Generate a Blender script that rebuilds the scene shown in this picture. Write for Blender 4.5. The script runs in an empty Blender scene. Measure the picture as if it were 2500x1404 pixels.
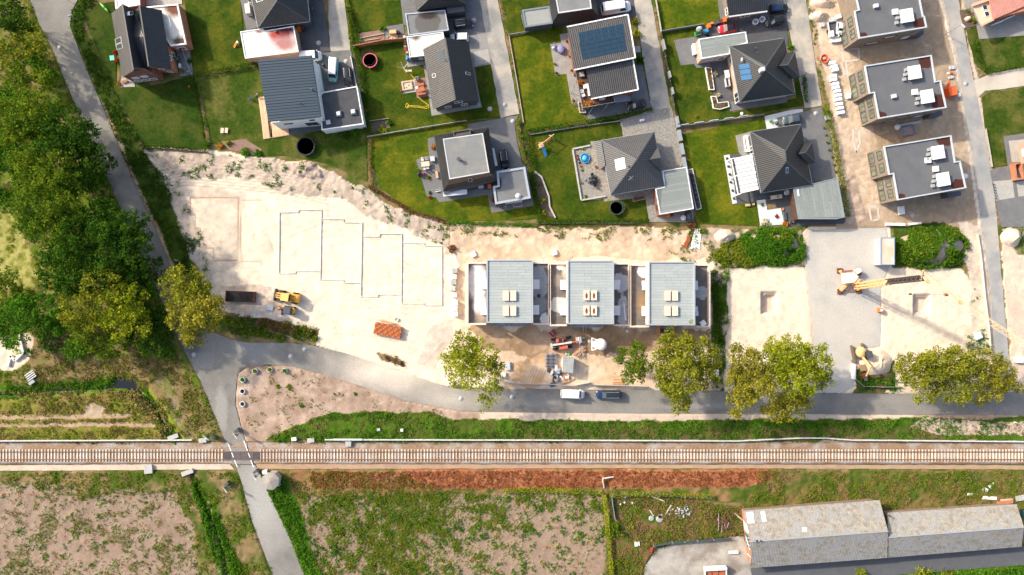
import bpy,math,random
import numpy as np
from math import radians as R,pi,sin,cos,tan,atan2,hypot,sqrt
sc=bpy.context.scene
C=sc.collection
random.seed(11)
rng=np.random.default_rng(11)
S=12.5
H=133.33
cd=bpy.data.cameras.new('camera');cam=bpy.data.objects.new('camera',cd);C.objects.link(cam)
cam.location=(0,0,H);cam.rotation_euler=(0,0,0)
cd.sensor_width=36;cd.lens=24;cd.clip_end=4000
sc.camera=cam
SUN_EL,SUN_DX,SUN_DY=33.0,0.875,-0.485
w=bpy.data.worlds.new('World');sc.world=w;w.use_nodes=True
nt=w.node_tree;sky=nt.nodes.new('ShaderNodeTexSky');sky.sky_type='NISHITA'
sky.sun_disc=False;sky.dust_density=3.5;sky.ozone_density=.3;sky.air_density=1.0;sky.sun_elevation=R(SUN_EL)
sky.sun_rotation=atan2(-SUN_DX,-SUN_DY)%(2*pi)
bg=nt.nodes['Background'];nt.links.new(sky.outputs[0],bg.inputs[0]);bg.inputs[1].default_value=0.15
sl=bpy.data.lights.new('sun','SUN');so=bpy.data.objects.new('sun',sl);C.objects.link(so)
sl.energy=3.0;sl.angle=R(2.0);sl.color=(1.0,0.9,0.72)
from mathutils import Vector
d=Vector((SUN_DX*cos(R(SUN_EL)),SUN_DY*cos(R(SUN_EL)),-sin(R(SUN_EL))))
so.rotation_euler=d.to_track_quat('-Z','Y').to_euler();so.location=(-60,30,60)
sc.view_settings.view_transform='Standard'
try:sc.view_settings.look='None'
except Exception:pass
sc.view_settings.gamma=1;sc.view_settings.use_curve_mapping=False
sc.view_settings.exposure=0.86
def W(px,py,z=0.0):
 k=(H-z)/H/S
 return((px-1250)*k,(702-py)*k,z)
def W2(px,py,z=0.0):
 a=W(px,py,z);return(a[0],a[1])
def PX(x,y):return(1250+x*S,702-y*S)
def area(p):
 return 0.5*sum(p[i][0]*p[(i+1)%len(p)][1]-p[(i+1)%len(p)][0]*p[i][1]for i in range(len(p)))
def offs(poly,dist):
 """inset a polygon by dist (any winding)"""
 n=len(poly);sg=1 if area(poly)>0 else-1
 L=[]
 for i in range(n):
  a,b=poly[i],poly[(i+1)%n]
  dx,dy=b[0]-a[0],b[1]-a[1];l=hypot(dx,dy)or 1
  nx,ny=-dy/l*sg,dx/l*sg
  L.append((a[0]+nx*dist,a[1]+ny*dist,dx,dy))
 out=[]
 for i in range(n):
  x1,y1,dx1,dy1=L[i-1];x2,y2,dx2,dy2=L[i]
  den=dx1*dy2-dy1*dx2
  if abs(den)<1e-6:out.append((x2,y2));continue
  t=((x2-x1)*dy2-(y2-y1)*dx2)/den
  out.append((x1+dx1*t,y1+dy1*t))
 return out
def inpoly(X,Y,poly):
 r=np.zeros(X.shape,bool);n=len(poly)
 for i in range(n):
  x1,y1=poly[i];x2,y2=poly[(i+1)%n]
  if y1==y2:continue
  c=((y1>Y)!=(y2>Y))&(X<(x2-x1)*(Y-y1)/(y2-y1)+x1)
  r^=c
 return r
_tab=rng.random((256,256))
def vnoise(X,Y,sc_,seed=0,octv=3):
 out=np.zeros(X.shape);amp=1;tot=0;f=1.0/sc_
 for o in range(octv):
  x=X*f+seed*17.3+o*31.7;y=Y*f+seed*9.1+o*13.9
  xi=np.floor(x).astype(int);yi=np.floor(y).astype(int)
  fx=x-xi;fy=y-yi;fx=fx*fx*(3-2*fx);fy=fy*fy*(3-2*fy)
  a=_tab[xi&255,yi&255];b=_tab[(xi+1)&255,yi&255]
  c=_tab[xi&255,(yi+1)&255];e=_tab[(xi+1)&255,(yi+1)&255]
  out+=amp*((a*(1-fx)+b*fx)*(1-fy)+(c*(1-fx)+e*fx)*fy);tot+=amp
  amp*=.5;f*=2.03
 return out/tot
ORG={}
def tag(o,label=None,cat=None,group=None,kind=None):
 if label:o['label']=label
 if cat:o['category']=cat
 if group:o['group']=group
 if kind:o['kind']=kind
 return o
def T(name,label,cat,loc,group=None,rz=0.0):
 o=bpy.data.objects.new(name,None);C.objects.link(o);o.empty_display_size=.3
 o.location=loc;o.rotation_euler=(0,0,rz)
 ORG[o.name]=tuple(loc);return tag(o,label,cat,group)
def newobj(name,me,parent=None):
 o=bpy.data.objects.new(name,me);C.objects.link(o)
 if parent is not None:
  o.parent=parent;ORG[o.name]=ORG.get(parent.name,(0,0,0))
 return o
class MB:
 def __init__(s):s.v=[];s.f=[]
 def add(s,vs,fs):
  b=len(s.v);s.v+=[tuple(map(float,v))for v in vs];s.f+=[tuple(b+i for i in f)for f in fs];return s
 def poly(s,pts):return s.add(pts,[tuple(range(len(pts)))])
 def prism(s,pts,z0,z1):
  p=list(pts)
  if area(p)<0:p=p[::-1]
  n=len(p)
  return s.add([(x,y,z0)for x,y in p]+[(x,y,z1)for x,y in p],[tuple(range(n,2*n)),tuple(range(n-1,-1,-1))]+[(i,(i+1)%n,n+(i+1)%n,n+i)for i in range(n)])
 def ring(s,pts,wid,z0,z1):
  p=list(pts)
  if area(p)<0:p=p[::-1]
  q=offs(p,wid);n=len(p)
  vs=[(x,y,z0)for x,y in p]+[(x,y,z1)for x,y in p]+[(x,y,z1)for x,y in q]+[(x,y,z0)for x,y in q]
  fs=[]
  for i in range(n):
   j=(i+1)%n
   fs+=[(i,j,n+j,n+i),(n+i,n+j,2*n+j,2*n+i),(2*n+i,2*n+j,3*n+j,3*n+i)]
  return s.add(vs,fs)
 def box(s,cx,cy,cz,sx,sy,sz,rz=0,taper=1.0):
  c,n=cos(rz),sin(rz);vs=[]
  for dz,t in((-.5,1),(.5,taper)):
   for dx,dy in((-.5,-.5),(.5,-.5),(.5,.5),(-.5,.5)):
    x,y=dx*sx*t,dy*sy*t
    vs.append((cx+x*c-y*n,cy+x*n+y*c,cz+dz*sz))
  return s.add(vs,[(3,2,1,0),(4,5,6,7),(0,1,5,4),(1,2,6,5),(2,3,7,6),(3,0,4,7)])
 def bar(s,a,b,wd,ht):
  a=Vector(a);b=Vector(b);dd=(b-a).normalized()
  up=Vector((0,0,1))if abs(dd.z)<.95 else Vector((1,0,0))
  sd=dd.cross(up).normalized()*wd/2;u=sd.normalized().cross(dd).normalized()*ht/2
  vs=[a-sd-u,a+sd-u,a+sd+u,a-sd+u,b-sd-u,b+sd-u,b+sd+u,b-sd+u]
  return s.add(vs,[(0,1,2,3),(7,6,5,4),(1,0,4,5),(2,1,5,6),(3,2,6,7),(0,3,7,4)])
 def tube(s,a,b,r0,r1=None,n=7):
  r1=r0 if r1 is None else r1
  a=Vector(a);b=Vector(b);dd=(b-a).normalized()
  up=Vector((0,0,1))if abs(dd.z)<.95 else Vector((1,0,0))
  sd=dd.cross(up).normalized();u=sd.cross(dd)
  vs=[]
  for p,r in((a,r0),(b,r1)):
   vs+=[p+(sd*cos(2*pi*i/n)+u*sin(2*pi*i/n))*r for i in range(n)]
  fs=[(i,(i+1)%n,n+(i+1)%n,n+i)for i in range(n)]+[tuple(range(n-1,-1,-1)),tuple(range(n,2*n))]
  return s.add(vs,fs)
 def path(s,pts,r,n=6):
  for a,b in zip(pts,pts[1:]):s.tube(a,b,r,r,n)
  return s
 def lathe(s,cx,cy,prof,n=20,sx=1,sy=1):
  m=len(prof);vs=[]
  for r,z in prof:vs+=[(cx+r*sx*cos(2*pi*i/n),cy+r*sy*sin(2*pi*i/n),z)for i in range(n)]
  fs=[]
  for k in range(m-1):
   fs+=[(k*n+i,k*n+(i+1)%n,(k+1)*n+(i+1)%n,(k+1)*n+i)for i in range(n)]
  if prof[0][0]>.001:fs.append(tuple(range(n-1,-1,-1)))
  if prof[-1][0]>.001:fs.append(tuple(range((m-1)*n,m*n)))
  return s.add(vs,fs)
 def cyl(s,cx,cy,z0,z1,r0,r1=None,n=16):return s.lathe(cx,cy,[(r0,z0),(r0 if r1 is None else r1,z1)],n)
 def cylx(s,cx,cy,cz,r,wd,n=16):
  return s.tube((cx,cy-wd/2,cz),(cx,cy+wd/2,cz),r,r,n)
def build(mb,name,m,parent=None,smooth=False,local=False,bevel=0):
 me=bpy.data.meshes.new(name)
 V=np.array(mb.v,float)
 loc=None
 uvV=V.copy()
 if parent is not None:
  if not local:V=V-np.array(ORG.get(parent.name,(0,0,0)))
 elif not local:
  loc=(float(V[:,0].mean()),float(V[:,1].mean()),float(V[:,2].min()));V=V-np.array(loc)
 me.from_pydata(V.tolist(),[],mb.f)
 uv=me.uv_layers.new(name='UV');uvd=np.zeros((len(me.loops),2))
 for p in me.polygons:
  n=p.normal
  if abs(n.z)>.9995 or(n.x*n.x+n.y*n.y)<1e-9:e=(1,0,0);q=(0,1,0)
  else:
   l=hypot(n.x,n.y);e=(-n.y/l,n.x/l,0)
   q=(n.y*e[2]-n.z*e[1],n.z*e[0]-n.x*e[2],n.x*e[1]-n.y*e[0])
  for li in p.loop_indices:
   v=uvV[me.loops[li].vertex_index]
   uvd[li]=(v[0]*e[0]+v[1]*e[1],v[0]*q[0]+v[1]*q[1]+v[2]*q[2])
 uv.data.foreach_set('uv',uvd.ravel())
 me.materials.append(m)
 if smooth:me.polygons.foreach_set('use_smooth',[True]*len(me.polygons))
 o=newobj(name,me,parent)
 if loc:o.location=loc;ORG[o.name]=loc
 if bevel:
  b=o.modifiers.new('bevel','BEVEL');b.width=bevel;b.segments=2;b.limit_method='ANGLE'
 return o
def npmesh(name,V,nper,m,parent=None,loc=None):
 """big mesh of polygons with nper corners each, V is (k*nper,3)"""
 me=bpy.data.meshes.new(name);k=len(V)//nper
 if parent is not None:V=V-np.array(ORG.get(parent.name,(0,0,0)))
 if loc is not None:V=V-np.array(loc)
 me.vertices.add(len(V));me.vertices.foreach_set('co',V.astype(np.float32).ravel())
 me.loops.add(len(V));me.loops.foreach_set('vertex_index',np.arange(len(V),dtype=np.int32))
 me.polygons.add(k);me.polygons.foreach_set('loop_start',np.arange(0,len(V),nper,dtype=np.int32))
 me.polygons.foreach_set('loop_total',np.full(k,nper,dtype=np.int32))
 me.update(calc_edges=True);me.materials.append(m)
 o=newobj(name,me,parent)
 if loc is not None:o.location=loc;ORG[o.name]=tuple(loc)
 return o
def cp(o,parent,loc=None,rz=None):
 c=o.copy();C.objects.link(c);c.parent=parent
 if loc is not None:c.location=loc
 if rz is not None:c.rotation_euler[2]=rz
 return c
def copytree(o,loc,rz,label,group=None):
 r=o.copy();C.objects.link(r);r.location=loc;r.rotation_euler=(0,0,rz);r['label']=label
 if group:r['group']=group
 for ch in list(o.children):
  c=cp(ch,r)
  for g in list(ch.children):cp(g,c)
 return r
MATS={}
def N(nt,t,**kw):
 n=nt.nodes.new(t)
 for k,v in kw.items():setattr(n,k,v)
 return n
def mathn(nt,op,a,b=None,c=None,clamp=False):
 n=N(nt,'ShaderNodeMath',operation=op);n.use_clamp=clamp
 for i,x in enumerate((a,b,c)):
  if x is None:continue
  if isinstance(x,(int,float)):n.inputs[i].default_value=x
  else:nt.links.new(x,n.inputs[i])
 return n.outputs[0]
def mixc(nt,f,a,b,mode='MIX'):
 n=N(nt,'ShaderNodeMix',data_type='RGBA',blend_type=mode)
 for i,x in((0,f),(6,a),(7,b)):
  if isinstance(x,(int,float)):n.inputs[i].default_value=x
  elif isinstance(x,tuple):n.inputs[i].default_value=(*x[:3],1)
  else:nt.links.new(x,n.inputs[i])
 return n.outputs[2]
def noise(nt,vec,scale,detail=4,rough=.6):
 n=N(nt,'ShaderNodeTexNoise');n.inputs['Scale'].default_value=scale;n.inputs['Detail'].default_value=detail
 n.inputs['Roughness'].default_value=rough;nt.links.new(vec,n.inputs['Vector']);return n.outputs['Fac']
def rampv(nt,f,lo,hi):
 n=N(nt,'ShaderNodeMapRange');n.inputs[1].default_value=lo;n.inputs[2].default_value=hi
 nt.links.new(f,n.inputs[0]);return n.outputs[0]
def M(name,c1,c2=None,scale=.8,rough=.8,spec=.3,metal=0,bump=0,bscale=6,pat=None,pp=(.3,.4),pamt=.35,stains=(),fine=.18,fscale=9,c3=None,s3=.12,contrast=(.35,.65)):
 if name in MATS:return MATS[name]
 m=bpy.data.materials.new(name);m.use_nodes=True;nt=m.node_tree;MATS[name]=m
 b=nt.nodes['Principled BSDF']
 b.inputs['Roughness'].default_value=rough;b.inputs['Metallic'].default_value=metal
 b.inputs['Specular IOR Level'].default_value=spec
 pos=N(nt,'ShaderNodeNewGeometry').outputs['Position']
 col=None
 if c2 is not None:col=mixc(nt,rampv(nt,noise(nt,pos,scale),*contrast),c1,c2)
 if c3 is not None:col=mixc(nt,rampv(nt,noise(nt,pos,s3,5),.45,.62),col if col else c1,c3)
 if col is None:
  rgb=N(nt,'ShaderNodeRGB');rgb.outputs[0].default_value=(*c1,1);col=rgb.outputs[0]
 for(cx,cy,rad,sc_,soft,warp)in stains:
  sub=N(nt,'ShaderNodeVectorMath',operation='SUBTRACT');nt.links.new(pos,sub.inputs[0])
  sub.inputs[1].default_value=(cx,cy,0)
  mul=N(nt,'ShaderNodeVectorMath',operation='MULTIPLY');nt.links.new(sub.outputs[0],mul.inputs[0])
  rx,ry=rad if isinstance(rad,tuple)else(rad,rad)
  mul.inputs[1].default_value=(1/rx,1/ry,0)
  ln=N(nt,'ShaderNodeVectorMath',operation='LENGTH');nt.links.new(mul.outputs[0],ln.inputs[0])
  nz=mathn(nt,'MULTIPLY_ADD',noise(nt,pos,1.3/max(.4,min(rx,ry)),5),warp,-warp/2)
  dd=mathn(nt,'ADD',ln.outputs['Value'],nz)
  f=mathn(nt,'SUBTRACT',1.0,rampv(nt,dd,1-soft,1.0),clamp=True)
  col=mixc(nt,f,col,sc_)
 hgt=None
 if pat:
  uv=N(nt,'ShaderNodeUVMap').outputs[0]
  sx=N(nt,'ShaderNodeSeparateXYZ');nt.links.new(uv,sx.inputs[0])
  if pat in('tile','corr'):
   u=mathn(nt,'SINE',mathn(nt,'MULTIPLY',sx.outputs[0],2*pi/pp[0]))
   h=mathn(nt,'MULTIPLY_ADD',u,.5,.5)
   if pat=='tile':
    fr=mathn(nt,'FRACT',mathn(nt,'DIVIDE',sx.outputs[1],pp[1]))
    h=mathn(nt,'ADD',h,mathn(nt,'MULTIPLY',fr,-.45))
   hgt=h
   sh=mathn(nt,'MULTIPLY_ADD',h,pamt,1-pamt*.6)
   col=mixc(nt,1.0,col,None or sh,'MULTIPLY')
  else:
   br=N(nt,'ShaderNodeTexBrick');nt.links.new(uv,br.inputs['Vector'])
   br.inputs['Scale'].default_value=1;br.inputs['Brick Width'].default_value=pp[0];br.inputs['Row Height'].default_value=pp[1]
   br.inputs['Mortar Size'].default_value=.012 if pat=='brick' else.015
   br.inputs['Color1'].default_value=(1.12,1.1,1.08,1);br.inputs['Color2'].default_value=(.82,.84,.86,1)
   mv=1.25 if pat=='brick' else.55
   br.inputs['Mortar'].default_value=(mv,mv,mv,1);br.inputs['Bias'].default_value=0
   col=mixc(nt,pamt*2,col,br.outputs['Color'],'MULTIPLY')
   hgt=br.outputs['Fac'];hgt=mathn(nt,'SUBTRACT',1.0,hgt)
 if fine:
  fn=mathn(nt,'MULTIPLY_ADD',rampv(nt,noise(nt,pos,fscale,4,.75),.25,.75),fine*2,1-fine)
  col=mixc(nt,1.0,col,fn,'MULTIPLY')
 nt.links.new(col,b.inputs['Base Color'])
 if hgt is not None or bump:
  bp=N(nt,'ShaderNodeBump')
  if hgt is not None:
   bp.inputs['Distance'].default_value=.05 if pat in('tile','corr')else.012;bp.inputs['Strength'].default_value=.7
   nt.links.new(hgt,bp.inputs['Height'])
  else:
   bp.inputs['Distance'].default_value=bump;bp.inputs['Strength'].default_value=.8
   nt.links.new(noise(nt,pos,bscale,5,.65),bp.inputs['Height'])
  nt.links.new(bp.outputs[0],b.inputs['Normal'])
 return m
def leafmat(name,cols,big=.25,trans=.38,hue=None):
 if name in MATS:return MATS[name]
 m=bpy.data.materials.new(name);m.use_nodes=True;nt=m.node_tree;MATS[name]=m
 nt.nodes.remove(nt.nodes['Principled BSDF']);out=nt.nodes['Material Output']
 geo=N(nt,'ShaderNodeNewGeometry')
 rp=N(nt,'ShaderNodeValToRGB');e=rp.color_ramp.elements
 while len(e)<len(cols):e.new(.5)
 for i,c in enumerate(cols):e[i].position=i/(len(cols)-1);e[i].color=(*c,1)
 f=mathn(nt,'MULTIPLY_ADD',geo.outputs['Random Per Island'],.62,0)
 f=mathn(nt,'ADD',f,mathn(nt,'MULTIPLY_ADD',noise(nt,geo.outputs['Position'],big,3),1.1,-.36),clamp=True)
 nt.links.new(f,rp.inputs[0])
 df=N(nt,'ShaderNodeBsdfDiffuse');tr=N(nt,'ShaderNodeBsdfTranslucent');mx=N(nt,'ShaderNodeMixShader')
 nt.links.new(rp.outputs[0],df.inputs[0]);nt.links.new(rp.outputs[0],tr.inputs[0]);mx.inputs[0].default_value=trans
 nt.links.new(df.outputs[0],mx.inputs[1]);nt.links.new(tr.outputs[0],mx.inputs[2]);nt.links.new(mx.outputs[0],out.inputs[0])
 return m
def plain(name,c,rough=.5,metal=0,spec=.5,fine=.05):return M(name,c,rough=rough,metal=metal,spec=spec,fine=fine)
white=plain('white_paint',(.78,.78,.76));black=plain('black_plastic',(.018,.019,.022));dgrey=plain('dark_grey',(.07,.075,.085))
grey=plain('grey_metal',(.32,.34,.36),.45);lgrey=plain('light_grey',(.5,.52,.54));rubber=plain('rubber',(.02,.02,.02),.85)
glass=plain('window_glass',(.025,.035,.045),.08,0,.8,0);blind=plain('white_blind',(.7,.72,.74))
orange=plain('orange_paint',(.72,.16,.02),.45);yellow=plain('machine_yellow',(.78,.36,.03),.45);red=plain('red_paint',(.5,.03,.03),.4)
blue=plain('blue_plastic',(.03,.25,.5),.4);teal=plain('teal_plastic',(.05,.45,.42),.5);green=plain('green_plastic',(.05,.4,.07),.5)
wood=M('pale_wood',(.62,.42,.27),(.5,.33,.2),3);dwood=M('dark_wood',(.11,.06,.045),(.075,.04,.03),2)
rust=M('rusty_steel',(.22,.07,.03),(.12,.045,.03),2);terracotta=plain('terracotta',(.5,.2,.09),.8);stone=M('pale_stone',(.5,.48,.45),(.36,.34,.32),2)
steel=plain('steel',(.55,.57,.6),.35,.6);bark=M('bark',(.16,.12,.09),(.09,.07,.05),3,rough=.95)
concrete=M('concrete',(.46,.45,.43),(.36,.355,.34),.7,rough=.9);pink=plain('pink_vinyl',(.72,.1,.16));lamp=plain('lamp_glass',(.7,.7,.68),.2)
purple=plain('mauve_fabric',(.24,.23,.42),.9);tailred=plain('tail_red',(.4,.01,.01),.3)
SHEETS=[]
def sheet(name,poly,m,z,jit=0.0,step=10,kind='structure',thick=0):
 p=[]
 n=len(poly)
 for i in range(n):
  a,b=poly[i],poly[(i+1)%n]
  k=max(1,int(hypot(b[0]-a[0],b[1]-a[1])/step))if jit else 1
  for j in range(k):
   t=j/k;x,y=a[0]+(b[0]-a[0])*t,a[1]+(b[1]-a[1])*t
   if jit:
    x+=(float(vnoise(np.array([x]),np.array([y]),14,3)[0])-.5)*2*jit
    y+=(float(vnoise(np.array([x]),np.array([y]),14,5)[0])-.5)*2*jit
   p.append((x,y))
 SHEETS.append(p)
 q=[W2(*a)for a in p]
 if area(q)<0:q=q[::-1]
 mb=MB()
 if thick:mb.prism(q,z-thick,z)
 else:mb.poly([(x,y,z)for x,y in q])
 o=build(mb,name,m);tag(o,kind=kind);return o
asphalt=M('asphalt',(.215,.203,.185),(.16,.153,.143),.35,.92,fine=.2,fscale=3.5,bump=.012,c3=(.235,.222,.2),s3=.1,stains=[((955-1250)/S,(702-905)/S,(15,6),(.6,.52,.43),.9,.9),((1090-1250)/S,(702-975)/S,(9,3.5),(.4,.36,.31),.9,.9),((610-1250)/S,(702-850)/S,(6,3),(.29,.28,.265),.9,.8),((640-1250)/S,(702-1220)/S,(8,14),(.33,.32,.3),.8,.5),((500-1250)/S,(702-880)/S,(3,2),(.25,.24,.22),.3,.9),((470-1250)/S,(702-820)/S,(2.2,5),(.13,.127,.12),.4,.6),((540-1250)/S,(702-1000)/S,(1.6,6),(.27,.26,.24),.5,.8),((600-1250)/S,(702-905)/S,(1.8,1.0),(.08,.075,.07),.4,1.0),((1700-1250)/S,(702-990)/S,(14,1.0),(.25,.24,.22),.7,.7),((2200-1250)/S,(702-975)/S,(12,1.3),(.235,.225,.205),.7,.8),((1330-1250)/S,(702-985)/S,(9,.8),(.25,.235,.21),.7,.8),((250-1250)/S,(702-300)/S,(2.0,4),(.25,.235,.21),.5,.8)])
asph_old=M('worn_lane',(.36,.34,.3),(.24,.235,.225),.35,.95,fine=.16,fscale=4,c3=(.46,.4,.33),s3=.22,bump=.02)
asph_dark=M('dark_asphalt',(.1,.105,.115),(.085,.09,.1),.6,.9,fine=.1)  # darker than the other road surfaces, for the warehouse service road
roadE=M('pale_asphalt',(.33,.33,.32),(.27,.27,.27),.5,.93,fine=.12,c3=(.42,.385,.34),s3=.15)
verge=M('sand_shoulder',(.56,.46,.37),(.45,.37,.29),.5,.95,fine=.18,bump=.03)
pav_d=M('dark_paving',(.105,.108,.118),(.082,.085,.094),.6,.85,pat='pave',pp=(.4,.2),pamt=.25,fine=.14)
pav_m=M('grey_paving',(.19,.19,.195),(.155,.157,.163),.5,.88,pat='pave',pp=(.4,.2),pamt=.25,fine=.14)
pav_l=M('light_paving',(.32,.31,.295),(.26,.25,.24),.6,.9,pat='pave',pp=(.3,.3),pamt=.22,fine=.14)
pav_w=M('pale_paving',(.44,.42,.38),(.38,.36,.33),.6,.9,pat='pave',pp=(.4,.4),pamt=.2,fine=.1)
pav_cob=M('speckled_cobbles',(.36,.34,.3),(.23,.22,.2),2.2,.92,pat='pave',pp=(.22,.16),pamt=.3,fine=.2,fscale=4)
chip_w=M('white_chippings',(.66,.67,.68),(.55,.56,.58),3,.95,fine=.16,bump=.03)
chip_g=M('grey_chippings',(.3,.29,.29),(.17,.17,.175),2.5,.95,fine=.25,fscale=5,bump=.03)
gravel=M('yard_gravel',(.47,.45,.41),(.38,.37,.35),.3,.95,fine=.2,fscale=4,c3=(.46,.43,.39),s3=.1,bump=.02)
soilbed=M('garden_soil',(.15,.105,.08),(.1,.07,.055),2,.95,fine=.2,bump=.05)
redsoil=M('tilled_bed',(.27,.17,.13),(.2,.13,.1),1.5,.95,fine=.2,bump=.05)
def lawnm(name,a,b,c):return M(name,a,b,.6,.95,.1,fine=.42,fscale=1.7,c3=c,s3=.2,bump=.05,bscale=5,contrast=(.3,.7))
lawn_d=lawnm('dark_lawn',(.017,.042,.004),(.033,.064,.005),(.058,.074,.011))  # darkest of the lawn greens
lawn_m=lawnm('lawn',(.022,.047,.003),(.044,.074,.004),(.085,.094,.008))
lawn_b=lawnm('bright_lawn',(.033,.065,.003),(.07,.1,.004),(.125,.128,.008))  # brightest of the lawn greens
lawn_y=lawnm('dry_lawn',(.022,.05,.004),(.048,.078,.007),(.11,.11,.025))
road=[(74,0),(60,-60),(186,-60),(190,0),(175,28),(171,64),(195,128),(244,246),(290,355),(336,468),(379,558),(420,660),(470,760),(500,806),(530,814),(565,829),(609,837),(699,837),(759,843),(849,864),(938,894),(1058,934),(1118,950),(1250,950),(1480,951),(1760,955),(2005,960),(2286,962),(2600,953),(2600,1014),(2500,1013),(1758,1010),(1460,1008),(1169,1005),(1118,1002),(998,981),(908,951),(858,935),(789,914),(714,894),(654,890),(600,897),(580,912),(576,944),(573,985),(597,1073),(612,1110),(628,1141),(669,1232),(709,1316),(742,1404),(775,1480),(690,1480),(665,1404),(615,1269),(585,1161),(566,1110),(551,1077),(541,1055),(490,931),(433,822),(300,520),(240,386),(195,282),(154,185),(123,108),(98,62)]
sheet('road',road,asphalt,.03,1.2,12)
sheet('side_road',[(2298,-70),(2334,-70),(2340,0),(2354,75),(2370,160),(2394,280),(2427,462),(2444,660),(2462,860),(2478,957),(2436,957),(2428,860),(2416,680),(2387,462),(2357,285),(2338,140),(2303,0)],roadE,.026,1.5)
sheet('field_track',[(2370,200),(2420,180),(2600,145),(2600,198),(2405,222),(2385,240)],M('track_gravel',(.48,.43,.36),(.42,.37,.3),.5,.95,fine=.12,c3=(.52,.47,.4)),.022,2)
for nm,p in(('lane',[(796,-60),(834,-60),(840,0),(856,124),(848,132),(806,130),(801,0)]),('lane',[(1160,-60),(1208,-60),(1216,0),(1268,278),(1222,288),(1171,0)]),('lane',[(1536,-60),(1580,-60),(1590,0),(1637,263),(1592,270),(1547,0)]),('lane',[(1902,-60),(1960,-60),(1968,0),(2006,258),(1965,264),(1912,0)])):
 sheet(nm,p,asph_old,.024,2)
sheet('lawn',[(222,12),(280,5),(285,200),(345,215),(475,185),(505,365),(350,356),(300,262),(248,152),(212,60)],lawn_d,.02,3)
sheet('lawn',[(442,-60),(582,-60),(587,0),(600,140),(640,152),(472,182),(466,120)],lawn_m,.02,1)
sheet('lawn',[(482,186),(634,160),(660,340),(790,318),(893,300),(897,445),(800,400),(700,380),(640,380),(515,350)],lawn_y,.022,2)
sheet('lawn',[(838,-60),(962,-60),(978,0),(985,62),(872,80),(850,20)],lawn_m,.02,1)
sheet('lawn',[(872,118),(985,100),(1000,165),(1040,160),(1060,268),(1172,250),(1163,167),(1212,158),(1222,284),(1140,296),(905,330),(890,300),(885,200)],lawn_m,.022,1)
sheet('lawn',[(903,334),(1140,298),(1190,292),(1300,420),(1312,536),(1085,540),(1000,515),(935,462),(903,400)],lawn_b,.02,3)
sheet('lawn',[(1208,-60),(1330,-60),(1345,0),(1350,60),(1275,80),(1246,86),(1225,0)],lawn_m,.02,1)
sheet('lawn',[(1246,90),(1350,66),(1400,90),(1400,260),(1432,292),(1282,320)],lawn_b,.02,1)
sheet('lawn',[(1290,328),(1515,290),(1530,340),(1470,480),(1583,478),(1588,544),(1312,547),(1300,430)],lawn_m,.022,1)
sheet('lawn',[(1592,-60),(1745,-60),(1755,0),(1758,47),(1718,62),(1614,79),(1603,0)],lawn_b,.02,1)
sheet('lawn',[(1616,84),(1702,62),(1760,90),(1735,250),(1790,274),(1945,240),(1940,185),(1962,180),(1964,258),(1660,306),(1640,200)],lawn_m,.022,1)
sheet('lawn',[(1661,328),(1870,288),(1870,470),(1855,552),(1700,546),(1690,420)],lawn_b,.02,1)
sheet('lawn',[(2358,72),(2384,66),(2392,96),(2600,70),(2600,150),(2500,165),(2405,178),(2378,152)],lawn_y,.02,3)
sheet('lawn',[(2396,238),(2412,228),(2600,196),(2600,310),(2456,335),(2462,402),(2420,410),(2405,320)],lawn_y,.02,3)
def drv(p,m,name='driveway',z=.034):sheet(name,p,m,z)
drv([(700,-60),(780,-60),(788,0),(808,127),(733,132),(735,60)],pav_d)
drv([(576,-60),(640,-60),(650,60),(602,76),(587,0)],pav_m,'terrace')
drv([(765,128),(856,122),(888,225),(780,226)],M('rutted_paving',(.15,.148,.145),(.12,.12,.122),.6,.9,fine=.12,c3=(.2,.19,.18),s3=.2))
drv([(702,300),(790,285),(786,318),(706,333)],pav_d,'terrace',.04)
drv([(964,-60),(1160,-60),(1171,0),(1185,80),(1100,95),(985,60),(978,0)],pav_m,z=.03)
drv([(936,66),(985,58),(990,100),(942,104)],pav_m,'terrace')
drv([(1120,92),(1186,80),(1204,156),(1150,166)],pav_l,z=.038)
drv([(1157,126),(1191,120),(1196,152),(1160,161)],pav_w,z=.044)
drv([(985,100),(1080,90),(1090,150),(995,164)],pav_l,'terrace',.038)
drv([(1034,160),(1150,130),(1176,262),(1054,283)],pav_l,'terrace',.042)
drv([(979,199),(1012,194),(1016,224),(984,229)],pav_w,'terrace',.036)
drv([(1012,194),(1046,188),(1050,234),(1018,240)],M('brick_paving',(.36,.19,.14),(.3,.15,.11),2,.9,pat='pave',pp=(.3,.15),pamt=.2),'terrace',.038)
drv([(1141,303),(1205,292),(1266,282),(1256,300),(1262,345),(1275,400),(1287,408),(1303,502),(1200,520),(1190,476),(1072,494),(1064,482),(1042,480),(1016,390),(1048,380),(1044,338),(1060,334),(1080,360),(1150,340)],pav_m,z=.034)
drv([(1380,-60),(1540,-60),(1548,0),(1552,40),(1540,44),(1450,60)],pav_d)
drv([(1272,36),(1290,34),(1300,78),(1282,80)],pav_l,'terrace')
drv([(1366,84),(1400,78),(1400,170),(1440,255),(1395,252),(1383,180),(1356,184),(1343,108),(1370,104)],pav_l,'terrace')
drv([(1430,266),(1500,240),(1540,158),(1568,158),(1590,266),(1436,293)],pav_m)
drv([(1515,294),(1590,268),(1640,263),(1668,402),(1600,470),(1560,330),(1522,340)],pav_cob)
sheet('gravel_bed',[(1512,292),(1588,278),(1590,302),(1518,313)],chip_g,.042,1)
drv([(1398,364),(1443,357),(1441,345),(1470,345),(1495,480),(1463,488),(1420,490)],pav_cob,'terrace')
drv([(1474,476),(1605,455),(1610,525),(1692,510),(1694,543),(1585,542),(1575,482),(1475,492)],pav_cob,'terrace',.038)
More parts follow.
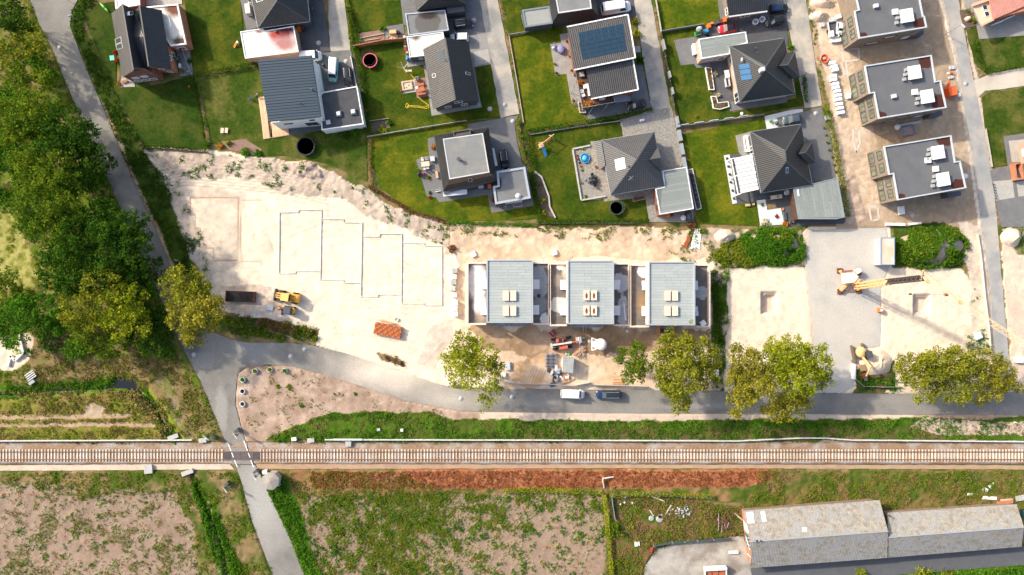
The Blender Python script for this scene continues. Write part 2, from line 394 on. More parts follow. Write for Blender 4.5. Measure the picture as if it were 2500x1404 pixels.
drv([(1645,98),(1730,84),(1745,120),(1750,162),(1700,166),(1694,156),(1662,160)],pav_m,'terrace',.034)
drv([(1712,82),(1720,64),(1786,52),(1920,45),(1924,110),(1800,130)],pav_d)
drv([(1752,0),(1785,-60),(1902,-60),(1912,0),(1920,47),(1786,54),(1778,46),(1758,47)],pav_m,z=.03)
drv([(1733,152),(1775,150),(1790,248),(1745,258)],pav_d,'terrace',.038)
drv([(1778,250),(1920,226),(1922,250),(1782,272)],pav_m,'terrace',.036)
sheet('gravel_bed',[(1866,284),(1935,268),(1960,266),(1960,278),(1900,292),(1905,316),(1872,318)],chip_w,.036)
drv([(1896,288),(2006,262),(2030,340),(2040,436),(1960,450),(1940,320),(1905,318)],pav_m,z=.04)
drv([(1795,331),(1832,322),(1850,400),(1806,384)],pav_l,'terrace',.034)
drv([(1766,380),(1806,374),(1880,470),(1956,460),(1956,552),(1910,550),(1895,500),(1850,492),(1790,500)],pav_d,'terrace',.038)
sheet('gravel_bed',[(1767,380),(1781,377),(1799,496),(1788,498)],chip_w,.044)
sheet('gravel_bed',[(1847,490),(1868,487),(1873,513),(1906,508),(1915,548),(1856,552)],chip_w,.046)
drv([(1930,532),(2065,533),(2060,546),(1925,552)],pav_d,'terrace',.04)
drv([(304,155),(322,158),(330,212),(292,213)],pav_w,'terrace',.034)
drv([(430,122),(462,118),(472,182),(440,187)],chip_g,'terrace',.034)
drv([(340,-60),(440,-60),(445,10),(346,14)],pav_w)
drv([(2340,-60),(2600,-60),(2600,78),(2390,96),(2378,36),(2358,24)],pav_l)
sheet('garden_bed',[(2342,26),(2365,22),(2367,31),(2377,30),(2384,64),(2352,70)],soilbed,.05,1)
drv([(2449,333),(2600,310),(2600,555),(2444,554),(2416,416),(2460,405)],pav_m)
drv([(2424,443),(2471,439),(2477,482),(2431,490)],pav_w,'terrace',.042)
drv([(2462,344),(2600,330),(2600,392),(2470,396)],pav_w,'terrace',.042)
drv([(2481,444),(2600,430),(2600,470),(2486,480)],pav_w,'terrace',.042)
sheet('gravel_yard',[(1975,562),(2165,556),(2172,650),(2150,700),(2148,846),(2080,850),(2085,945),(2050,960),(1995,958),(1985,800),(1968,650)],gravel,.02,2)
sheet('concrete_yard',[(1605,1340),(1650,1326),(1815,1308),(1835,1390),(1850,1480),(1560,1480),(1575,1380)],M('old_concrete',(.4,.375,.335),(.3,.28,.25),.4,.95,fine=.16,c3=(.22,.19,.16),s3=.25),.02,3)
sheet('service_road',[(1832,1388),(2170,1360),(2600,1322),(2600,1372),(2200,1402),(2000,1480),(1848,1480)],asph_dark,.026,1)
sheet('path',[(-80,1137),(560,1132),(572,1146),(-80,1150)],verge,.03,1.5)
sheet('path',[(622,1133),(1500,1134),(2600,1136),(2600,1146),(1500,1143),(630,1145)],M('sandy_path',(.4,.27,.18),(.33,.22,.15),.5,.95,fine=.18),.03,1.5)
for p,m in(([(880,82),(935,70),(941,104),(876,117)],redsoil),([(905,300),(950,292),(954,312),(908,322)],soilbed),([(1302,418),(1322,430),(1338,480),(1356,530),(1330,528),(1312,480)],soilbed),([(1262,292),(1270,290),(1286,400),(1275,395)],soilbed),([(540,345),(600,340),(640,365),(625,380),(560,366)],redsoil),([(1040,428),(1053,427),(1056,441),(1041,443)],redsoil)):
 sheet('garden_bed',p,m,.054,1.5)
for p in([(548,1104),(635,1104),(635,1119),(548,1119)],):SHEETS.append(p)
SHEETS.append([(-80,1082),(2600,1080),(2600,1134),(-80,1136)])
ST=3.0
gx=np.arange(-75,2576,ST);gy=np.arange(-66,1471,ST)
X,Y=np.meshgrid(gx,gy)
wx=(vnoise(X,Y,40,1,4)-.5);wy=(vnoise(X,Y,40,2,4)-.5)
n1=vnoise(X,Y,90,3,4);n2=vnoise(X,Y,24,4,4);n3=vnoise(X,Y,10,6,3);n4=vnoise(X,Y,160,8,3)
def sm(a,lo,hi):return np.clip((a-lo)/(hi-lo),0,1)
col=np.empty(X.shape+(3,))
def mixn(a,b,f):return np.array(a)*(1-f[...,None])+np.array(b)*f[...,None]
Gd,Gm,Gy_,Gl=(.03,.055,.007),(.062,.095,.012),(.16,.17,.022),(.055,.13,.006)
n5=rng.random(X.shape)
DRY,SOIL,SW,SMID,SB=(.22,.155,.075),(.26,.185,.135),(.71,.595,.46),(.56,.45,.345),(.42,.3,.2)
MUL=(.26,.1,.045)
col[:]=mixn(Gm,DRY,sm(n2,.35,.65))
relief=np.zeros(X.shape)
def reg(poly,a,b,nz=None,lo=.35,hi=.65,warp=26,cover=None,rel=0.0,relsc=None):
 m=inpoly(X+wx*warp,Y+wy*warp,poly)
 if cover is not None:m&=cover
 f=sm(n2 if nz is None else nz,lo,hi)
 c=mixn(a,b,f);col[m]=c[m]
 if rel:relief[m]=(relsc if relsc is not None else n3)[m]*rel
 return m
WILD=[(-80,-70),(62,-70),(74,0),(98,62),(123,108),(154,185),(195,282),(240,386),(300,520),(433,822),(490,931),(541,1055),(548,1078),(-80,1078)]
reg(WILD,(.1,.14,.014),DRY,n2,.4,.75,10,rel=.25)
reg([(-80,480),(50,490),(60,600),(130,680),(150,740),(90,720),(-80,690)],Gy_,(.3,.28,.09),n3,rel=.2)
reg([(60,880),(85,790),(180,820),(300,870),(430,870),(520,1020),(430,1000),(330,930),(100,935)],DRY,(.12,.13,.02),n2,.4,.7,rel=.2)
reg([(-80,965),(380,960),(420,1070),(-80,1072)],(.22,.17,.05),Gy_,n2,.3,.6,rel=.25)
reg([(-80,1012),(220,1010),(330,1010),(300,1022),(-80,1024)],(.42,.3,.2),DRY,n3,.5,.8,10)
reg([(-80,1034),(380,1030),(380,1041),(-80,1043)],(.42,.3,.2),DRY,n3,.5,.8,8)
reg([(215,990),(260,988),(255,1020),(215,1022)],(.46,.36,.26),DRY,n3,.4,.8)
reg([(-80,830),(40,825),(62,808),(80,825),(76,870),(40,900),(-80,905)],(.6,.48,.38),SW,n2)
reg([(315,885),(350,880),(420,930),(470,1060),(440,1070),(400,950)],(.27,.2,.13),(.13,.14,.03),n3,.35,.65,30,cover=n3*.5+n5*.5>.36)
reg([(190,-60),(250,-60),(205,60),(250,152),(300,262),(347,362),(400,430),(475,605),(470,690),(430,650),(379,545),(336,462),(290,352),(244,244),(195,126),(172,62)],Gd,Gm,n2,rel=.3)
reg([(240,246),(252,246),(300,352),(345,462),(430,660),(420,662),(330,462)],(.33,.2,.13),(.42,.34,.26),n2,warp=6)
SITE=[(345,362),(430,360),(520,368),(650,385),(700,392),(760,395),(800,415),(900,470),(1000,525),(1080,545),(1200,550),(1330,557),(1500,562),(1690,562),(1740,600),(1745,640),(1780,650),(1960,650),(1962,570),(1975,555),(2170,550),(2178,655),(2350,655),(2375,700),(2372,800),(2250,850),(2200,900),(2090,945),(2080,962),(1990,962),(1400,956),(1060,938),(930,897),(840,866),(770,842),(780,800),(690,782),(560,765),(540,755),(500,690),(470,605),(400,430)]
reg(SITE,SW,(.68,.57,.45),n2,.3,.8,12,rel=.06)
relief+=np.where(inpoly(X,Y,SITE),(n2-.5)*.12,0)
TOPS=[(345,362),(700,390),(800,415),(1000,520),(1100,545),(1100,610),(1000,560),(900,520),(830,480),(700,470),(560,430),(420,440)]
reg([(2170,905),(2255,840),(2376,780),(2440,860),(2440,960),(2160,960)],(.6,.48,.36),SW,n2,.3,.7,12,rel=.1)
reg(TOPS,(.4,.32,.255),(.53,.435,.35),n2,.3,.7,30,rel=.35)
reg([(720,395),(770,398),(790,425),(740,440),(715,420)],(.36,.27,.22),(.44,.34,.28),n3,rel=.9)
reg([(1085,548),(1740,562),(1740,630),(1400,632),(1130,650),(1090,620)],(.47,.35,.25),(.6,.47,.35),n2,.3,.7,26,rel=.2)
reg([(1120,650),(1146,645),(1144,800),(1125,800)],(.58,.43,.31),SW,n2,.3,.8)
reg([(1130,790),(1760,800),(1765,955),(1240,950),(1100,850)],(.55,.4,.27),(.68,.54,.41),n1,.3,.6,40,rel=.12)
reg([(1146,795),(1740,798),(1745,850),(1600,860),(1300,870),(1180,840)],(.26,.165,.095),(.48,.34,.23),n1,.3,.72,50,rel=.2)  # darker brown yard strip; row house soft shadow painted into the sand colour
reg([(1240,880),(1330,870),(1340,960),(1230,960)],(.6,.38,.22),(.7,.54,.4),n2,.3,.7,30)
reg([(1040,820),(1105,760),(1110,830),(1060,880),(1030,900)],(.5,.42,.35),(.66,.56,.46),n2,.3,.8,30)
reg([(540,690),(660,700),(700,770),(640,780),(545,760)],(.48,.36,.27),(.6,.5,.41),n2,.3,.7,30,rel=.2)
reg([(440,450),(600,470),(590,640),(500,680),(470,600)],(.5,.42,.34),SW,n1,.3,.65,30)
reg([(395,430),(440,440),(500,600),(530,700),(500,690),(455,600)],(.45,.37,.3),(.55,.46,.38),n2,warp=20,rel=.2)
reg([(560,775),(640,760),(760,795),(778,805),(690,790)],(.45,.4,.35),(.6,.52,.44),n3,.3,.7,16)
reg([(545,770),(650,776),(690,788),(772,806),(775,832),(640,825),(560,815)],(.1,.075,.03),Gd,n2,.4,.62,12,rel=.4)
reg([(920,860),(985,880),(990,895),(930,880)],(.16,.11,.06),DRY,n3,warp=10,rel=.4)
reg([(1966,-70),(2310,-70),(2345,140),(2365,285),(2395,460),(2424,680),(2470,960),(2400,960),(2372,800),(2365,660),(2340,560),(2040,555),(2030,280),(1985,120)],(.43,.33,.235),(.35,.26,.18),n1,.3,.65,24,rel=.15)
reg([(1975,0),(2060,0),(2085,160),(2140,340),(2165,500),(2070,540),(2040,300),(2000,120)],(.56,.44,.33),(.45,.34,.245),n2,.35,.75,26,rel=.18)
reg([(2068,420),(2090,430),(2118,530),(2085,550)],(.35,.26,.2),(.44,.34,.27),n3,warp=10,rel=.3)
reg([(2340,540),(2430,560),(2470,960),(2380,960),(2365,660)],(.62,.51,.4),(.5,.42,.34),n2,.3,.7,20)
reg([(2444,556),(2600,556),(2600,952),(2475,952),(2452,700)],(.66,.53,.42),(.56,.44,.34),n1,.3,.7,26,rel=.15)
reg([(2450,556),(2600,556),(2600,620),(2480,625)],(.36,.28,.2),Gm,n2,.4,.6,16)
reg([(2292,0),(2303,0),(2340,140),(2388,462),(2418,680),(2410,680),(2376,462),(2330,150)],(.58,.49,.4),(.66,.56,.46),n3,warp=6)
reg([(2335,-60),(2348,-60),(2380,160),(2405,290),(2440,560),(2426,460),(2392,280)],(.6,.48,.38),(.5,.4,.32),n3,warp=8)
reg([(1700,560),(1740,556),(1960,556),(1965,650),(1780,655),(1770,960),(1740,960),(1738,640)],Gm,(.45,.35,.27),n2,.5,.62,18,rel=.3)
reg([(2172,552),(2340,548),(2362,590),(2352,655),(2178,655)],Gd,Gm,n2,rel=.3)
for p in([(1858,714),(1898,711),(1898,767),(1858,768)],[(2231,719),(2274,717),(2274,769),(2231,770)]):
 inner=[(p[0][0]+6,p[0][1]+7),(p[1][0]-4,p[1][1]+7),(p[2][0]-4,p[2][1]-5),(p[3][0]+6,p[3][1]-5)]
 relief[inpoly(X,Y,p)]=-.45;mm=inpoly(X,Y,inner);relief[mm]=-1.3
 col[inpoly(X,Y,p)]=(.56,.47,.39);col[mm]=(.6,.49,.4)
reg([(2086,905),(2180,880),(2190,955),(2090,950)],Gd,(.14,.08,.05),n2,warp=12,rel=.3)
reg([(560,900),(600,890),(715,890),(860,930),(1000,980),(1170,1003),(2600,1010),(2600,1080),(590,1080)],(.3,.21,.155),(.42,.31,.24),n2,.3,.7,10,rel=.15)
reg([(580,905),(650,895),(640,930),(600,960),(590,1000)],(.25,.2,.17),(.45,.33,.26),n2,warp=24)
VERGE=[(640,1079),(720,1040),(800,1010),(900,1004),(1030,1003),(1100,1022),(1460,1026),(2215,1020),(2600,1020),(2600,1076)]
reg(VERGE,Gm,Gl,n2,.35,.7,18,rel=.35)
reg([(1250,1050),(2300,1045),(2300,1078),(1250,1078)],Gm,(.1,.085,.03),n2,.35,.6,24,rel=.3)
reg([(2214,1046),(2250,1022),(2400,1024),(2460,1034),(2600,1034),(2600,1058),(2320,1062)],(.5,.4,.32),(.42,.33,.26),n3,.3,.7,18)
reg([(1170,1005),(2230,1012),(2230,1020),(1460,1027),(1170,1022)],(.56,.46,.38),(.48,.38,.3),n3,.3,.7,10)
reg([(-80,1148),(560,1146),(600,1190),(700,1480),(-80,1480)],Gm,DRY,n2,.35,.65,20,rel=.3)
FL=[(-80,1176),(180,1180),(195,1218),(320,1190),(420,1200),(470,1290),(510,1480),(-80,1480)]
reg(FL,SOIL,(.31,.225,.175),n2,.3,.7,30,rel=.1)
reg(FL,(.07,.075,.02),Gm,n2,.3,.7,30,cover=(n2*.45+n3*.3+n5*.25>.63),rel=.2)
reg([(480,1160),(530,1250),(600,1404),(640,1480),(560,1480),(520,1350),(470,1190)],Gl,Gm,n2,.4,.7,16,rel=.3)
reg([(500,1200),(545,1330),(590,1480),(560,1480),(515,1330)],(.34,.25,.19),Gm,n3,.5,.7,12,rel=.1)
reg([(640,1146),(2600,1146),(2600,1240),(1815,1225),(1480,1210),(720,1210)],(.22,.14,.06),Gm,n2,.38,.6,16,rel=.3)
reg([(690,1147),(1010,1147),(1080,1196),(740,1200)],(.2,.1,.045),(.26,.15,.07),n2,.3,.7,16,cover=n3*.6+n5*.4>.4,rel=.25)
reg([(960,1146),(1400,1146),(1905,1147),(1880,1176),(1800,1190),(1060,1194)],MUL,(.36,.155,.08),n2,.3,.75,8,rel=.3)
reg([(1880,1148),(2600,1148),(2600,1250),(1820,1240)],Gm,(.16,.12,.045),n2,.4,.62,16,rel=.35)
FM=[(725,1212),(1470,1200),(1485,1480),(790,1480)]
reg(FM,SOIL,(.3,.215,.16),n2,.3,.7,24,rel=.1)
wm=n2*.5+n3*.3+sm(-np.abs(X-960),-300,0)*.22+sm(-Y,-1330,-1200)*.14
reg(FM,(.075,.085,.015),Gm,n3,.3,.7,24,cover=wm*.78+n5*.22>.535,rel=.2)
reg([(640,1150),(700,1160),(740,1270),(800,1480),(760,1480),(700,1310),(650,1200)],Gl,Gm,n2,.4,.7,12,rel=.3)
LOT=[(1490,1200),(1820,1235),(1818,1310),(1640,1325),(1590,1360),(1560,1480),(1480,1480)]
reg(LOT,(.15,.095,.04),Gm,n2,.4,.62,20,rel=.3)
reg([(2200,1402),(2600,1370),(2600,1480),(2050,1480)],Gm,Gl,n2,warp=8,rel=.3)
def line(pts,wd,c,amt=1.0,rel=0):
 dm=np.full(X.shape,1e9)
 for a,b in zip(pts,pts[1:]):
  dx,dy=b[0]-a[0],b[1]-a[1];L2=dx*dx+dy*dy
  x0,x1,y0,y1=min(a[0],b[0])-30,max(a[0],b[0])+30,min(a[1],b[1])-30,max(a[1],b[1])+30
  i0,i1=np.searchsorted(gy,y0),np.searchsorted(gy,y1);j0,j1=np.searchsorted(gx,x0),np.searchsorted(gx,x1)
  xs,ys=X[i0:i1,j0:j1],Y[i0:i1,j0:j1]
  t=np.clip(((xs-a[0])*dx+(ys-a[1])*dy)/L2,0,1)
  dm[i0:i1,j0:j1]=np.minimum(dm[i0:i1,j0:j1],np.hypot(xs-a[0]-t*dx,ys-a[1]-t*dy))
 f=np.clip(1.3-dm/wd,0,1)*amt*(.5+n3)
 f=np.clip(f,0,1)
 if c is not None:col[:]=col*(1-f[...,None])+np.array(c)*f[...,None]
 if rel:relief[:]+=rel*f
for k in range(14):
 x=random.uniform(600,1080);y=random.uniform(480,860);a=random.uniform(-.5,.5);l=random.uniform(120,330)
 for s in(0,14):line([(x,y+s),(x+l*.5*cos(a),y+s+l*.5*sin(a)+8),(x+l*cos(a+.2),y+s+l*sin(a+.2))],1.8,(.5,.385,.285),.42,-.04)
for k in range(9):
 y0=398+k*7.5
 line([(360+k*6,y0+8),(450,y0-6),(560,y0+2),(700,y0+16),(800,y0+40)],1.6,(.3,.23,.19),.55,-.12)
for k in range(10):
 a=.35*k
 line([(1250+k*7,950),(1265+k*8,910-k*2),(1290+k*6,875),(1340,850+k*2)],1.6,(.3,.18,.1),.5,-.1)
for k in range(5):line([(640+k*3,600+k*6),(655+k*3,588+k*5),(668,596+k*6)],1.5,(.4,.31,.24),.6,-.08)
for k in range(8):line([(2050+k*12,380+k*14),(2075+k*9,400+k*15),(2100+k*8,392+k*16)],2,(.42,.32,.24),.5,-.15)
for k in range(4):line([(1060-k*9,900),(1075-k*6,868),(1095-k*4,838)],2,(.42,.34,.27),.6,-.1)
for p in([(465,482),(583,484),(580,636),(523,635),(523,606),(500,605),(488,557),(478,557),(478,526),(464,526),(465,482)],[(586,484),(590,640),(640,640),(640,648)],[(1097,535),(1098,615)],[(1080,582),(1097,581)],[(590,488),(640,488)]):
 line(p,1.5,(.36,.2,.11),.8,-.1)
for _ in range(190):
 x,y=random.uniform(440,1730),random.uniform(440,930)
 if inpoly(np.array([x]),np.array([y]),SITE)[0]:
  a=random.uniform(0,6.3);l=random.uniform(8,40)
  line([(x,y),(x+l*cos(a),y+l*sin(a)*.5)],1.3,(.5,.37,.27),random.uniform(.15,.45),-.03)
for _ in range(420):
 x,y=random.uniform(1990,2420),random.uniform(0,540);a=random.uniform(0,6.3);l=random.uniform(6,26)
 line([(x,y),(x+l*cos(a),y+l*sin(a))],1.5,random.choice([(.27,.19,.13),(.3,.22,.16),(.6,.5,.4)]),random.uniform(.1,.5),-.06)
DITCH=[(-70,958),(60,958),(110,948),(200,945),(300,938),(345,955),(385,1005),(415,1055),(432,1079)]
line(DITCH,17,(.065,.19,.008),.95,-.5);line([(a[0]+3,a[1]+5)for a in DITCH],4,(.015,.03,.008),1.0,-.6);line([(a[0]+14,a[1]-9)for a in DITCH[4:]],6,(.2,.22,.02),.8);line([(468,1158),(500,1230),(540,1330),(570,1480)],6,Gd,.8,-.7)  # offset dark line paints ditch shade and thin dark water into the ground
line([(284,932),(300,936),(322,938)],12,(.03,.03,.025),1.0,-.7)
line([(1484,1175),(1490,1230),(1500,1300),(1510,1480)],4,Gd,.6,-.3)
col*=(.8+.4*n3[...,None]);col=np.clip(col*(.92+.16*n4[...,None]),0,1)
mask=np.zeros(X.shape,bool)
for p in SHEETS:
 xs=[a[0]for a in p];ys=[a[1]for a in p]
 i0,i1=np.searchsorted(gy,min(ys)-6),np.searchsorted(gy,max(ys)+6);j0,j1=np.searchsorted(gx,min(xs)-6),np.searchsorted(gx,max(xs)+6)
 if i1>i0 and j1>j0:mask[i0:i1,j0:j1]|=inpoly(X[i0:i1,j0:j1],Y[i0:i1,j0:j1],p)
dil=mask.copy()
for a in(0,1):
 for s in(-1,1):dil|=np.roll(mask,s,a)
relief=np.where(dil,-.08,relief)
edge=np.zeros(X.shape,bool);edge[0]=edge[-1]=True;edge[:,0]=edge[:,-1]=True
relief[edge]=0
ny,nx=X.shape
V=np.stack([(X-1250)/S,(702-Y)/S,relief],-1).reshape(-1,3)
idx=np.arange(nx*ny).reshape(ny,nx)
F=np.stack([idx[1:,:-1],idx[1:,1:],idx[:-1,1:],idx[:-1,:-1]],-1).reshape(-1,4)
me=bpy.data.meshes.new('ground');me.vertices.add(len(V));me.vertices.foreach_set('co',V.astype(np.float32).ravel())
me.loops.add(F.size);me.loops.foreach_set('vertex_index',F.astype(np.int32).ravel())
me.polygons.add(len(F));me.polygons.foreach_set('loop_start',np.arange(0,F.size,4,dtype=np.int32));me.polygons.foreach_set('loop_total',np.full(len(F),4,dtype=np.int32))
me.update(calc_edges=True);me.polygons.foreach_set('use_smooth',[True]*len(F))
at=me.color_attributes.new('soil','FLOAT_COLOR','POINT')
at.data.foreach_set('color',np.concatenate([col.reshape(-1,3),np.ones((nx*ny,1))],1).astype(np.float32).ravel())
gm=bpy.data.materials.new('soil_and_grass');gm.use_nodes=True;nt=gm.node_tree;b=nt.nodes['Principled BSDF']
ca=N(nt,'ShaderNodeVertexColor',layer_name='soil');pos=N(nt,'ShaderNodeNewGeometry').outputs['Position']
f=mathn(nt,'MULTIPLY_ADD',noise(nt,pos,3.2,5,.8),.6,.69);f=mathn(nt,'MULTIPLY',f,mathn(nt,'MULTIPLY_ADD',noise(nt,pos,.7,4,.7),.4,.8))
nt.links.new(mixc(nt,1.0,ca.outputs['Color'],f,'MULTIPLY'),b.inputs['Base Color']);b.inputs['Roughness'].default_value=.95;b.inputs['Specular IOR Level'].default_value=.1
bp=N(nt,'ShaderNodeBump');bp.inputs['Distance'].default_value=.1;bp.inputs['Strength'].default_value=.8;nt.links.new(noise(nt,pos,3,6,.75),bp.inputs['Height']);nt.links.new(bp.outputs[0],b.inputs['Normal'])
me.materials.append(gm);g=newobj('ground',me);tag(g,kind='structure')
x0,x1,y0,y1=(gx[0]-1250)/S,(gx[-1]-1250)/S,(702-gy[-1])/S,(702-gy[0])/S
BIG=1500
mb=MB()
for a,b_,c,e in((-BIG,BIG,y1,BIG),(-BIG,BIG,-BIG,y0),(-BIG,x0,y0,y1),(x1,BIG,y0,y1)):
 mb.poly([(a,c,0),(b_,c,0),(b_,e,0),(a,e,0)])
tag(build(mb,'terrain',M('far_fields',(.07,.085,.02),(.2,.16,.09),.02,.95,c3=(.06,.08,.02),s3=.006)),kind='structure')
tag(build(MB().poly([W(p[0],p[1],-.42)for p in[(-60,950),(120,946),(280,925),(330,925),(352,950),(400,1010),(436,1076),(410,1072),(330,960),(290,950),(150,955),(-60,966)][::-1]]),'pond_water',M('dark_water',(.008,.01,.012),rough=.12,spec=.5,fine=0)),kind='structure')
def cards(P,size,up=.5,aspect=.6):
 """one leaf spray per point: a diamond quad with a random tilt"""
 n=len(P);nrm=rng.normal(size=(n,3));nrm[:,2]=np.abs(nrm[:,2])+up;nrm/=np.linalg.norm(nrm,axis=1)[:,None]
 t=rng.normal(size=(n,3));u=np.cross(nrm,t);u/=np.linalg.norm(u,axis=1)[:,None]+1e-9;v=np.cross(nrm,u)
 s=(size*(.6+.8*rng.random(n)))[:,None]if np.isscalar(size)else size[:,None]
 return np.stack([P-u*s,P-v*s*aspect+nrm*s*.15,P+u*s,P+v*s*aspect+nrm*s*.15],1).reshape(-1,3)
L_dark=leafmat('leaf_dark',[(.017,.052,.008),(.045,.112,.012),(.12,.205,.018)])
L_mid=leafmat('leaf_mid',[(.04,.09,.009),(.115,.19,.014),(.28,.31,.025)])
L_olive=leafmat('leaf_olive',[(.065,.09,.01),(.22,.24,.022),(.46,.44,.045)])
L_yel=leafmat('leaf_yellow_green',[(.09,.135,.01),(.25,.3,.018),(.5,.48,.03)])
L_gold=leafmat('leaf_golden',[(.09,.1,.014),(.28,.265,.025),(.52,.46,.07)])
L_lush=leafmat('leaf_lush',[(.03,.1,.01),(.075,.2,.014),(.17,.32,.025)])
L_hedge=leafmat('leaf_hedge',[(.022,.06,.007),(.055,.115,.011),(.12,.18,.02)])
L_weed=leafmat('weed_leaf',[(.08,.14,.012),(.17,.22,.02),(.33,.32,.035)],.5)
L_dry=leafmat('dry_grass',[(.135,.115,.041),(.284,.203,.081),(.446,.311,.149)],.4)
L_straw=leafmat('straw_grass',[(.196,.168,.042),(.350,.280,.098),(.504,.378,.168)],.4)
L_rust=leafmat('rust_grass',[(.213,.062,.022),(.350,.125,.050),(.500,.225,.106)],.4)
L_brown=leafmat('dead_brush',[(.091,.046,.019),(.195,.104,.046),(.325,.195,.091)],.5)
L_red=leafmat('red_leaf',[(.165,.022,.017),(.352,.055,.033),(.495,.110,.055)],.8)
L_org=leafmat('orange_leaf',[(.275,.110,.022),(.495,.198,.033),(.605,.330,.066)],.8)
L_pale=leafmat('pale_blossom',[(.275,.275,.132),(.550,.495,.330),(.750,.682,.550)],1)
def tree(px,py,blobs,h,m,label,name='tree',group=None,nsub=26,nleaf=26,leaf=.3,open_=.6,trunk=.28,cat='tree'):
 base=W(px,py,0);t=T(name,label,cat,base,group);Pts=[];tips=[]
 for(bx,by,br,bz)in blobs:
  c=np.array(W(bx,by,bz));r=br/S*(H-bz)/H
  k=max(8,int(nsub*(r/3.2)**1.5))
  dv=rng.normal(size=(k,3));dv[:,2]=np.abs(dv[:,2])*1.0-.25;dv/=np.linalg.norm(dv,axis=1)[:,None]
  rad=r*(.55+.5*rng.random(k)**.7);sc3=np.array([1,1,.75])
  cc=c+dv*rad[:,None]*sc3
  tips+=[cc[i]for i in range(0,k,3)]
  for q in cc:
   rr=(.45+.5*rng.random())*min(1.25,.45+r*.2)
   n=int(nleaf*(rr/.75)**2*(.7+.6*rng.random()))+5
   p=rng.normal(size=(n,3));p/=np.linalg.norm(p,axis=1)[:,None]+1e-9
   p*=(rr*(.45+.65*rng.random(n)))[:,None];p[:,2]*=.7
   Pts.append(q+p)
  n=int(k*nleaf*open_*.5);p=rng.normal(size=(n,3))*r*.33;Pts.append(c+p*np.array([1,1,.6]))
 P=np.concatenate(Pts);npmesh('crown',cards(P,leaf),4,m,t)
 mb=MB();hb=h*.38;lean=np.mean([W(b[0],b[1],b[3])[:2]for b in blobs],0)
 top=(base[0]*.6+lean[0]*.4,base[1]*.6+lean[1]*.4,hb)
 mb.tube((base[0],base[1],-.3),top,trunk,trunk*.7,8)
 for q in tips[:26]:
  mid=[top[i]*.45+q[i]*.55+(random.uniform(-.4,.4)if i<2 else.2)for i in range(3)]
  mb.tube(top,mid,trunk*.42,trunk*.2,5);mb.tube(mid,q,trunk*.2,.025,4)
 build(mb,'trunk',bark,t);return t
def shrub(px,py,rpx,h,m,label,cat='shrub',name='shrub',group=None,dens=1.0,leaf=.16):
 r=rpx/S;c=W(px,py,0);n=int(60+dens*150*r*r)
 p=rng.normal(size=(n,3));p[:,2]=np.abs(p[:,2]);p/=np.linalg.norm(p,axis=1)[:,None];p*=(.5+.55*rng.random(n))[:,None]
 lump=.8+.4*np.sin(p[:,0]*5+px)*np.cos(p[:,1]*4+py)
 P=np.array(c)+p*np.array([r,r,h])*lump[:,None]
 o=npmesh(name,cards(P,min(leaf,.1+r*.12)),4,m,loc=c);return tag(o,label,cat,group)
def hedge(pts,wpx,h,m,label,group=None,name='hedge',dens=75,leaf=.13,cat='hedge'):
 Pts=[]
 for a,b in zip(pts,pts[1:]):
  A=np.array(W(*a));B=np.array(W(*b));l=np.linalg.norm(B-A);wd=wpx/S;n=int(l*dens*(.5+wd*.6)*(.6+h*.3))
  t=rng.random(n);sd=np.array([-(B-A)[1],(B-A)[0],0])/l
  q=(rng.random(n)-.5);z=h*(1-rng.random(n)**2.2)
  P=A+(B-A)*t[:,None]+sd*(q*wd*(1-.25*z/h))[:,None];P[:,2]=z*(1+.25*(vnoise(t*l*3+a[0],t*0,3,2)-.5))
  Pts.append(P)
 P=np.concatenate(Pts);c=P.mean(0);c[2]=0
 return tag(npmesh(name,cards(P,leaf),4,m,loc=c),label,cat,group)
def scatter(name,polys,dens,h,size,m,clump=None,warp=20,cover=None,kind='stuff',label=None):
 """ground cover: tufts of blades and leaves over an area (dens = tufts per square metre)"""
 Pts=[]
 for poly in polys:
  xs=[p[0]for p in poly];ys=[p[1]for p in poly];A=(max(xs)-min(xs))*(max(ys)-min(ys))/S/S
  n=int(A*dens);x=rng.uniform(max(min(xs)-8,-40),min(max(xs)+8,2540),n);y=rng.uniform(max(min(ys)-8,-30),min(max(ys)+8,1440),n)
  ax=x+(vnoise(x,y,40,1,4)-.5)*warp;ay=y+(vnoise(x,y,40,2,4)-.5)*warp
  k=inpoly(ax,ay,poly)
  if clump:k&=vnoise(x,y,clump[0],clump[2]if len(clump)>2 else 12,3)>clump[1]
  j=np.clip(((x-gx[0])/ST).astype(int),0,nx-1);i=np.clip(((y-gy[0])/ST).astype(int),0,ny-1)
  k&=~mask[i,j]
  if cover is not None:k&=cover[i,j]
  x,y,i,j=x[k],y[k],i[k],j[k];zz=relief[i,j]
  m_=5;r=.6*size
  P=np.repeat(np.stack([(x-1250)/S,(702-y)/S,zz],1),m_,0)
  hv=h*(.3+.9*vnoise(x,y,18,21,2));o=rng.normal(size=P.shape)*size*1.1;P[:,:2]+=o[:,:2]
  P[:,2]+=np.repeat(hv,m_)*rng.random(len(P));Pts.append(P)
 P=np.concatenate(Pts)
 if len(P)==0:return
 o=npmesh(name,cards(P,size,.2),4,m);tag(o,kind=kind);return o
WG='trees on the west side of the road'
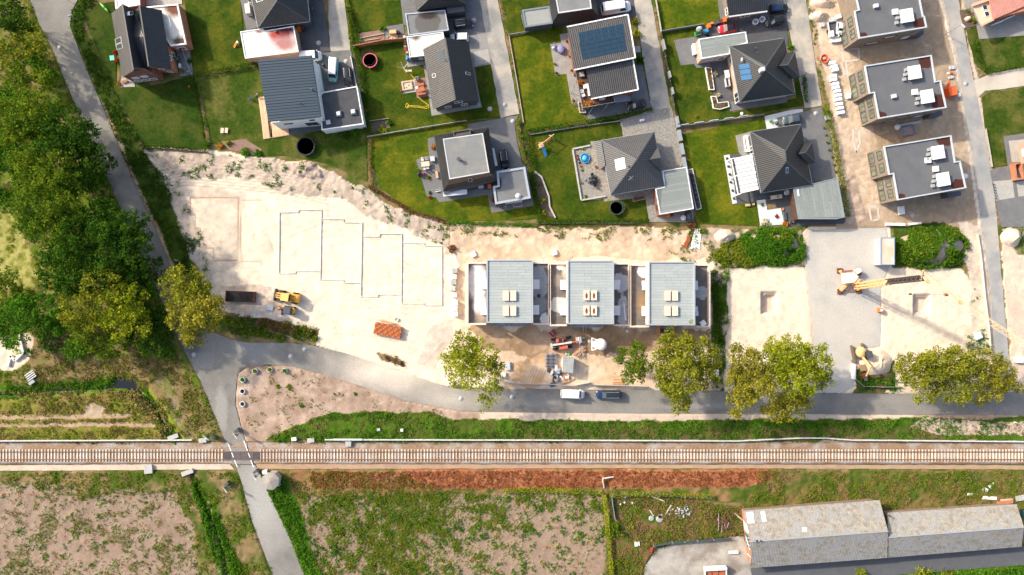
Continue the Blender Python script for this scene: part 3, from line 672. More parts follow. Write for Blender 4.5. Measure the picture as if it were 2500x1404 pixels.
tw=[(15,30,[(5,25,46,7),(48,62,30,6)],9,L_dark,'dark tree in the upper left corner of the photo'),(60,110,[(70,105,38,6),(20,140,34,5)],8,L_olive,'olive tree below the corner tree at the top left edge'),(60,185,[(50,195,34,5),(108,190,28,5)],7,L_mid,'small bushy tree above the broad round tree at the left edge'),(60,290,[(40,285,62,8),(95,270,48,9),(75,335,58,8)],11,L_mid,'broad round tree at the left edge level with the dry lawn'),(160,330,[(165,310,55,9),(205,335,45,8),(140,360,52,9)],11,L_dark,'dark tree overhanging the road beside the broad round tree'),(110,420,[(95,415,55,9),(150,420,50,10),(60,400,35,8)],12,L_mid,'mid green tree left of the road bend with lit top'),(210,410,[(215,400,52,8),(245,390,35,7),(185,440,46,8)],10,L_dark,'dark tree reaching over the road verge with a rounded east side'),(110,500,[(95,500,55,10),(145,510,48,10),(120,555,50,9)],12,L_mid,'tree above the bright clearing at the left'),(215,560,[(205,560,62,9),(250,530,45,8),(180,610,55,9)],12,L_dark,'large dark tree in the middle of the west tree belt'),(310,575,[(300,565,55,9),(335,560,38,8),(325,610,48,9),(270,620,48,9)],11,L_dark,'dark tree with ragged crown over the road edge'),(160,660,[(150,660,50,9),(200,680,50,9),(240,660,45,9)],11,L_dark,'dark tree just right of the clearing'),(345,690,[(335,680,50,6),(370,660,35,5)],8,L_dark,'low dark tree half in shade beside the road'),(230,720,[(250,700,45,10),(205,750,55,9)],12,L_olive,'olive tree with a pale top south of the dark belt'),(310,760,[(310,735,45,9),(330,780,42,8),(285,790,45,8)],11,L_yel,'yellow green tree at the south end of the belt'),(230,810,[(215,810,45,6),(260,835,40,5)],8,L_mid,'green tree above the brown grass bank'),(360,815,[(355,805,48,5),(395,840,32,4),(380,770,40,5)],7,L_dark,'low shaded tree nearest the road junction on the west side'),(450,705,[(440,690,48,8),(480,700,36,8),(430,720,34,7)],10,L_olive,'olive tree by the road beside the pale building site'),(480,770,[(455,775,45,8),(500,755,46,9),(480,815,32,6),(520,740,30,7)],10,L_gold,'golden tree over the road junction'),(20,690,[(15,690,36,4)],6,L_mid,'small round tree below the clearing on the left edge'),(60,770,[(55,770,45,5),(110,750,40,5),(30,810,38,5)],7,L_lush,'lush green tree clump above the sandy pool'),(145,790,[(150,780,36,3)],5,L_lush,'bright green bush tree by the brown bank'),(185,850,[(185,850,32,2)],4,L_lush,'bright green low tree at the edge of the brown grass')]
for(x,y,b,h,m,l)in tw:tree(x,y,b,h,m,l,group=WG,leaf=.21,nleaf=36)
SG='street trees along the road'
tree(1160,885,[(1150,880,44,9),(1130,850,40,9),(1175,860,40,9),(1120,905,38,8),(1175,915,45,9),(1200,960,28,7),(1185,985,20,6),(1090,880,22,7),(1150,825,22,8),(1210,890,22,8)],12,L_yel,'open yellow green tree left of the white van',group=SG,nsub=27,nleaf=25,open_=.45,leaf=.2)
tree(1550,890,[(1545,872,36,7),(1540,908,34,7),(1562,895,30,7),(1516,872,18,5)],9,L_mid,'small dark green tree left of the big olive tree',group=SG,nleaf=44,leaf=.17)
tree(1665,895,[(1650,850,46,9),(1622,880,36,9),(1700,860,42,9),(1660,920,50,10),(1710,920,38,8),(1632,930,32,8),(1660,970,34,7),(1735,890,26,7)],13,L_olive,'big olive tree in front of the right hand row house',group=SG,nsub=32,nleaf=44,open_=.8,leaf=.18)
tree(1850,900,[(1820,880,44,9),(1850,930,50,9),(1800,930,36,8),(1810,980,40,8)],11,L_gold,'olive brown tree beside the bright green tree',group=SG,nsub=32,nleaf=42,open_=.9,leaf=.18)
tree(1940,895,[(1930,870,52,10),(1985,880,42,9),(1950,920,48,10),(2005,920,30,8),(1895,855,36,9),(1888,905,40,9)],12,L_yel,'bright green tree left of the gravel yard entrance',group=SG,nsub=32,nleaf=44,open_=.9,leaf=.18)
tree(1925,985,[(1925,985,42,7),(1890,1000,30,6),(1955,980,28,6)],8,L_gold,'pale yellow tree leaning over the road',group=SG,nsub=30,nleaf=42,leaf=.18)
tree(2260,900,[(2240,900,48,7),(2280,890,42,8),(2210,910,30,6),(2260,945,38,6)],10,L_olive,'olive tree beside the excavator heap',group=SG,nsub=32,nleaf=44,leaf=.18)
tree(2340,905,[(2330,895,48,8),(2365,910,44,8),(2330,950,40,7)],10,L_olive,'middle tree of the right hand clump by the road',group=SG,nsub=32,nleaf=44,leaf=.18)
tree(2420,915,[(2405,885,38,7),(2435,920,44,7),(2400,950,38,6),(2470,930,30,5)],9,L_gold,'rightmost tree of the clump by the road, gone yellow',group=SG,nsub=28,nleaf=40,leaf=.18)
HG='garden hedges'
for pts,wd,h,m,l in(([(478,186),(550,172),(634,158)],12,.9,L_hedge,'clipped hedge behind the grey metal roofed house'),([(345,358),(430,362),(512,368)],11,.9,L_hedge,'dark hedge at the foot of the brick house lawn'),([(470,184),(488,270),(508,366)],9,.8,L_hedge,'straight hedge between the two western lawns'),([(852,20),(868,90),(882,200),(893,300),(898,330)],16,1.0,L_hedge,'ragged hedge along the drive of the grey metal roofed house'),([(842,-20),(852,20),(858,110)],10,.7,L_weed,'weedy hedge beside the first lane'),([(1283,322),(1400,305),(1515,285),(1592,268)],11,1.0,L_hedge,'long hedge between the solar roofed house and the blue pool garden'),([(1283,325),(1296,400),(1306,470),(1318,540)],12,1.1,L_hedge,'tall hedge east of the flat topped house'),([(1312,543),(1400,541),(1500,541),(1584,540)],12,1.0,L_hedge,'clipped hedge at the foot of the blue pool garden'),([(2010,262),(2030,330),(2048,430),(2068,530)],16,1.1,L_weed,'yellowing hedge along the edge of the unfinished buildings'),([(2376,96),(2386,140),(2404,178)],8,.8,L_hedge,'low hedge through the lawn of the pink roofed house'),([(2408,180),(2440,173),(2520,160)],7,.6,L_hedge,'low hedge along the field track'),([(1740,660),(1748,740),(1756,830),(1762,900)],20,.9,L_hedge,'strip of dark scrub right of the row houses'),([(1262,290),(1272,350),(1283,400)],10,.6,L_weed,'planted strip beside the drive of the flat topped house'),([(905,340),(902,400),(910,455)],9,.6,L_dry,'withered border left of the sunny lawn'),([(900,455),(960,490),(1010,520),(1090,542)],12,.6,L_brown,'dead brown brush along the curved lawn edge'),([(1090,543),(1200,548),(1310,550)],11,.5,L_lush,'green weeds along the lawn edge'),([(860,124),(875,118),(880,96)],12,1.0,L_lush,'bushy corner hedge beside the vegetable bed'),([(1489,1208),(1550,1204),(1640,1206),(1740,1210)],12,1.0,L_yel,'yellow green hedge behind the rough lot'),([(1230,1196),(1340,1194),(1470,1200)],14,.9,L_yel,'yellow green fringe below the rust coloured bank'),([(1474,1205),(1480,1260),(1492,1400)],14,1.0,L_yel,'yellow green hedge left of the rough lot'),([(1960,185),(1966,250)],12,.8,L_hedge,'short hedge right of the blue collector house')):
 hedge(pts,wd,h,m,l,HG)
for x,y,r,h,m,l in((1500,1290,26,1.6,L_mid,'dark green shrub on the left edge of the rough lot'),(1512,1370,16,1.0,L_weed,'spiky shrub low on the edge of the rough lot'),(1542,1285,7,.6,L_yel,'round yellow shrub inside the rough lot'),(2100,1400,20,2,L_yel,'yellow bush left at the bottom edge by the warehouse road'),(2250,1402,24,2,L_yel,'yellow bush in the middle of the bottom edge'),(2310,1404,18,1.6,L_gold,'yellow bush right of the others at the bottom edge'),(510,352,9,1,L_lush,'blue green bush at the end of the dark hedge'),(600,372,14,1.2,L_lush,'green bush in the tilled bed by the sand'),(540,358,10,.8,L_org,'orange flowering bush in the tilled bed'),(560,350,9,.8,L_weed,'small leafy bush in the tilled bed'),(630,375,12,1,L_lush,'dark bush at the right end of the tilled bed'),(935,320,12,1,L_yel,'yellow bush in the corner planting below the hose'),(950,300,8,.9,L_lush,'bright green bush in the corner planting'),(890,275,9,.8,L_org,'orange shrub beside the white garage wall'),(868,318,16,1.2,L_lush,'leafy green bushes below the white garage'),(842,330,12,.9,L_hedge,'dark bush left below the white garage'),(1106,608,14,.9,L_brown,'withered bush on the sand beside the pallets'),(945,873,10,.7,L_brown,'brown bush left in the sand patch by the road'),(965,880,12,.7,L_dry,'dry bush in the middle of the sand patch by the road'),(980,888,9,.6,L_brown,'brown bush right in the sand patch by the road'),(1550,52,10,1.2,L_gold,'yellow shrub by the white van at the lane'),(1555,85,14,1.2,L_olive,'olive shrub right of the solar roof'),(1562,148,13,1.2,L_hedge,'round dark shrub right of the lower solar house roof'),(1390,304,4,.6,L_org,'orange potted shrub on the solar house lawn'),(1270,300,6,.9,L_lush,'round green shrub top of the drive planting'),(1275,335,7,.9,L_lush,'round green shrub second in the drive planting'),(1282,370,7,.9,L_lush,'round green shrub third in the drive planting'),(1326,490,9,.9,L_olive,'olive shrub in the curved bed'),(1329,520,7,.8,L_yel,'yellow green shrub at the foot of the curved bed'),(1316,450,5,.5,L_weed,'small shrub at the top of the curved bed'),(1050,482,5,.6,L_red,'red shrub at the terrace corner of the flat topped house'),(1049,470,5,.6,L_lush,'green shrub at the terrace corner of the flat topped house'),(1047,434,5,.5,L_lush,'green shrub in the square terrace bed'),(1024,416,4,.5,L_lush,'potted green shrub by the dining table of the flat topped house'),(1058,360,8,.9,L_org,'orange shrub against the west wall of the flat topped house'),(1745,182,7,.7,L_pale,'pale flowering shrub on the dark terrace, upper'),(1753,233,8,.8,L_pale,'pale flowering shrub on the dark terrace, lower'),(1932,117,8,.8,L_lush,'green shrub right of the hip roofed house'),(1424,364,4,.4,L_yel,'yellow shrub above the blue pool'),(1418,447,4,.4,L_yel,'yellow shrub left of the black dining set'),(1430,480,4,.4,L_lush,'green shrub at the terrace foot by the black dining set'),(1455,408,4,.5,L_org,'orange shrub against the terrace wall'),(1868,545,16,.9,L_pale,'pale flowering bush below the white gravel'),(1918,548,9,.8,L_org,'orange shrub at the foot of the white gravel'),(1896,528,5,.5,L_red,'red grass clump on the white gravel'),(1860,500,5,.5,L_olive,'olive grass clump on the white gravel'),(2362,28,6,.6,L_weed,'small bush at the top of the dark bed by the road'),(2372,50,7,.6,L_olive,'olive bush in the dark bed by the road'),(2378,54,5,.6,L_lush,'bright green bush in the dark bed by the road'),(1688,552,16,.7,L_brown,'dead brush above the white boards'),(292,206,6,.6,L_org,'orange shrub by the brick house terrace'),(282,128,6,.6,L_red,'red shrub against the west wall of the brick house'),(445,175,6,.6,L_olive,'shrub on the gravel terrace of the brick house'),(465,150,7,.8,L_hedge,'dark shrub on the gravel terrace of the brick house'),(1920,170,5,.4,L_weed,'small bush by the gable dormer'),(1700,285,4,.5,L_yel,'yellow shrub on the lawn above the fence'),(1668,298,4,.5,L_lush,'green shrub beside the fence corner'),(760,350,1,.1,L_weed,'tuft beside the large black trampoline'),(935,70,9,.9,L_lush,'green shrub in the vegetable bed'),(1475,252,5,.5,L_org,'golden grasses on the roof deck'),(1452,254,5,.5,L_org,'golden grasses at the corner of the roof deck'),(700,1060,9,.6,L_weed,'weed clump on the pink soil by the rail'),(680,944,6,.5,L_weed,'weed clump on the pink soil triangle'),(706,945,7,.5,L_weed,'weed clump right of the other on the pink soil triangle'),(737,990,6,.5,L_lush,'green weed low on the pink soil triangle'),(868,962,5,.4,L_lush,'green weed near the road on the pink soil triangle')):
 if 'tuft beside' in l or 'on the roof deck' in l or 'of the roof deck' in l:continue
 shrub(x,y,r,h,m,l)
k=0
PB='bedding plants in the white edged planters'
for x,y,m,l in((1730,172,L_red,'dark red plant highest in the long planter'),(1733,182,L_yel,'yellow plant in the long planter'),(1736,194,L_org,'orange plant in the middle of the long planter'),(1735,202,L_lush,'green plant in the long planter'),(1738,215,L_red,'red plant at the foot of the long planter'),(1743,242,L_org,'orange plant at the top of the bent planter'),(1741,250,L_lush,'green plant in the bent planter'),(1748,262,L_yel,'yellow plant at the bend of the bent planter'),(1759,258,L_org,'orange plant on the short arm of the bent planter'),(1770,256,L_lush,'green plant at the end of the bent planter')):
 shrub(x,y,6,.6,m,l,'plant','bedding_plant',PB,2)
for i in range(6):
 shrub(1774+i*3.4,387+i*19.5,3,.5,L_hedge,['first (northmost)','second','third','fourth','fifth','sixth (southmost)'][i]+' clipped ball bush on the white gravel strip','bush','ball_bush','ball bushes on the gravel strip')
for i in range(5):
 shrub(1408+i*3.2,380+i*9,3,.4,(L_org,L_red,L_brown,L_org,L_olive)[i],['first','second','third','fourth','fifth'][i]+' bedding plant from the top along the pool terrace wall','plant','bedding_plant','bedding plants by the pool terrace')
for i in range(7):
 shrub(2012+i*4+4*(i>3),312+i*18,3.5,.4,(L_weed,L_olive)[i%2],['first','second','third','fourth','fifth','sixth','seventh'][i]+' small shrub from the top in the gravel strip beside the grey drive','shrub','shrub','small shrubs along the grey drive')
NW=(col.sum(-1)<.45)
scatter('wild_grass',[WILD],6,.35,.13,L_weed,(40,.42),cover=NW)
scatter('tall_dry_grass',[[(60,870),(85,790),(180,820),(300,870),(430,870),(520,1020),(430,1078),(-40,1078),(-40,965),(100,940)]],9,.4,.13,L_dry,(30,.46),cover=NW)
scatter('undergrowth',[[(-40,740),(60,720),(140,760),(160,860),(60,860),(-40,840)],[(-40,130),(90,100),(200,300),(330,560),(420,800),(430,880),(300,860),(120,640),(-40,480)]],5,.8,.25,L_lush,(50,.45))
scatter('ditch_plants',[[(a[0],a[1]-14)for a in DITCH]+[(a[0],a[1]+14)for a in DITCH[::-1]]],22,.5,.15,L_lush,(26,.36,33),10,cover=(np.hypot(X-305,(Y-937)*1.6)>30))
scatter('rushes',[[(-40,960),(60,968),(200,960),(290,960),(380,1010),(400,1074),(430,1074),(390,980),(330,960),(300,955)]],16,.7,.2,L_straw,(24,.42,7))
scatter('roadside_grass',[[(190,-30),(250,-30),(205,60),(250,152),(300,262),(347,362),(400,430),(475,605),(470,690),(430,650),(379,545),(336,462),(290,352),(244,244),(195,126),(172,62)]],11,.45,.14,L_hedge,(30,.42))
scatter('bank_scrub',[[(548,775),(690,788),(772,806),(775,832),(640,825),(560,812)]],16,.8,.19,L_mid,(22,.48,3),12)
scatter('bank_brush',[[(600,772),(690,786),(772,806),(760,820),(660,806)]],16,.8,.18,L_brown,(22,.42,5),12)
scatter('verge_grass',[VERGE],11,.3,.12,L_lush,(34,.42,4))
scatter('verge_dry_grass',[VERGE],6,.25,.1,L_dry,(30,.48,9))
scatter('track_weeds',[[(-40,1150),(570,1148),(640,1290),(680,1440),(480,1440),(470,1290),(420,1200),(195,1215),(-40,1178)]],8,.3,.12,L_weed,(30,.46,6))
scatter('ditch_grass',[[(478,1160),(530,1250),(600,1404),(620,1440),(560,1440),(520,1350),(470,1190)]],22,.5,.18,L_lush,(20,.35,8),10)
scatter('rust_grass',[[(960,1149),(1400,1148),(1900,1149),(1875,1177),(1800,1188),(1060,1193),(760,1192),(760,1152)]],20,.3,.1,L_rust,(20,.22,5),8)
scatter('bank_grass',[[(640,1148),(1010,1152),(1100,1205),(720,1212)],[(1860,1150),(2540,1150),(2540,1245),(1820,1238)]],9,.3,.12,L_weed,(30,.44,2))
scatter('bank_dry_grass',[[(640,1148),(1010,1152),(1100,1205),(720,1212)],[(1860,1150),(2540,1150),(2540,1245),(1820,1238)]],7,.3,.12,L_dry,(26,.5,13))
scatter('field_weeds',[FM],17,.25,.09,L_weed,(14,.38,3),24,cover=wm>.565)
scatter('field_greens',[FM],6,.35,.15,L_lush,(12,.6,15),24)
scatter('field_flowers',[FM,FL],1.0,.3,.12,L_org,(14,.62,25))
scatter('field_weeds',[FL],14,.22,.085,L_weed,(20,.58,12),24)
scatter('field_greens',[FL],5,.3,.14,L_lush,(12,.655,19),24)
scatter('roadside_grass',[[(640,1148),(690,1160),(735,1270),(800,1440),(760,1440),(705,1310),(650,1200)]],18,.45,.16,L_lush,(20,.35,8),10)
scatter('lot_grass',[LOT],10,.3,.12,L_dry,(28,.42,6));scatter('lot_weeds',[LOT],6,.35,.13,L_weed,(30,.5,16))
scatter('warehouse_verge',[[(2200,1404),(2540,1374),(2540,1440),(2100,1440)]],18,.5,.18,L_lush,None,8)
scatter('site_weeds',[TOPS,[(395,430),(440,440),(500,600),(530,700),(500,690),(455,600)]],7,.3,.14,L_lush,(20,.6,14))
scatter('site_weeds',[[(1085,548),(1740,562),(1740,600),(1085,570)],[(1600,562),(1740,562),(1745,640),(1660,640)]],10,.35,.14,L_weed,(22,.5,17))
scatter('site_edge_weeds',[[(1738,640),(1780,655),(1770,960),(1740,960)]],8,.5,.17,L_lush,(24,.5,18))
scatter('soil_weeds',[[(600,900),(715,897),(860,938),(1000,988),(1100,1008),(760,1030),(640,1075),(600,1070)]],6,.2,.1,L_weed,(14,.61,22))
scatter('yard_edge_weeds',[[(2086,915),(2190,925),(2200,955),(2090,952)],[(2460,556),(2540,556),(2540,600),(2480,590)],[(2360,820),(2400,800),(2420,870),(2360,870)],[(2365,670),(2380,670),(2385,760),(2370,760)]],12,.5,.16,L_lush,(22,.4,23),10)
scatter('lane_weeds',[[(836,-30),(850,0),(866,130),(850,130)],[(1216,0),(1232,0),(1282,280),(1264,280)],[(1586,0),(1602,0),(1650,280),(1634,280)],[(1968,20),(1985,20),(2020,280),(2004,250)],[(788,0),(803,0),(820,126),(805,126)]],9,.3,.12,L_weed,(18,.45,24),6)
def heap(px,py,rx,ry,h,m,label,name='sand_heap',cat='sand heap',seed=0,rot=0):
 n,k=34,12;c=W(px,py,0);mb=MB();vs=[];fs=[]
 for j in range(k+1):
  t=j/k
  for i in range(n):
   a=2*pi*i/n;u=t*rx/S*cos(a);v=t*ry/S*sin(a)
   q=float(vnoise(np.array([cos(a)*1.5+seed]),np.array([sin(a)*1.5+t*2]),1,seed)[0])
   x=u*cos(rot)-v*sin(rot);y=u*sin(rot)+v*cos(rot);s=.8+.4*q
   vs.append((c[0]+x*s,c[1]+y*s,h*(max(0,1-t**1.3))*(.8+.4*q)-.06+.1*random.random()*(t<.95)))
 for j in range(k):
  for i in range(n):fs.append((j*n+i,j*n+(i+1)%n,(j+1)*n+(i+1)%n,(j+1)*n+i))
 mb.add(vs,[f[::-1]for f in fs]);return tag(build(mb,name,m,smooth=True),label,cat)
sandm=M('heap_sand',(.66,.54,.42),(.56,.44,.34),1.2,.95,fine=.15,bump=.05);earthm=M('heap_earth',(.4,.32,.26),(.3,.24,.19),1.2,.95,fine=.2,bump=.08)
heap(1768,577,26,20,1.8,sandm,'pale sand heap above the row houses beside the overgrown mound',seed=1)
heap(2468,580,26,24,2.0,sandm,'pale sand heap right of the side road',seed=2);heap(2140,885,44,34,1.8,sandm,'sand heap being worked by the excavator',seed=3)
heap(2000,40,26,15,1.5,sandm,'sand heap left of the northern unfinished building',seed=4);heap(2010,8,34,14,1.3,sandm,'long sand heap at the top edge left of the unfinished building',seed=6)
heap(752,412,24,18,.9,earthm,'heap of brown earth below the large black trampoline','earth_heap','earth heap',5)
heap(1880,600,70,38,2.0,earthm,'overgrown earth mound left of the gravel yard','earth_mound','earth mound',7);heap(2268,604,84,46,3.0,earthm,'overgrown earth mound right of the grey container','earth_mound','earth mound',8)
def mound_cover(name,px,py,rx,ry,h,n,m,hole=.36):
 a=rng.uniform(0,2*pi,n);t=np.sqrt(rng.random(n));x=px+rx*t*np.cos(a);y=py+ry*t*np.sin(a)
 k=vnoise(x,y,26,31,3)>hole;x,y,t=x[k],y[k],t[k]
 P=np.stack([(x-1250)/S,(702-y)/S,h*np.maximum(0,1-t**1.3)+.1+.5*rng.random(len(x))],1)
 P=np.repeat(P,4,0)+rng.normal(size=(len(P)*4,3))*.16
 tag(npmesh(name,cards(P,.15),4,m),kind='stuff')
mound_cover('mound_weeds',1880,602,84,48,1.9,5200,L_lush,.44);mound_cover('mound_weeds',1890,585,50,26,1.6,1500,L_weed,.45);mound_cover('mound_weeds',1800,620,58,34,.5,2600,L_weed,.46);mound_cover('mound_weeds',1895,625,70,22,.6,2600,L_lush,.34)
mound_cover('mound_weeds',2268,604,94,52,2.7,5200,L_lush,.44);mound_cover('mound_weeds',2268,604,96,54,2.7,2500,L_weed,.5)
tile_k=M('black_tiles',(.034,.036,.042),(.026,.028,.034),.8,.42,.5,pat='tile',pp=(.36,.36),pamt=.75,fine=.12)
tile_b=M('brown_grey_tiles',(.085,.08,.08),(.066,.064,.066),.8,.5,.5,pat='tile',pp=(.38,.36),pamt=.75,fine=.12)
tile_g=M('grey_tiles',(.1,.1,.105),(.085,.086,.09),.8,.5,.5,pat='tile',pp=(.34,.34),pamt=.65,fine=.12)
tile_p=M('pink_tiles',(.72,.33,.26),(.64,.28,.21),.8,.7,pat='tile',pp=(.3,.35),pamt=.3)
brick_r=M('red_brick',(.3,.125,.085),(.22,.095,.07),.9,.85,pat='brick',pp=(.24,.08),pamt=.3)
brick_o=M('orange_brick',(.48,.2,.11),(.4,.16,.09),.9,.85,pat='brick',pp=(.24,.08),pamt=.3)
brick_p=M('pale_pink_brick',(.6,.43,.35),(.52,.36,.29),.9,.85,pat='brick',pp=(.24,.08),pamt=.25)
brick_d=M('dark_brick',(.12,.1,.1),(.09,.08,.08),.9,.85,pat='brick',pp=(.24,.08),pamt=.3)
brick_t=M('taupe_brick',(.25,.2,.16),(.2,.165,.13),.9,.85,pat='brick',pp=(.24,.08),pamt=.25)
render_w=M('white_render',(.72,.72,.71),(.66,.66,.66),.5,.9,fine=.06)
timber=M('timber_cladding',(.2,.13,.09),(.16,.1,.075),1.2,.8,pat='corr',pp=(.16,1),pamt=.4)
zinc=plain('zinc_trim',(.42,.46,.5),.45,.3);wtrim=plain('white_trim',(.72,.74,.76),.5);felt=M('roof_felt',(.2,.205,.21),(.165,.17,.178),.5,.92,fine=.12,c3=(.235,.235,.23),s3=.3)
felt_d=M('dark_roof_felt',(.075,.077,.085),(.06,.062,.07),.6,.9,fine=.14)
sheet_m=[M('grey_green_sheet',(.235,.258,.245),fine=.12,rough=.85,fscale=3),M('grey_green_sheet_light',(.25,.273,.26),fine=.12,rough=.85,fscale=3),M('grey_green_sheet_dull',(.22,.243,.232),fine=.13,rough=.85,fscale=3)]
sheet_b=[M('pale_blue_sheet',(.33,.365,.365),fine=.1,rough=.85,fscale=3),M('pale_blue_sheet_light',(.345,.38,.38),fine=.1,rough=.85,fscale=3),M('pale_blue_sheet_dull',(.315,.35,.352),fine=.11,rough=.85,fscale=3)]
seam_m=[M('slate_blue_metal',(.042,.066,.09),rough=.5,fine=.06,spec=.5),M('slate_blue_metal_b',(.047,.071,.096),rough=.5,fine=.06,spec=.5)]
pv=M('solar_cells',(.012,.035,.062),(.016,.042,.072),2,.18,.6,fine=.05);under=M('dark_underlay',(.15,.165,.165));pvblue=plain('collector_blue',(.012,.1,.24),.2,0,.6)
G_H='houses of the new estate'
def poly_roof(par,name,vs,faces,m,th=.16):
 """vs: key -> (px,py,z); faces: lists of keys"""
 P={k:W(*v)for k,v in vs.items()};keys=list(P);ix={k:i for i,k in enumerate(keys)};n=len(keys)
 V_=[P[k]for k in keys]+[(P[k][0],P[k][1],P[k][2]-th)for k in keys];F_=[];ed={}
 for f in faces:
  q=[ix[k]for k in f]
  ar=area([V_[i][:2]for i in q])
  if ar<0:q=q[::-1]
  F_.append(tuple(q));F_.append(tuple(n+i for i in q[::-1]))
  for a,b in zip(q,q[1:]+q[:1]):ed[(a,b)]=ed.get((a,b),0)+1
 for(a,b)in ed:
  if(b,a)not in ed:F_.append((b,a,n+a,n+b)[::-1]if False else(a,n+a,n+b,b))
 return build(MB().add(V_,F_),name,m,par)
def caps(par,segs,m=None,wd=.2,name='ridge_cap'):
 for a,b in segs:
  A,B=W(*a),W(*b);build(MB().bar((A[0],A[1],A[2]+.04),(B[0],B[1],B[2]+.04),wd,.1),name,m or dgrey,par)
def gutters(par,pts,z,m=zinc,close=True,wd=.14):
 n=len(pts)
 for i in range(n if close else n-1):
  A,B=W(*pts[i],z),W(*pts[(i+1)%n],z);build(MB().bar((A[0],A[1],z-.1),(B[0],B[1],z-.1),wd,.12),'gutter',m,par)
def nrm_out(foot,i):
 a,b=foot[i],foot[(i+1)%len(foot)];cx=sum(p[0]for p in foot)/len(foot);cy=sum(p[1]for p in foot)/len(foot)
 dx,dy=b[0]-a[0],b[1]-a[1];l=hypot(dx,dy);nx_,ny_=-dy/l,dx/l
 if((a[0]+b[0])/2-cx)*nx_+((a[1]+b[1])/2-cy)*ny_<0:nx_,ny_=-nx_,-ny_
 return a,(dx/l,dy/l),l,(nx_,ny_)
def win(par,foot,i,t,wd,z0,h,fm=None,gm_=None,name='window',mull=1,depth=.0):
 a,e,l,n=nrm_out(foot,i);fm=fm or white;gm_=gm_ or glass
 def pt(u,z,o):return(a[0]+e[0]*u+n[0]*o,a[1]+e[1]*u+n[1]*o,z)
 u0,u1=t*l-wd/2,t*l+wd/2;mb=MB()
 for p,q in((pt(u0,z0,.02),pt(u1,z0,.02)),(pt(u0,z0+h,.02),pt(u1,z0+h,.02)),(pt(u0,z0,.02),pt(u0,z0+h,.02)),(pt(u1,z0,.02),pt(u1,z0+h,.02))):mb.bar(p,q,.12,.12)
 for k in range(1,mull+1):
  if mull:u=u0+(u1-u0)*k/(mull+1);mb.bar(pt(u,z0,.02),pt(u,z0+h,.02),.08,.08)
 f=build(mb,name,fm,par)
 g_=MB();q=[pt(u0,z0,.015),pt(u1,z0,.015),pt(u1,z0+h,.015),pt(u0,z0+h,.015)];g_.poly(q);g_.poly([(p[0]-n[0]*.01,p[1]-n[1]*.01,p[2])for p in q[::-1]])
 build(g_,'pane',gm_,f)
 return f
def foot_of(eave,z,inset):return offs([W2(*p,z)for p in eave],inset)
def ctr(poly,z=0):
 q=[W2(*p,z)for p in poly];return(sum(p[0]for p in q)/len(q),sum(p[1]for p in q)/len(q),0)
def sheets(par,quad,z,nrow,piece,mats,name='roofing_sheet',gap=.032,th=.016,stagger=True,zq=None):
 """overlapping strips laid row by row on a quad given in plan pixels (first edge runs along the strips)"""
 A,B,C_,D=[np.array(W(*p,z if zq is None else zq[i]))for i,p in enumerate(quad)]
 for r in range(nrow):
  v0,v1=r/nrow,(r+1)/nrow;l=np.linalg.norm(B-A);k=max(1,round(l/piece))
  cuts=[0]+[(j+(.5 if r%2 and stagger else 0)+(random.uniform(-.12,.12)if stagger else 0))/k for j in range(1,k+(0 if not(r%2 and stagger)else 0))]+[1]
  cuts=sorted(c for c in cuts if 0<=c<=1)
  for u0,u1 in zip(cuts,cuts[1:]):
   if u1-u0<.02:continue
   def q(u,v):return(A*(1-u)+B*u)*(1-v)+(D*(1-u)+C_*u)*v
   du=gap/2/l;dv=gap/2/np.linalg.norm(D-A)
   P4=[q(u0+du,v0+dv),q(u1-du,v0+dv),q(u1-du,v1-dv),q(u0+du,v1-dv)]
   if area([p[:2]for p in P4])<0:P4=P4[::-1]
   e=th*(.7+.6*random.random())
   build(MB().add([(p[0],p[1],p[2]+.003)for p in P4]+[(p[0],p[1],p[2]+e)for p in P4],[(4,5,6,7),(0,1,5,4),(1,2,6,5),(2,3,7,6),(3,0,4,7)]),name,random.choice(mats),par)
def flat(name,label,cat,eave,z,wallm,roofm,copem,par=.22,group=None,cw=.28,parent=None,z0=-.1,over=0.0):
 t=parent or T(name,label,cat,ctr(eave),group)
 out=[W2(*p,z)for p in eave];wl=offs(out,over+.02)
 build(MB().prism(wl,z0,z-par-.04),'wall',wallm,t)
 build(MB().prism(offs(out,cw*.6),z-par-.04,z-par),'roof_deck',roofm,t)
 build(MB().ring(out,cw,z-par-.12,z),'coping',copem,t)
 return t,wl
def obox(par,name,px,py,z,sx,sy,sz,m,rz=0,taper=1):a=W(px,py,z+sz);return build(MB().box(a[0],a[1],z+sz/2,sx,sy,sz,rz,taper),name,m,par)
def flue(par,px,py,z,h,r=.12,m=None,name='flue'):
 a=W(px,py,z+h);return build(MB().cyl(a[0],a[1],z-.2,z+h,r).cyl(a[0],a[1],z+h,z+h+.08,r*1.5),name,m or dgrey,par)
def on_plane(pl,p):
 a,b,c=[Vector(W(*q))for q in pl];n=(b-a).cross(c-a);O=Vector((0,0,H));dv=Vector(W(p[0],p[1]))-O
 return O+dv*((a-O).dot(n)/dv.dot(n))
def skyl(par,A,B,C_,D,m,fm=white,name='roof_window',lift=.06,pl=None):
 """roof window from four (px,py,z) corners"""
 P4=[on_plane(pl,p)if pl else Vector(W(*p))for p in(A,B,C_,D)]
 if area([p[:2]for p in P4])<0:P4=P4[::-1]
 n=(P4[1]-P4[0]).cross(P4[3]-P4[0]).normalized();cc=sum(P4,Vector())/4
 f=build(MB().add([p-n*.05 for p in P4]+[p+n*lift for p in P4],[(4,5,6,7),(0,1,5,4),(1,2,6,5),(2,3,7,6),(3,0,4,7)]),name,fm,par)
 Q=[cc+(p-cc)*.84 for p in P4];build(MB().poly([p+n*(lift+.012)for p in Q]),'pane',m,f);return f
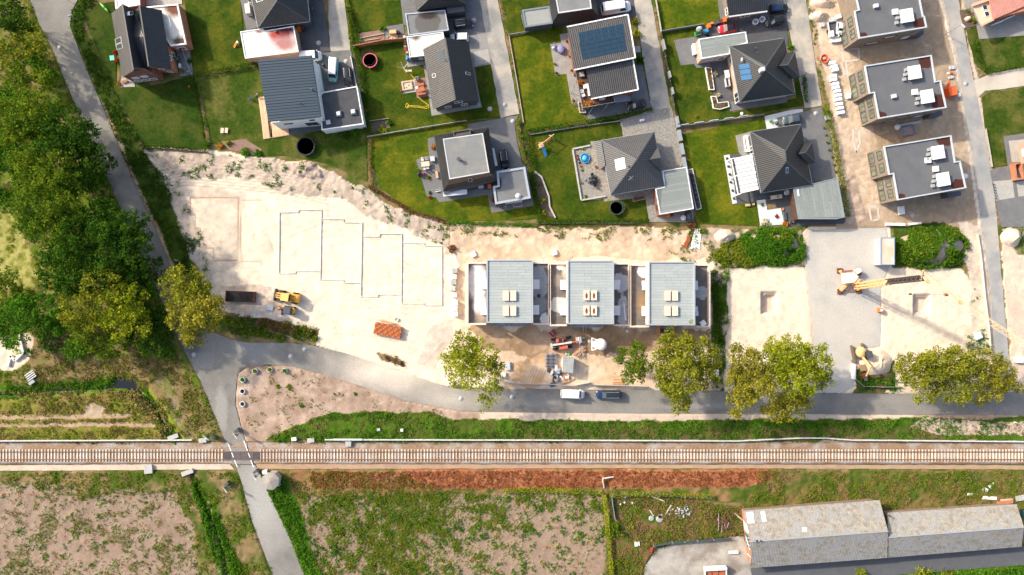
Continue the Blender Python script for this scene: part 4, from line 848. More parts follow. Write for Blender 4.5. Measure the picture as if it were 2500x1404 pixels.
def hip(label,E,ze,R1,R2,zr,tm,wm,inset=.45,group=G_H,capm=None):
 """hip roof house: eave corners NW, NE, SE, SW and the two ridge ends (north, south)"""
 t=T('house',label,'house',ctr(E),group);ft=foot_of(E,ze,inset);build(MB().prism(ft,-.1,ze-.12),'wall',wm,t)
 vs={'a':(*E[0],ze),'b':(*E[1],ze),'c':(*E[2],ze),'d':(*E[3],ze),'n':(*R1,zr),'s':(*R2,zr)}
 if R1==R2:fs=[('a','b','n'),('b','c','n'),('c','d','n'),('d','a','n')];del vs['s']
 else:fs=[('a','b','n'),('b','c','s','n'),('c','d','s'),('d','a','n','s')]
 poly_roof(t,'roof',vs,fs,tm)
 sg=[(vs['a'],vs['n']),(vs['b'],vs['n']),(vs['c'],vs.get('s',vs['n'])),(vs['d'],vs.get('s',vs['n']))]
 if R1!=R2:sg.append((vs['n'],vs['s']))
 caps(t,sg,capm);gutters(t,E,ze);return t,ft
t=T('house','red brick double gabled house with black roof at the top left','house',ctr([(272,30),(420,24),(436,188),(329,210)]),G_H)
E1=[(272,33),(331,22),(363,190),(299,190)];E2=[(331,22),(394,24),(418,169),(361,168)]
build(MB().prism(offs([W2(272,33,4.2),W2(338,22,4.2),W2(378,182,4.2),W2(299,192,4.2)],.3),-.1,4.0),'wall',brick_r,t)
build(MB().prism(offs([W2(331,22,3.6),W2(394,24,3.6),W2(418,169,3.6),W2(361,166,3.6)],.3),-.1,3.7),'wall',brick_o,t)
vs={'a':(272,33,4.0),'b':(299,190,4.0),'r1':(299,10,7.4),'r2':(326,172,7.4),'v1':(331,24,4.6),'v2':(356,168,4.6),'q1':(341,14,6.6),'q2':(363,162,6.6),'c':(394,25,3.7),'d':(418,169,3.7),'m1':(320,92,6.0),'m2':(352,89,6.5)}
poly_roof(t,'roof',{k:vs[k]for k in('a','b','r1','r2','v1','v2')},[('r1','r2','v2','v1')],tile_k);poly_roof(t,'roof',{k:vs[k]for k in('a','b','r1','r2')},[('a','b','r2','r1')],tile_b)  # west slope in lighter tiles; sunlight on it is painted into the colour
poly_roof(t,'roof',{k:vs[k]for k in('v1','v2','q1','q2','c','d')},[('v1','v2','q2','q1'),('q1','q2','d','c')],tile_k)
poly_roof(t,'valley_roof',{'n':(331,24,4.75),'m1':(319,92,6.1),'m2':(352,89,6.4),'s':(355,164,4.75)},[('n','m1','m2'),('m1','s','m2')],tile_k)
A,B,C_=W(299,190,4.0),W(326,172,7.4),W(370,182,4.3)
for nm,P3,m in(('gable',[W(302,189,3.9),W(374,182,3.9),W(352,171,5.0),W(327,171,7.25)],brick_r),('gable',[W(362,166,3.6),W(416,168,3.6),W(364,161,6.45)],brick_o)):
 mb=MB();nn=len(P3);q=[(p[0],p[1]+.35,p[2])for p in P3]
 mb.add(P3+q,[tuple(range(nn)),tuple(range(2*nn-1,nn-1,-1))]+[(i,(i+1)%nn,nn+(i+1)%nn,nn+i)for i in range(nn)]);build(mb,nm,m,t)
caps(t,[(vs['r1'],vs['r2']),(vs['q1'],vs['q2'])]);f1=offs([W2(272,33,4.2),W2(338,22,4.2),W2(378,182,4.2),W2(299,192,4.2)],.3)
for tt,z0,gl in((.28,2.5,blind),(.6,2.7,blind),(.2,.8,glass),(.48,.8,glass),(.74,.8,glass)):win(t,f1,2,1-tt,1.2,z0,.9,gm_=gl)
f2=offs([W2(331,22,3.6),W2(394,24,3.6),W2(418,169,3.6),W2(361,166,3.6)],.3)
for tt,z0,w_ in((.2,2.4,.9),(.45,2.2,1.3),(.8,2.2,.9),(.72,.5,1.4)):win(t,f2,1,tt,w_,z0,1.1)
win(t,f2,2,.55,1,2,.8);win(t,f2,2,.3,1,.6,.8)
HP=((272,33,4.0),(299,190,4.0),(299,10,7.4));skyl(t,(281,96),(296,89),(298,103),(283,109),black,zinc,'solar_collector',pl=HP);skyl(t,(283,110),(298,104),(301,117),(286,122),black,zinc,'solar_collector',pl=HP)
skyl(t,(309,30),(319,29),(320,38),(310,39),dgrey,white,'chimney',.6,((299,10,7.4),(326,172,7.4),(331,24,4.6)))
t,wl=flat('garage','flat roofed brick garage with stained pale roof beside the double gabled house','garage',[(357,16),(434,9),(455,108),(416,113)],3.0,brick_o,M('stained_pale_roof',(.62,.6,.55),(.54,.53,.5),.7,.9,stains=[(*W2(428,18,3),(2.6,2.0),(.16,.06,.035),.5,1.0),(*W2(440,100,3),(2.4,1.3),(.09,.06,.045),.6,1.0),(*W2(410,95,3),(1.2,2.5),(.42,.38,.3),.9,.8)]),wtrim,.2)
win(t,wl,2,.55,1.4,.6,1.3)
t,wl=flat('carport','white flat roofed carport above the brick double gabled house','carport',[(278,-30),(338,-34),(342,12),(282,22)],2.6,brick_r,M('white_roof',(.7,.69,.66),(.64,.63,.6),.5,.9),wtrim,.1)
t,ft=hip('black hip roofed house cut by the top edge, left of the first lane',[(600,-70),(742,-80),(756,52),(630,69)],3.4,(668,-40),(676,2),7.6,tile_k,brick_d)
skyl(t,(624,-6),(640,-8),(643,1),(627,6),pv,white,pl=((600,-70,3.4),(630,69,3.4),(676,2,7.6)))
rs=[]
for a,b,rx,ry,c in((690,80,3.4,2.0,(.2,.03,.035)),(700,72,2.6,1.0,(.07,.015,.02)),(668,84,1.4,1.4,(.42,.06,.045)),(695,106,3.2,2.0,(.38,.18,.17)),(632,77,1.0,.4,(.3,.09,.07))):rs.append((*W2(a,b,3),(rx,ry),c,.7,.9))
t,wl=flat('garage','white flat roofed garage with a red algae stain','garage',[(586,77),(640,69),(645,75),(717,63),(729,126),(598,143)],3.0,M('salmon_brick',(.5,.3,.2),(.42,.24,.16),.9,.85,pat='brick',pp=(.24,.08)),M('algae_roof',(.68,.675,.65),(.62,.62,.6),.5,.85,stains=rs,fine=.06),wtrim,.12,cw=.18)
flue(t,671,76,2.9,.3,.2)
t=T('house','white house with slate blue standing seam metal roof','house',ctr([(629,146),(761,135),(784,285),(655,297)]),G_H)
E=[(629,146),(761,135),(784,285),(655,297)];zq=(7.0,5.6,5.6,7.0)
ft=offs([W2(*p,6.2)for p in[(634,150),(761,139),(784,286),(658,298)]],.06)
build(MB().prism(ft,-.1,5.4),'wall',render_w,t)
P4=[W(*p,z)for p,z in zip(E,zq)];build(MB().add(P4+[(p[0],p[1],p[2]-.3)for p in P4],[(3,2,1,0),(4,5,6,7),(0,1,5,4),(1,2,6,5),(2,3,7,6),(3,0,4,7)]),'roof_deck',dgrey,t)
sheets(t,E,6,22,99,seam_m,'roof_panel',.1,.08,False,zq)
win(t,ft,2,.72,1.6,3.4,.5,dgrey);win(t,ft,2,.3,2.2,1.0,1.9,dgrey);win(t,ft,2,.22,.9,4.2,.7,dgrey)
build(MB().bar((*ft[2],4.9),(*ft[2],1.6),.3,.1),'downpipe',zinc,t);flue(t,760,217,6.0,.5,.1);flue(t,731,251,6.2,.3,.08)
t,wl=flat('garage','dark flat roofed white garage with two skylight domes','garage',[(786,225),(872,210),(888,303),(785,318),(780,235)],3.2,render_w,felt_d,white,.18,cw=.2)
for x,y in((826,277),(862,272)):
 a=W(x,y,3.5);s_=build(MB().box(a[0],a[1],3.2,1.1,1.1,.4,.14),'skylight',dgrey,t);build(MB().box(a[0],a[1],3.5,.8,.8,.22,.14,.7),'dome',white,s_)
obox(t,'roof_unit',801,298,3.05,.8,.8,.3,lgrey,.2)
build(MB().bar(W(777,158,2.2),W(787,221,2.2),.22,.5),'parapet_wall',wtrim,t)
tag(build(MB().prism([W2(*p)for p in[(631,238),(645,236),(660,300),(700,300),(707,330),(645,340)]],0,.16),'timber_deck',wood),'pale timber deck wrapped round the metal roofed house','deck')
dk=bpy.data.objects[-1]if False else C.objects['timber_deck'];ORG[dk.name]=tuple(dk.location)
for k in range(24):
 a=632+k*3.05;yt=239 if a<648 else 301;yb=338-(a-645)*.15
 yt=max(yt,238);x2=a+2.6+(yb-yt)*.13
 if a>646 and a<660:yt=238+(a-646)*4.4
 m=wood if k%3 else M('pale_wood_b',(.66,.45,.3),(.58,.38,.24),3)
 sl_=.13*(yb-yt)*(a<660)
 build(MB().prism([W2(*p)for p in[(a+(.9 if a<648 else 0),yt),(a+2.7+(.9 if a<648 else 0),yt),(a+2.7+sl_*.9,yb),(a+sl_*.9,yb)]],.16,.19),'deck_board',m,dk)
t=T('house','brown grey gabled house above the sandpit garden','house',ctr([(1033,120),(1144,102),(1169,249),(1057,266)]),G_H)
ft=offs([W2(*p,3.3)for p in[(1033,120),(1144,102),(1169,249),(1057,266)]],.45);build(MB().prism(ft,-.1,3.2),'wall',brick_d,t)
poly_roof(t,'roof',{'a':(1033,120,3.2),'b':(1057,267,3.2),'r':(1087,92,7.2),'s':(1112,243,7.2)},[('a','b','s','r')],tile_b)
poly_roof(t,'roof',{'c':(1144,102,3.2),'d':(1169,249,3.2),'r':(1087,92,7.21),'s':(1112,243,7.21)},[('c','d','s','r')],tile_k)  # darker tiles on the east slope; its shade is painted into the colour
caps(t,[((1087,92,7.2),(1112,243,7.2))])
for p3,q3,r3 in((3,2,(1111,238,7.0)),(0,1,(1088,97,7.0))):
 P3=[(*ft[p3],3.2),(*ft[q3],3.2),W(*r3)];sg=.3 if p3==3 else-.3;q=[(p[0],p[1]+sg,p[2])for p in P3]
 build(MB().add(P3+q,[(0,1,2),(5,4,3),(0,1,4,3),(1,2,5,4),(2,0,3,5)]),'gable',brick_d,t)
win(t,ft,2,.42,1.5,3.3,1.1);win(t,ft,2,.3,1.2,.9,1.2);win(t,ft,2,.7,1.2,.9,1.2)
for(x,y,w_,h_,z0,z1)in((1068,122,19,30,4.6,6.2),(1055,181,11,9,4.3,5.1)):
 skyl(t,(x,y),(x+w_*.75,y-w_*.16),(x+w_*.75+h_*.16,y-w_*.16+h_),(x+h_*.16,y+h_),pv if h_>12 else glass,white if h_<12 else dgrey,'solar_collector' if h_>12 else 'roof_window',pl=((1033,120,3.2),(1057,267,3.2),(1087,92,7.2)))
skyl(t,(1136,175),(1147,177),(1148,184),(1137,182),glass,white,pl=((1144,102,3.2),(1169,249,3.2),(1112,243,7.2)))
flue(t,1090,148,6.4,.5,.15)
t,wl=flat('garage','cream flat roofed garage joined to the brown grey gabled house','garage',[(992,89),(1082,77),(1090,130),(1000,140)],3.0,brick_d,M('cream_roof',(.66,.64,.58),(.6,.585,.54),.5,.9,stains=[(*W2(1015,92,3),(1.3,.7),(.13,.1,.07),.8,1)]),wtrim,.12,cw=.18)
win(t,wl,2,.72,.7,1.2,.8);win(t,wl,2,.35,.8,1.2,.8)
t,wl=flat('garage','grey flat roofed garage with a dark puddle stain','garage',[(989,33),(1087,24),(1096,74),(997,87)],3.1,brick_d,M('puddle_roof',(.19,.195,.2),(.165,.17,.175),.5,.9,stains=[(*W2(1042,56,3),(2.6,2.4),(.115,.11,.105),.12,.6),(*W2(1045,38,3),(2.2,.9),(.045,.03,.025),.5,.8)]),zinc,.15,cw=.22)
t=T('house','black roofed house at the top edge above the puddled garage','house',ctr([(1005,-90),(1130,-90),(1140,8),(1015,26)]),G_H)
ft=foot_of([(1000,-90),(1125,-100),(1140,9),(1016,26)],3.2,.3);build(MB().prism(ft,-.1,3.1),'wall',brick_d,t)
poly_roof(t,'roof',{'a':(1000,-90,3.2),'b':(1125,-100,3.2),'c':(1140,10,3.2),'d':(1016,27,3.2),'n':(1062,-60,7),'s':(1070,-25,7)},[('a','b','n'),('b','c','s','n'),('c','d','s'),('d','a','n','s')],tile_k)
caps(t,[((1016,27,3.2),(1070,-25,7)),((1140,10,3.2),(1070,-25,7))]);obox(t,'porch',1112,20,0,3.4,1.6,2.6,dgrey,.12)
t=T('house','black tiled house with a flat grey top storey','house',ctr([(1060,331),(1192,311),(1213,439),(1083,465)]),G_H)
E=[(1060,331),(1192,311),(1213,439),(1083,465)];I=[(1072,338),(1184,321),(1204,428),(1092,452)];Tp=[(1081,339),(1179,325),(1195,421),(1097,438)]
lw=offs([W2(*p,3.0)for p in[(1062,340),(1196,318),(1214,442),(1080,478)]],.3)
build(MB().prism(lw,-.1,2.9),'wall',brick_d,t)
vs={}
for i in range(4):vs['e%d'%i]=(*E[i],3.1);vs['i%d'%i]=(*I[i],4.5)
poly_roof(t,'roof',vs,[('e%d'%i,'e%d'%((i+1)%4),'i%d'%((i+1)%4),'i%d'%i)for i in range(4)],tile_k)
cl=plain('black_cladding',(.016,.016,.019),.6)
for i in range(4):
 j=(i+1)%4;build(MB().poly([W(*I[i],4.5),W(*I[j],4.5),W(*Tp[j],6.2),W(*Tp[i],6.2)]),'upper_wall',timber if i==2 else cl,t)
build(MB().prism([W2(*p,6.2)for p in Tp],6.0,6.22),'flat_roof',M('grey_roof_sheeting',(.205,.21,.208),(.18,.185,.19),.4,.9,pat='pave',pp=(5,1.0),pamt=.12,fine=.1,c3=(.25,.24,.22),s3=.4),t)
build(MB().ring([W2(*p,6.25)for p in Tp],.2,6.15,6.27),'coping',lgrey,t);flue(t,1120,388,6.3,.75,.26);gutters(t,E,3.1,dgrey)
dm_=offs([W2(*p,5.2)for p in[(1105,321),(1148,314),(1150,327),(1108,334)]],.0)
build(MB().ring(dm_,.2,3.2,5.2),'balcony_parapet',dgrey,t);build(MB().prism(offs(dm_,.2),3.2,4.9),'balcony_floor',M('brown_felt',(.16,.13,.12),(.09,.05,.045),.6,.9,fine=.12),t)
a=W(1148,438,5.4);skyl(t,(1143,436,5.3),(1152,435,5.3),(1153,443,4.7),(1144,444,4.7),glass,lgrey)
build(MB().prism([W2(*p,2.5)for p in[(1081,470),(1140,462),(1140,474),(1082,480)]],2.3,2.5),'porch_roof',lgrey,t);win(t,lw,2,.75,2.4,.3,2);win(t,lw,3,.4,2.4,.3,2)
build(MB().bar(W(1203,362,2.6),W(1212,405,2.6),.5,.12),'canopy',lgrey,t)
t,wl=flat('garage','grey flat roofed garage with a white satellite dish beside the flat topped house','garage',[(1212,418),(1282,407),(1296,484),(1209,499),(1203,455),(1215,452)],3.0,brick_d,M('garage_felt',(.16,.168,.178),(.135,.142,.152),.5,.9,stains=[(*W2(1214,447,3),(1.0,1.3),(.05,.035,.03),.25,1.0)],c3=(.2,.2,.195),s3=.5),zinc,.2,cw=.42)
win(t,wl,2,.35,1.4,.8,1.3);win(t,wl,2,.6,1.4,.8,1.3)
di=T('satellite_dish','white satellite dish lying tilted on the grey garage roof','satellite dish',W(1265,479,2.8));build(MB().lathe(0,0,[(0,.25),(.3,.3),(.5,.45),(.52,.5)],14,1,.9),'reflector',white,di,True,local=True);build(MB().bar((0,0,0),(0,0,.3),.08,.08).bar((0,0,.3),(.3,.2,.8),.04,.04),'arm',grey,di,local=True)
t=T('house','two roofed house with a large solar array','house',ctr([(1384,66),(1545,40),(1558,219),(1410,240)]),G_H)
E=[(1384,66),(1533,36),(1551,141),(1402,171)];ft=offs([W2(*p,5.6)for p in E],.5)
build(MB().prism(ft,-.1,5.3),'wall',brick_r,t);poly_roof(t,'roof',{'a':(*E[0],5.6),'b':(*E[1],5.6),'c':(*E[2],6.6),'d':(*E[3],6.6)},[('a','b','c','d')],tile_b)
E_2=[(1430,166),(1545,144),(1558,219),(1443,242)];ft2=offs([W2(*p,5.0)for p in E_2],.4);build(MB().prism(ft2,-.1,5.0),'wall',brick_r,t)
poly_roof(t,'roof',{'a':(*E_2[0],5.9),'b':(*E_2[1],5.9),'c':(*E_2[2],5.2),'d':(*E_2[3],5.2)},[('a','b','c','d')],tile_b)
for e_,z4 in((E,(5.6,5.6,6.6,6.6)),(E_2,(5.9,5.9,5.2,5.2))):
 for i in range(4):
  if e_ is E_2 and i==0:continue
  if i==3:continue
  A,B=W(*e_[i],z4[i]),W(*e_[(i+1)%4],z4[(i+1)%4]);build(MB().bar((A[0],A[1],A[2]+.03),(B[0],B[1],B[2]+.03),.22,.2),'verge_board',white,t)
q=[(1410.5,80),(1520,57.5),(1531,124),(1422.5,146.5)]
zz=[5.75,5.75,6.35,6.35];A,B,C_,D=[np.array(W(*p,z))for p,z in zip(q,zz)]
for r in range(6):
 for c in range(6):
  def f(u,v):return(A*(1-u)+B*u)*(1-v)+(D*(1-u)+C_*u)*v
  u0,u1,v0,v1=c/6+.004,(c+1)/6-.004,r/6+.006,(r+1)/6-.006
  P4=[f(u0,v1),f(u1,v1),f(u1,v0),f(u0,v0)]
  build(MB().add([(p[0],p[1],p[2]+.06)for p in P4]+[(p[0],p[1],p[2]+.1)for p in P4],[(4,5,6,7),(0,1,5,4),(1,2,6,5),(2,3,7,6),(3,0,4,7)]),'solar_panel',pv,t)
build(MB().add([(p[0],p[1],p[2]+.04)for p in(A,B,C_,D)],[(3,2,1,0)]),'panel_frame',plain('panel_frame',(.2,.23,.25)),t)
dkq=[(1404,172),(1432,167),(1443,243),(1496,236),(1502,250),(1422,264)]
build(MB().prism([W2(*p,3.2)for p in dkq],2.9,3.2),'roof_deck',dwood,t);fl=offs([W2(*p,3.2)for p in dkq],.15);build(MB().prism([W2(*p,2.9)for p in[(1412,176),(1436,170),(1444,244),(1498,238),(1500,246),(1426,260)]],-.1,2.88),'wall',brick_d,t)
rp=[(1404,172),(1422,263),(1502,249),(1498,236)]
mb=MB()
for a,b in zip(rp,rp[1:]):
 for z in(4.15,3.8,3.5):mb.bar(W(*a,z),W(*b,z),.06,.06)
 k=max(2,int(hypot(b[0]-a[0],b[1]-a[1])/15))
 for j in range(k+1):p_=W(a[0]+(b[0]-a[0])*j/k,a[1]+(b[1]-a[1])*j/k,4.1);mb.bar((p_[0],p_[1],2.9),(p_[0],p_[1],4.15),.07,.07)
build(mb,'railing',steel,t)
mb=MB()
for a in((1404,207),(1412,238),(1450,258),(1484,254)):p_=W(*a,3.1);mb.bar((p_[0],p_[1],3.1),(p_[0]-.6,p_[1]-.7,0),.1,.1)
build(mb,'deck_strut',steel,t)
mb=MB()
for k in range(9):a=W(1503+k*4.2,238-k*.4+4,2.9-k*.32);mb.box(a[0],a[1],2.9-k*.32,.3,1.3,.05,.15)
build(mb,'outdoor_stair',grey,t)
dkg='furniture on the solar house roof deck'
for nm,x,y,sx,sy,sz,m,l,rz in(('planter_box',1420,183,.8,.85,.5,grey,'grey square planter box under the roof edge on the deck',.15),('corner_sofa',1430,212,1.0,.8,.5,white,'white corner sofa on the roof deck',.15),('side_table',1421,224,.6,.65,.4,lgrey,'grey low table on the roof deck',.15),('stool',1424,234,.55,.5,.45,white,'white stool on the roof deck',.3),('barbecue',1469,241,1.1,.6,.9,lgrey,'silver barbecue under the lower roof edge on the deck',.15)):
 tt=T(nm,l,nm.replace('_',' '),W(x,y,3.2),dkg,rz);build(MB().box(0,0,sz*.45,sx,sy,sz*.9),'base',m,tt,local=True);build(MB().box(0,0,sz*.95,sx*1.04,sy*1.04,.08),'top',m,tt,local=True)
 if nm=='corner_sofa':build(MB().box(.5,-.95,.25,.6,1.9,.5),'chaise',m,tt,local=True)
for x,y,l in((1430,257,'golden grass tub at the deck corner'),(1440,255,'wide golden grass tub along the deck railing'),(1415,204,'small orange plant tub by the deck railing')):
 a=W(x,y,3.2);p=rng.normal(size=(110,3))*np.array([.32,.25,.22])+np.array([a[0],a[1],3.7]);tt=T('plant_tub',l,'plant tub',a,dkg);npmesh('grass',cards(p,.16),4,L_org,tt);build(MB().box(0,0,.2,.7,.5,.4),'tub',dgrey,tt,local=True)
t=T('house','black tiled house with pale flat top at the top edge right of the second lane','house',ctr([(1340,-60),(1450,-60),(1461,39),(1350,53)]),G_H)
E=[(1325,-90),(1445,-100),(1461,39),(1350,53)];I=[(1344,-70),(1432,-80),(1445,21),(1363,33)]
ft=foot_of(E,3.2,.3);build(MB().prism(ft,-.1,3.1),'wall',dgrey,t);vs={}
for i in range(4):vs['e%d'%i]=(*E[i],3.1);vs['i%d'%i]=(*I[i],5.0)
poly_roof(t,'roof',vs,[('e%d'%i,'e%d'%((i+1)%4),'i%d'%((i+1)%4),'i%d'%i)for i in range(4)],tile_k);build(MB().prism([W2(*p,5)for p in I],4.7,5.0),'flat_roof',felt,t);build(MB().ring([W2(*p,5.05)for p in I],.25,4.9,5.08),'coping',lgrey,t)
flat('shed','small flat roofed shed with grey roof at the top, beside the second lane','shed',[(1274,24),(1341,14),(1350,57),(1282,67)],2.8,dgrey,M('shed_felt',(.31,.315,.3),(.28,.285,.27),.6,.9,pat='pave',pp=(5,1),pamt=.1,fine=.08),plain('blue_grey_trim',(.16,.2,.24)),.14,cw=.32)
t=T('house','dark tiled bungalow at the top edge above the parked red car','house',ctr([(1774,-60),(1873,-60),(1873,29),(1780,41)]),G_H)
E=[(1764,-70),(1862,-80),(1873,27),(1780,40)];ft=foot_of(E,2.9,.25);build(MB().prism(ft,-.1,2.8),'wall',brick_t,t);poly_roof(t,'roof',{'a':(*E[0],5.2),'b':(*E[1],5.2),'c':(*E[2],2.9),'d':(*E[3],2.9)},[('a','b','c','d')],tile_k)
build(MB().bar(W(1780,41,2.9),W(1873,28,2.9),.25,.2),'gutter',lgrey,t);win(t,ft,3,.15,1.2,.8,1.2);win(t,ft,3,.6,1.2,.8,1.2);win(t,ft,2,.5,1.8,.8,1.2)
E=[(1781,113),(1915,93),(1941,229),(1806,249)]
t,ft=hip('hip roofed pale brick house with three blue solar collectors',E,3.6,(1869,163),(1868,170),8.4,tile_k,brick_p)
poly_roof(t,'gable_roof',{'x':(1903,160,6.3),'y':(1923,158,6.3),'a':(1921,129,4.0),'b':(1941,126,4.0),'c':(1953,189,4.0),'d':(1936,192,4.0)},[('x','a','b','y'),('b','c','y'),('x','y','c','d')],tile_k)
caps(t,[((1903,160,6.3),(1923,158,6.3)),((1941,126,4),(1923,158,6.3)),((1953,189,4),(1923,158,6.3))]);build(MB().prism(offs([W2(*p,3.8)for p in[(1910,130),(1940,127),(1952,189),(1920,193)]],.3),-.1,3.7),'wall',brick_p,t)
for k in range(3):
 y=155+k*13.5;x=1804+k*2.4
 skyl(t,(x,y+3),(x+26,y-1),(x+28,y+11),(x+2.5,y+15),pvblue,pvblue,'solar_collector',.12,((1781,113,3.6),(1806,249,3.6),(1869,166,8.4)))
obox(t,'chimney',1863,168,7.8,.7,.7,1.3,lgrey,.15);flue(t,1845,116,5.2,.5);flue(t,1850,128,5.8,.3)
win(t,ft,3,.1,1.8,.2,2.1);win(t,ft,3,.82,.9,.9,1.3);win(t,ft,2,.6,1.4,.8,1.1)
di=T('satellite_dish','grey satellite dish on the roof above the blue collectors','satellite dish',W(1809,149,5.2));build(MB().lathe(0,0,[(0,.5),(.3,.55),(.45,.7)],12,.6,1),'reflector',lgrey,di,True,local=True);build(MB().bar((0,0,-.3),(0,0,.5),.06,.06),'mast',grey,di,local=True)
t,wl=flat('garage','long garage with grey green sheet roof behind the red car','garage',[(1705,95),(1821,77),(1826,105),(1783,116),(1782,132),(1713,144)],3.1,brick_p,under,wtrim,.12,cw=.2)
sheets(t,[(1707,97),(1820,79.5),(1825,124),(1714.5,142)],2.99,9,3.4,sheet_m);win(t,wl,4,.65,1.1,1.2,.7);win(t,wl,4,.2,1.1,.1,2)
E=[(1466,343),(1597,322),(1622,454),(1491,476)]
t,ft=hip('grey hip roofed house with one white skylight, beside the blue pool',E,3.1,(1554,391),(1554,391),7.8,tile_g,brick_p)
poly_roof(t,'lean_to_roof',{'a':(1452,345,2.7),'b':(1468,343,3.4),'c':(1478,402,3.4),'d':(1464,416,2.7)},[('a','b','c','d')],tile_g);build(MB().prism(offs([W2(*p,2.6)for p in[(1454,347),(1480,344),(1490,402),(1466,412)]],.3),-.1,2.5),'wall',brick_p,t)
poly_roof(t,'gable_roof',{'x':(1586,389,5.6),'y':(1613,385,5.6),'a':(1605,360,3.6),'b':(1607,360,3.6),'c':(1616,416,3.4),'d':(1614,417,3.5)},[('x','a','b','y'),('x','y','c','d')],tile_g)
caps(t,[((1586,389,5.6),(1613,385,5.6)),((1586,389,5.6),(1614,417,3.5))],wd=.14)
skyl(t,(1501,390),(1524,384),(1528,411),(1505,417),blind,white,pl=((1466,343,3.1),(1491,476,3.1),(1554,391,7.8)));flue(t,1535,406,6.3,.5)
mb=MB();a=W(1537,438,5.6);mb.bar((a[0],a[1],4.6),(a[0],a[1],6.6),.08,.08).bar((a[0]-.4,a[1]-.3,6.5),(a[0]+.5,a[1]+.5,6.5),.05,.05).bar((a[0]+.4,a[1]-.1,6.4),(a[0]-.2,a[1]+.5,6.4),.05,.05)
tag(build(mb,'roof_aerial',steel),'metal aerial on the shaded slope of the grey hip roof','aerial')
t,wl=flat('garage','garage with grey green sheet roof left of the pool house stepping yard','garage',[(1617,417),(1677,407),(1694,510),(1611,524),(1600,461),(1622,456)],3.0,brick_r,under,wtrim,.12,cw=.18)
t['label']='garage with grey green sheet roof joined to the grey hip roofed pool house'
sheets(t,[(1618,419),(1676,409),(1692,508),(1612,521)],2.9,15,3.2,sheet_m);win(t,wl,3,.3,1,1,1.2,dgrey)
E=[(1831,322),(1956,303),(1983,451),(1858,471)]
t,ft=hip('black hip roofed house with a white terrace roof',E,3.2,(1917,369),(1919,394),8.0,tile_k,brick_d)
poly_roof(t,'gable_roof',{'x':(1950,375,5.9),'y':(1966,372,5.9),'a':(1964,350,3.8),'b':(1982,347,3.8),'c':(1991,397,3.8),'d':(1975,401,3.8)},[('x','a','b','y'),('b','c','y'),('x','y','c','d')],tile_k)
caps(t,[((1950,375,5.9),(1966,372,5.9)),((1982,347,3.8),(1966,372,5.9)),((1991,397,3.8),(1966,372,5.9))]);build(MB().prism(offs([W2(*p,3.6)for p in[(1950,350),(1981,348),(1990,397),(1960,401)]],.3),-.1,3.5),'wall',brick_d,t)
skyl(t,(1918,409),(1925,408),(1925.5,422),(1918.5,423),pvblue,lgrey,pl=((1983,451,3.2),(1858,471,3.2),(1919,394,8.0)));win(t,ft,3,.75,1.4,.2,2.1);win(t,ft,3,.35,3,.2,2.1)
t=T('pergola','white louvred terrace roof with ribbed panels','pergola',ctr([(1792,386),(1835,378),(1851,464),(1809,473)]));q=[(1792,386),(1835,378),(1851,464),(1809,473)]
pw=[M('pergola_white',(.78,.79,.78),rough=.45,fine=.03),M('pergola_white_b',(.5,.53,.54),rough=.45,fine=.03)]
for r in range(9):
 A,B,C_,D=[np.array(W(*p,2.7))for p in q]
 def f(u,v):return(A*(1-u)+B*u)*(1-v)+(D*(1-u)+C_*u)*v
 v0,v1=r/9,(r+1)/9-.012;P4=[f(0,v1),f(1,v1),f(1,v0),f(0,v0)];zo=(0,.35,.35,0)
 for i in range(4):P4[i]=(P4[i][0],P4[i][1],P4[i][2]+zo[i])
 build(MB().add([(p[0],p[1],p[2]-.05)for p in P4]+P4,[(4,5,6,7),(3,2,1,0),(0,1,5,4),(1,2,6,5),(2,3,7,6),(3,0,4,7)]),'roof_panel',pw[r%2],t)
for p in((1785,388),(1793,431),(1802,475)):a=W(*p,2.4);build(MB().bar((a[0],a[1],0),(a[0],a[1],2.5),.16,.16),'post',white,t)
build(MB().bar(W(1785,388,2.5),W(1802,475,2.5),.18,.2),'beam',white,t)
for p,p2 in(((1785,388),(1793,386)),((1793,431),(1800,428)),((1802,475),(1810,472))):build(MB().bar(W(*p,2.55),W(*p2,2.6),.16,.16),'crossbar',white,t)
t,wl=flat('garage','skewed garage with grey green sheet roof at the right of the pergola house','garage',[(1937,460),(2045,433),(2063,530),(2043,535),(1950,535)],3.0,dwood,under,plain('trim_grey_blue',(.22,.27,.3)),.1,cw=.18)
sheets(t,[(1939,462),(1951,533),(2061,530),(2044,435.5)],2.93,14,2.4,sheet_m)
RG='row houses under construction'
wet=M('wet_screed',(.17,.155,.145),(.12,.11,.105),.6,.85,pat='pave',pp=(2.4,.85),pamt=.22,fine=.14);
crm=M('sand_lime_wall',(.74,.62,.52),(.66,.54,.45),1,.9,pat='brick',pp=(.5,.25),pamt=.1);wins=M('insulation_white',(.76,.77,.78),fine=.04,rough=.8)
def terrace_mat(i,st):return M('terrace_screed_%d'%i,(.16,.145,.135),(.115,.105,.1),.6,.85,pat='pave',pp=(2.4,.62),pamt=.3,fine=.16,stains=st)
RX=[(1188,1301,634,788),(1385.5,1498.6,636,791),(1584,1697,639,794)]
TL=[(1144,1187),(1344,1383),(1539,1583)];TR=[(1302,1338),(1499,1533),(1698,1727)]
ORDN=['left hand','middle','right hand']
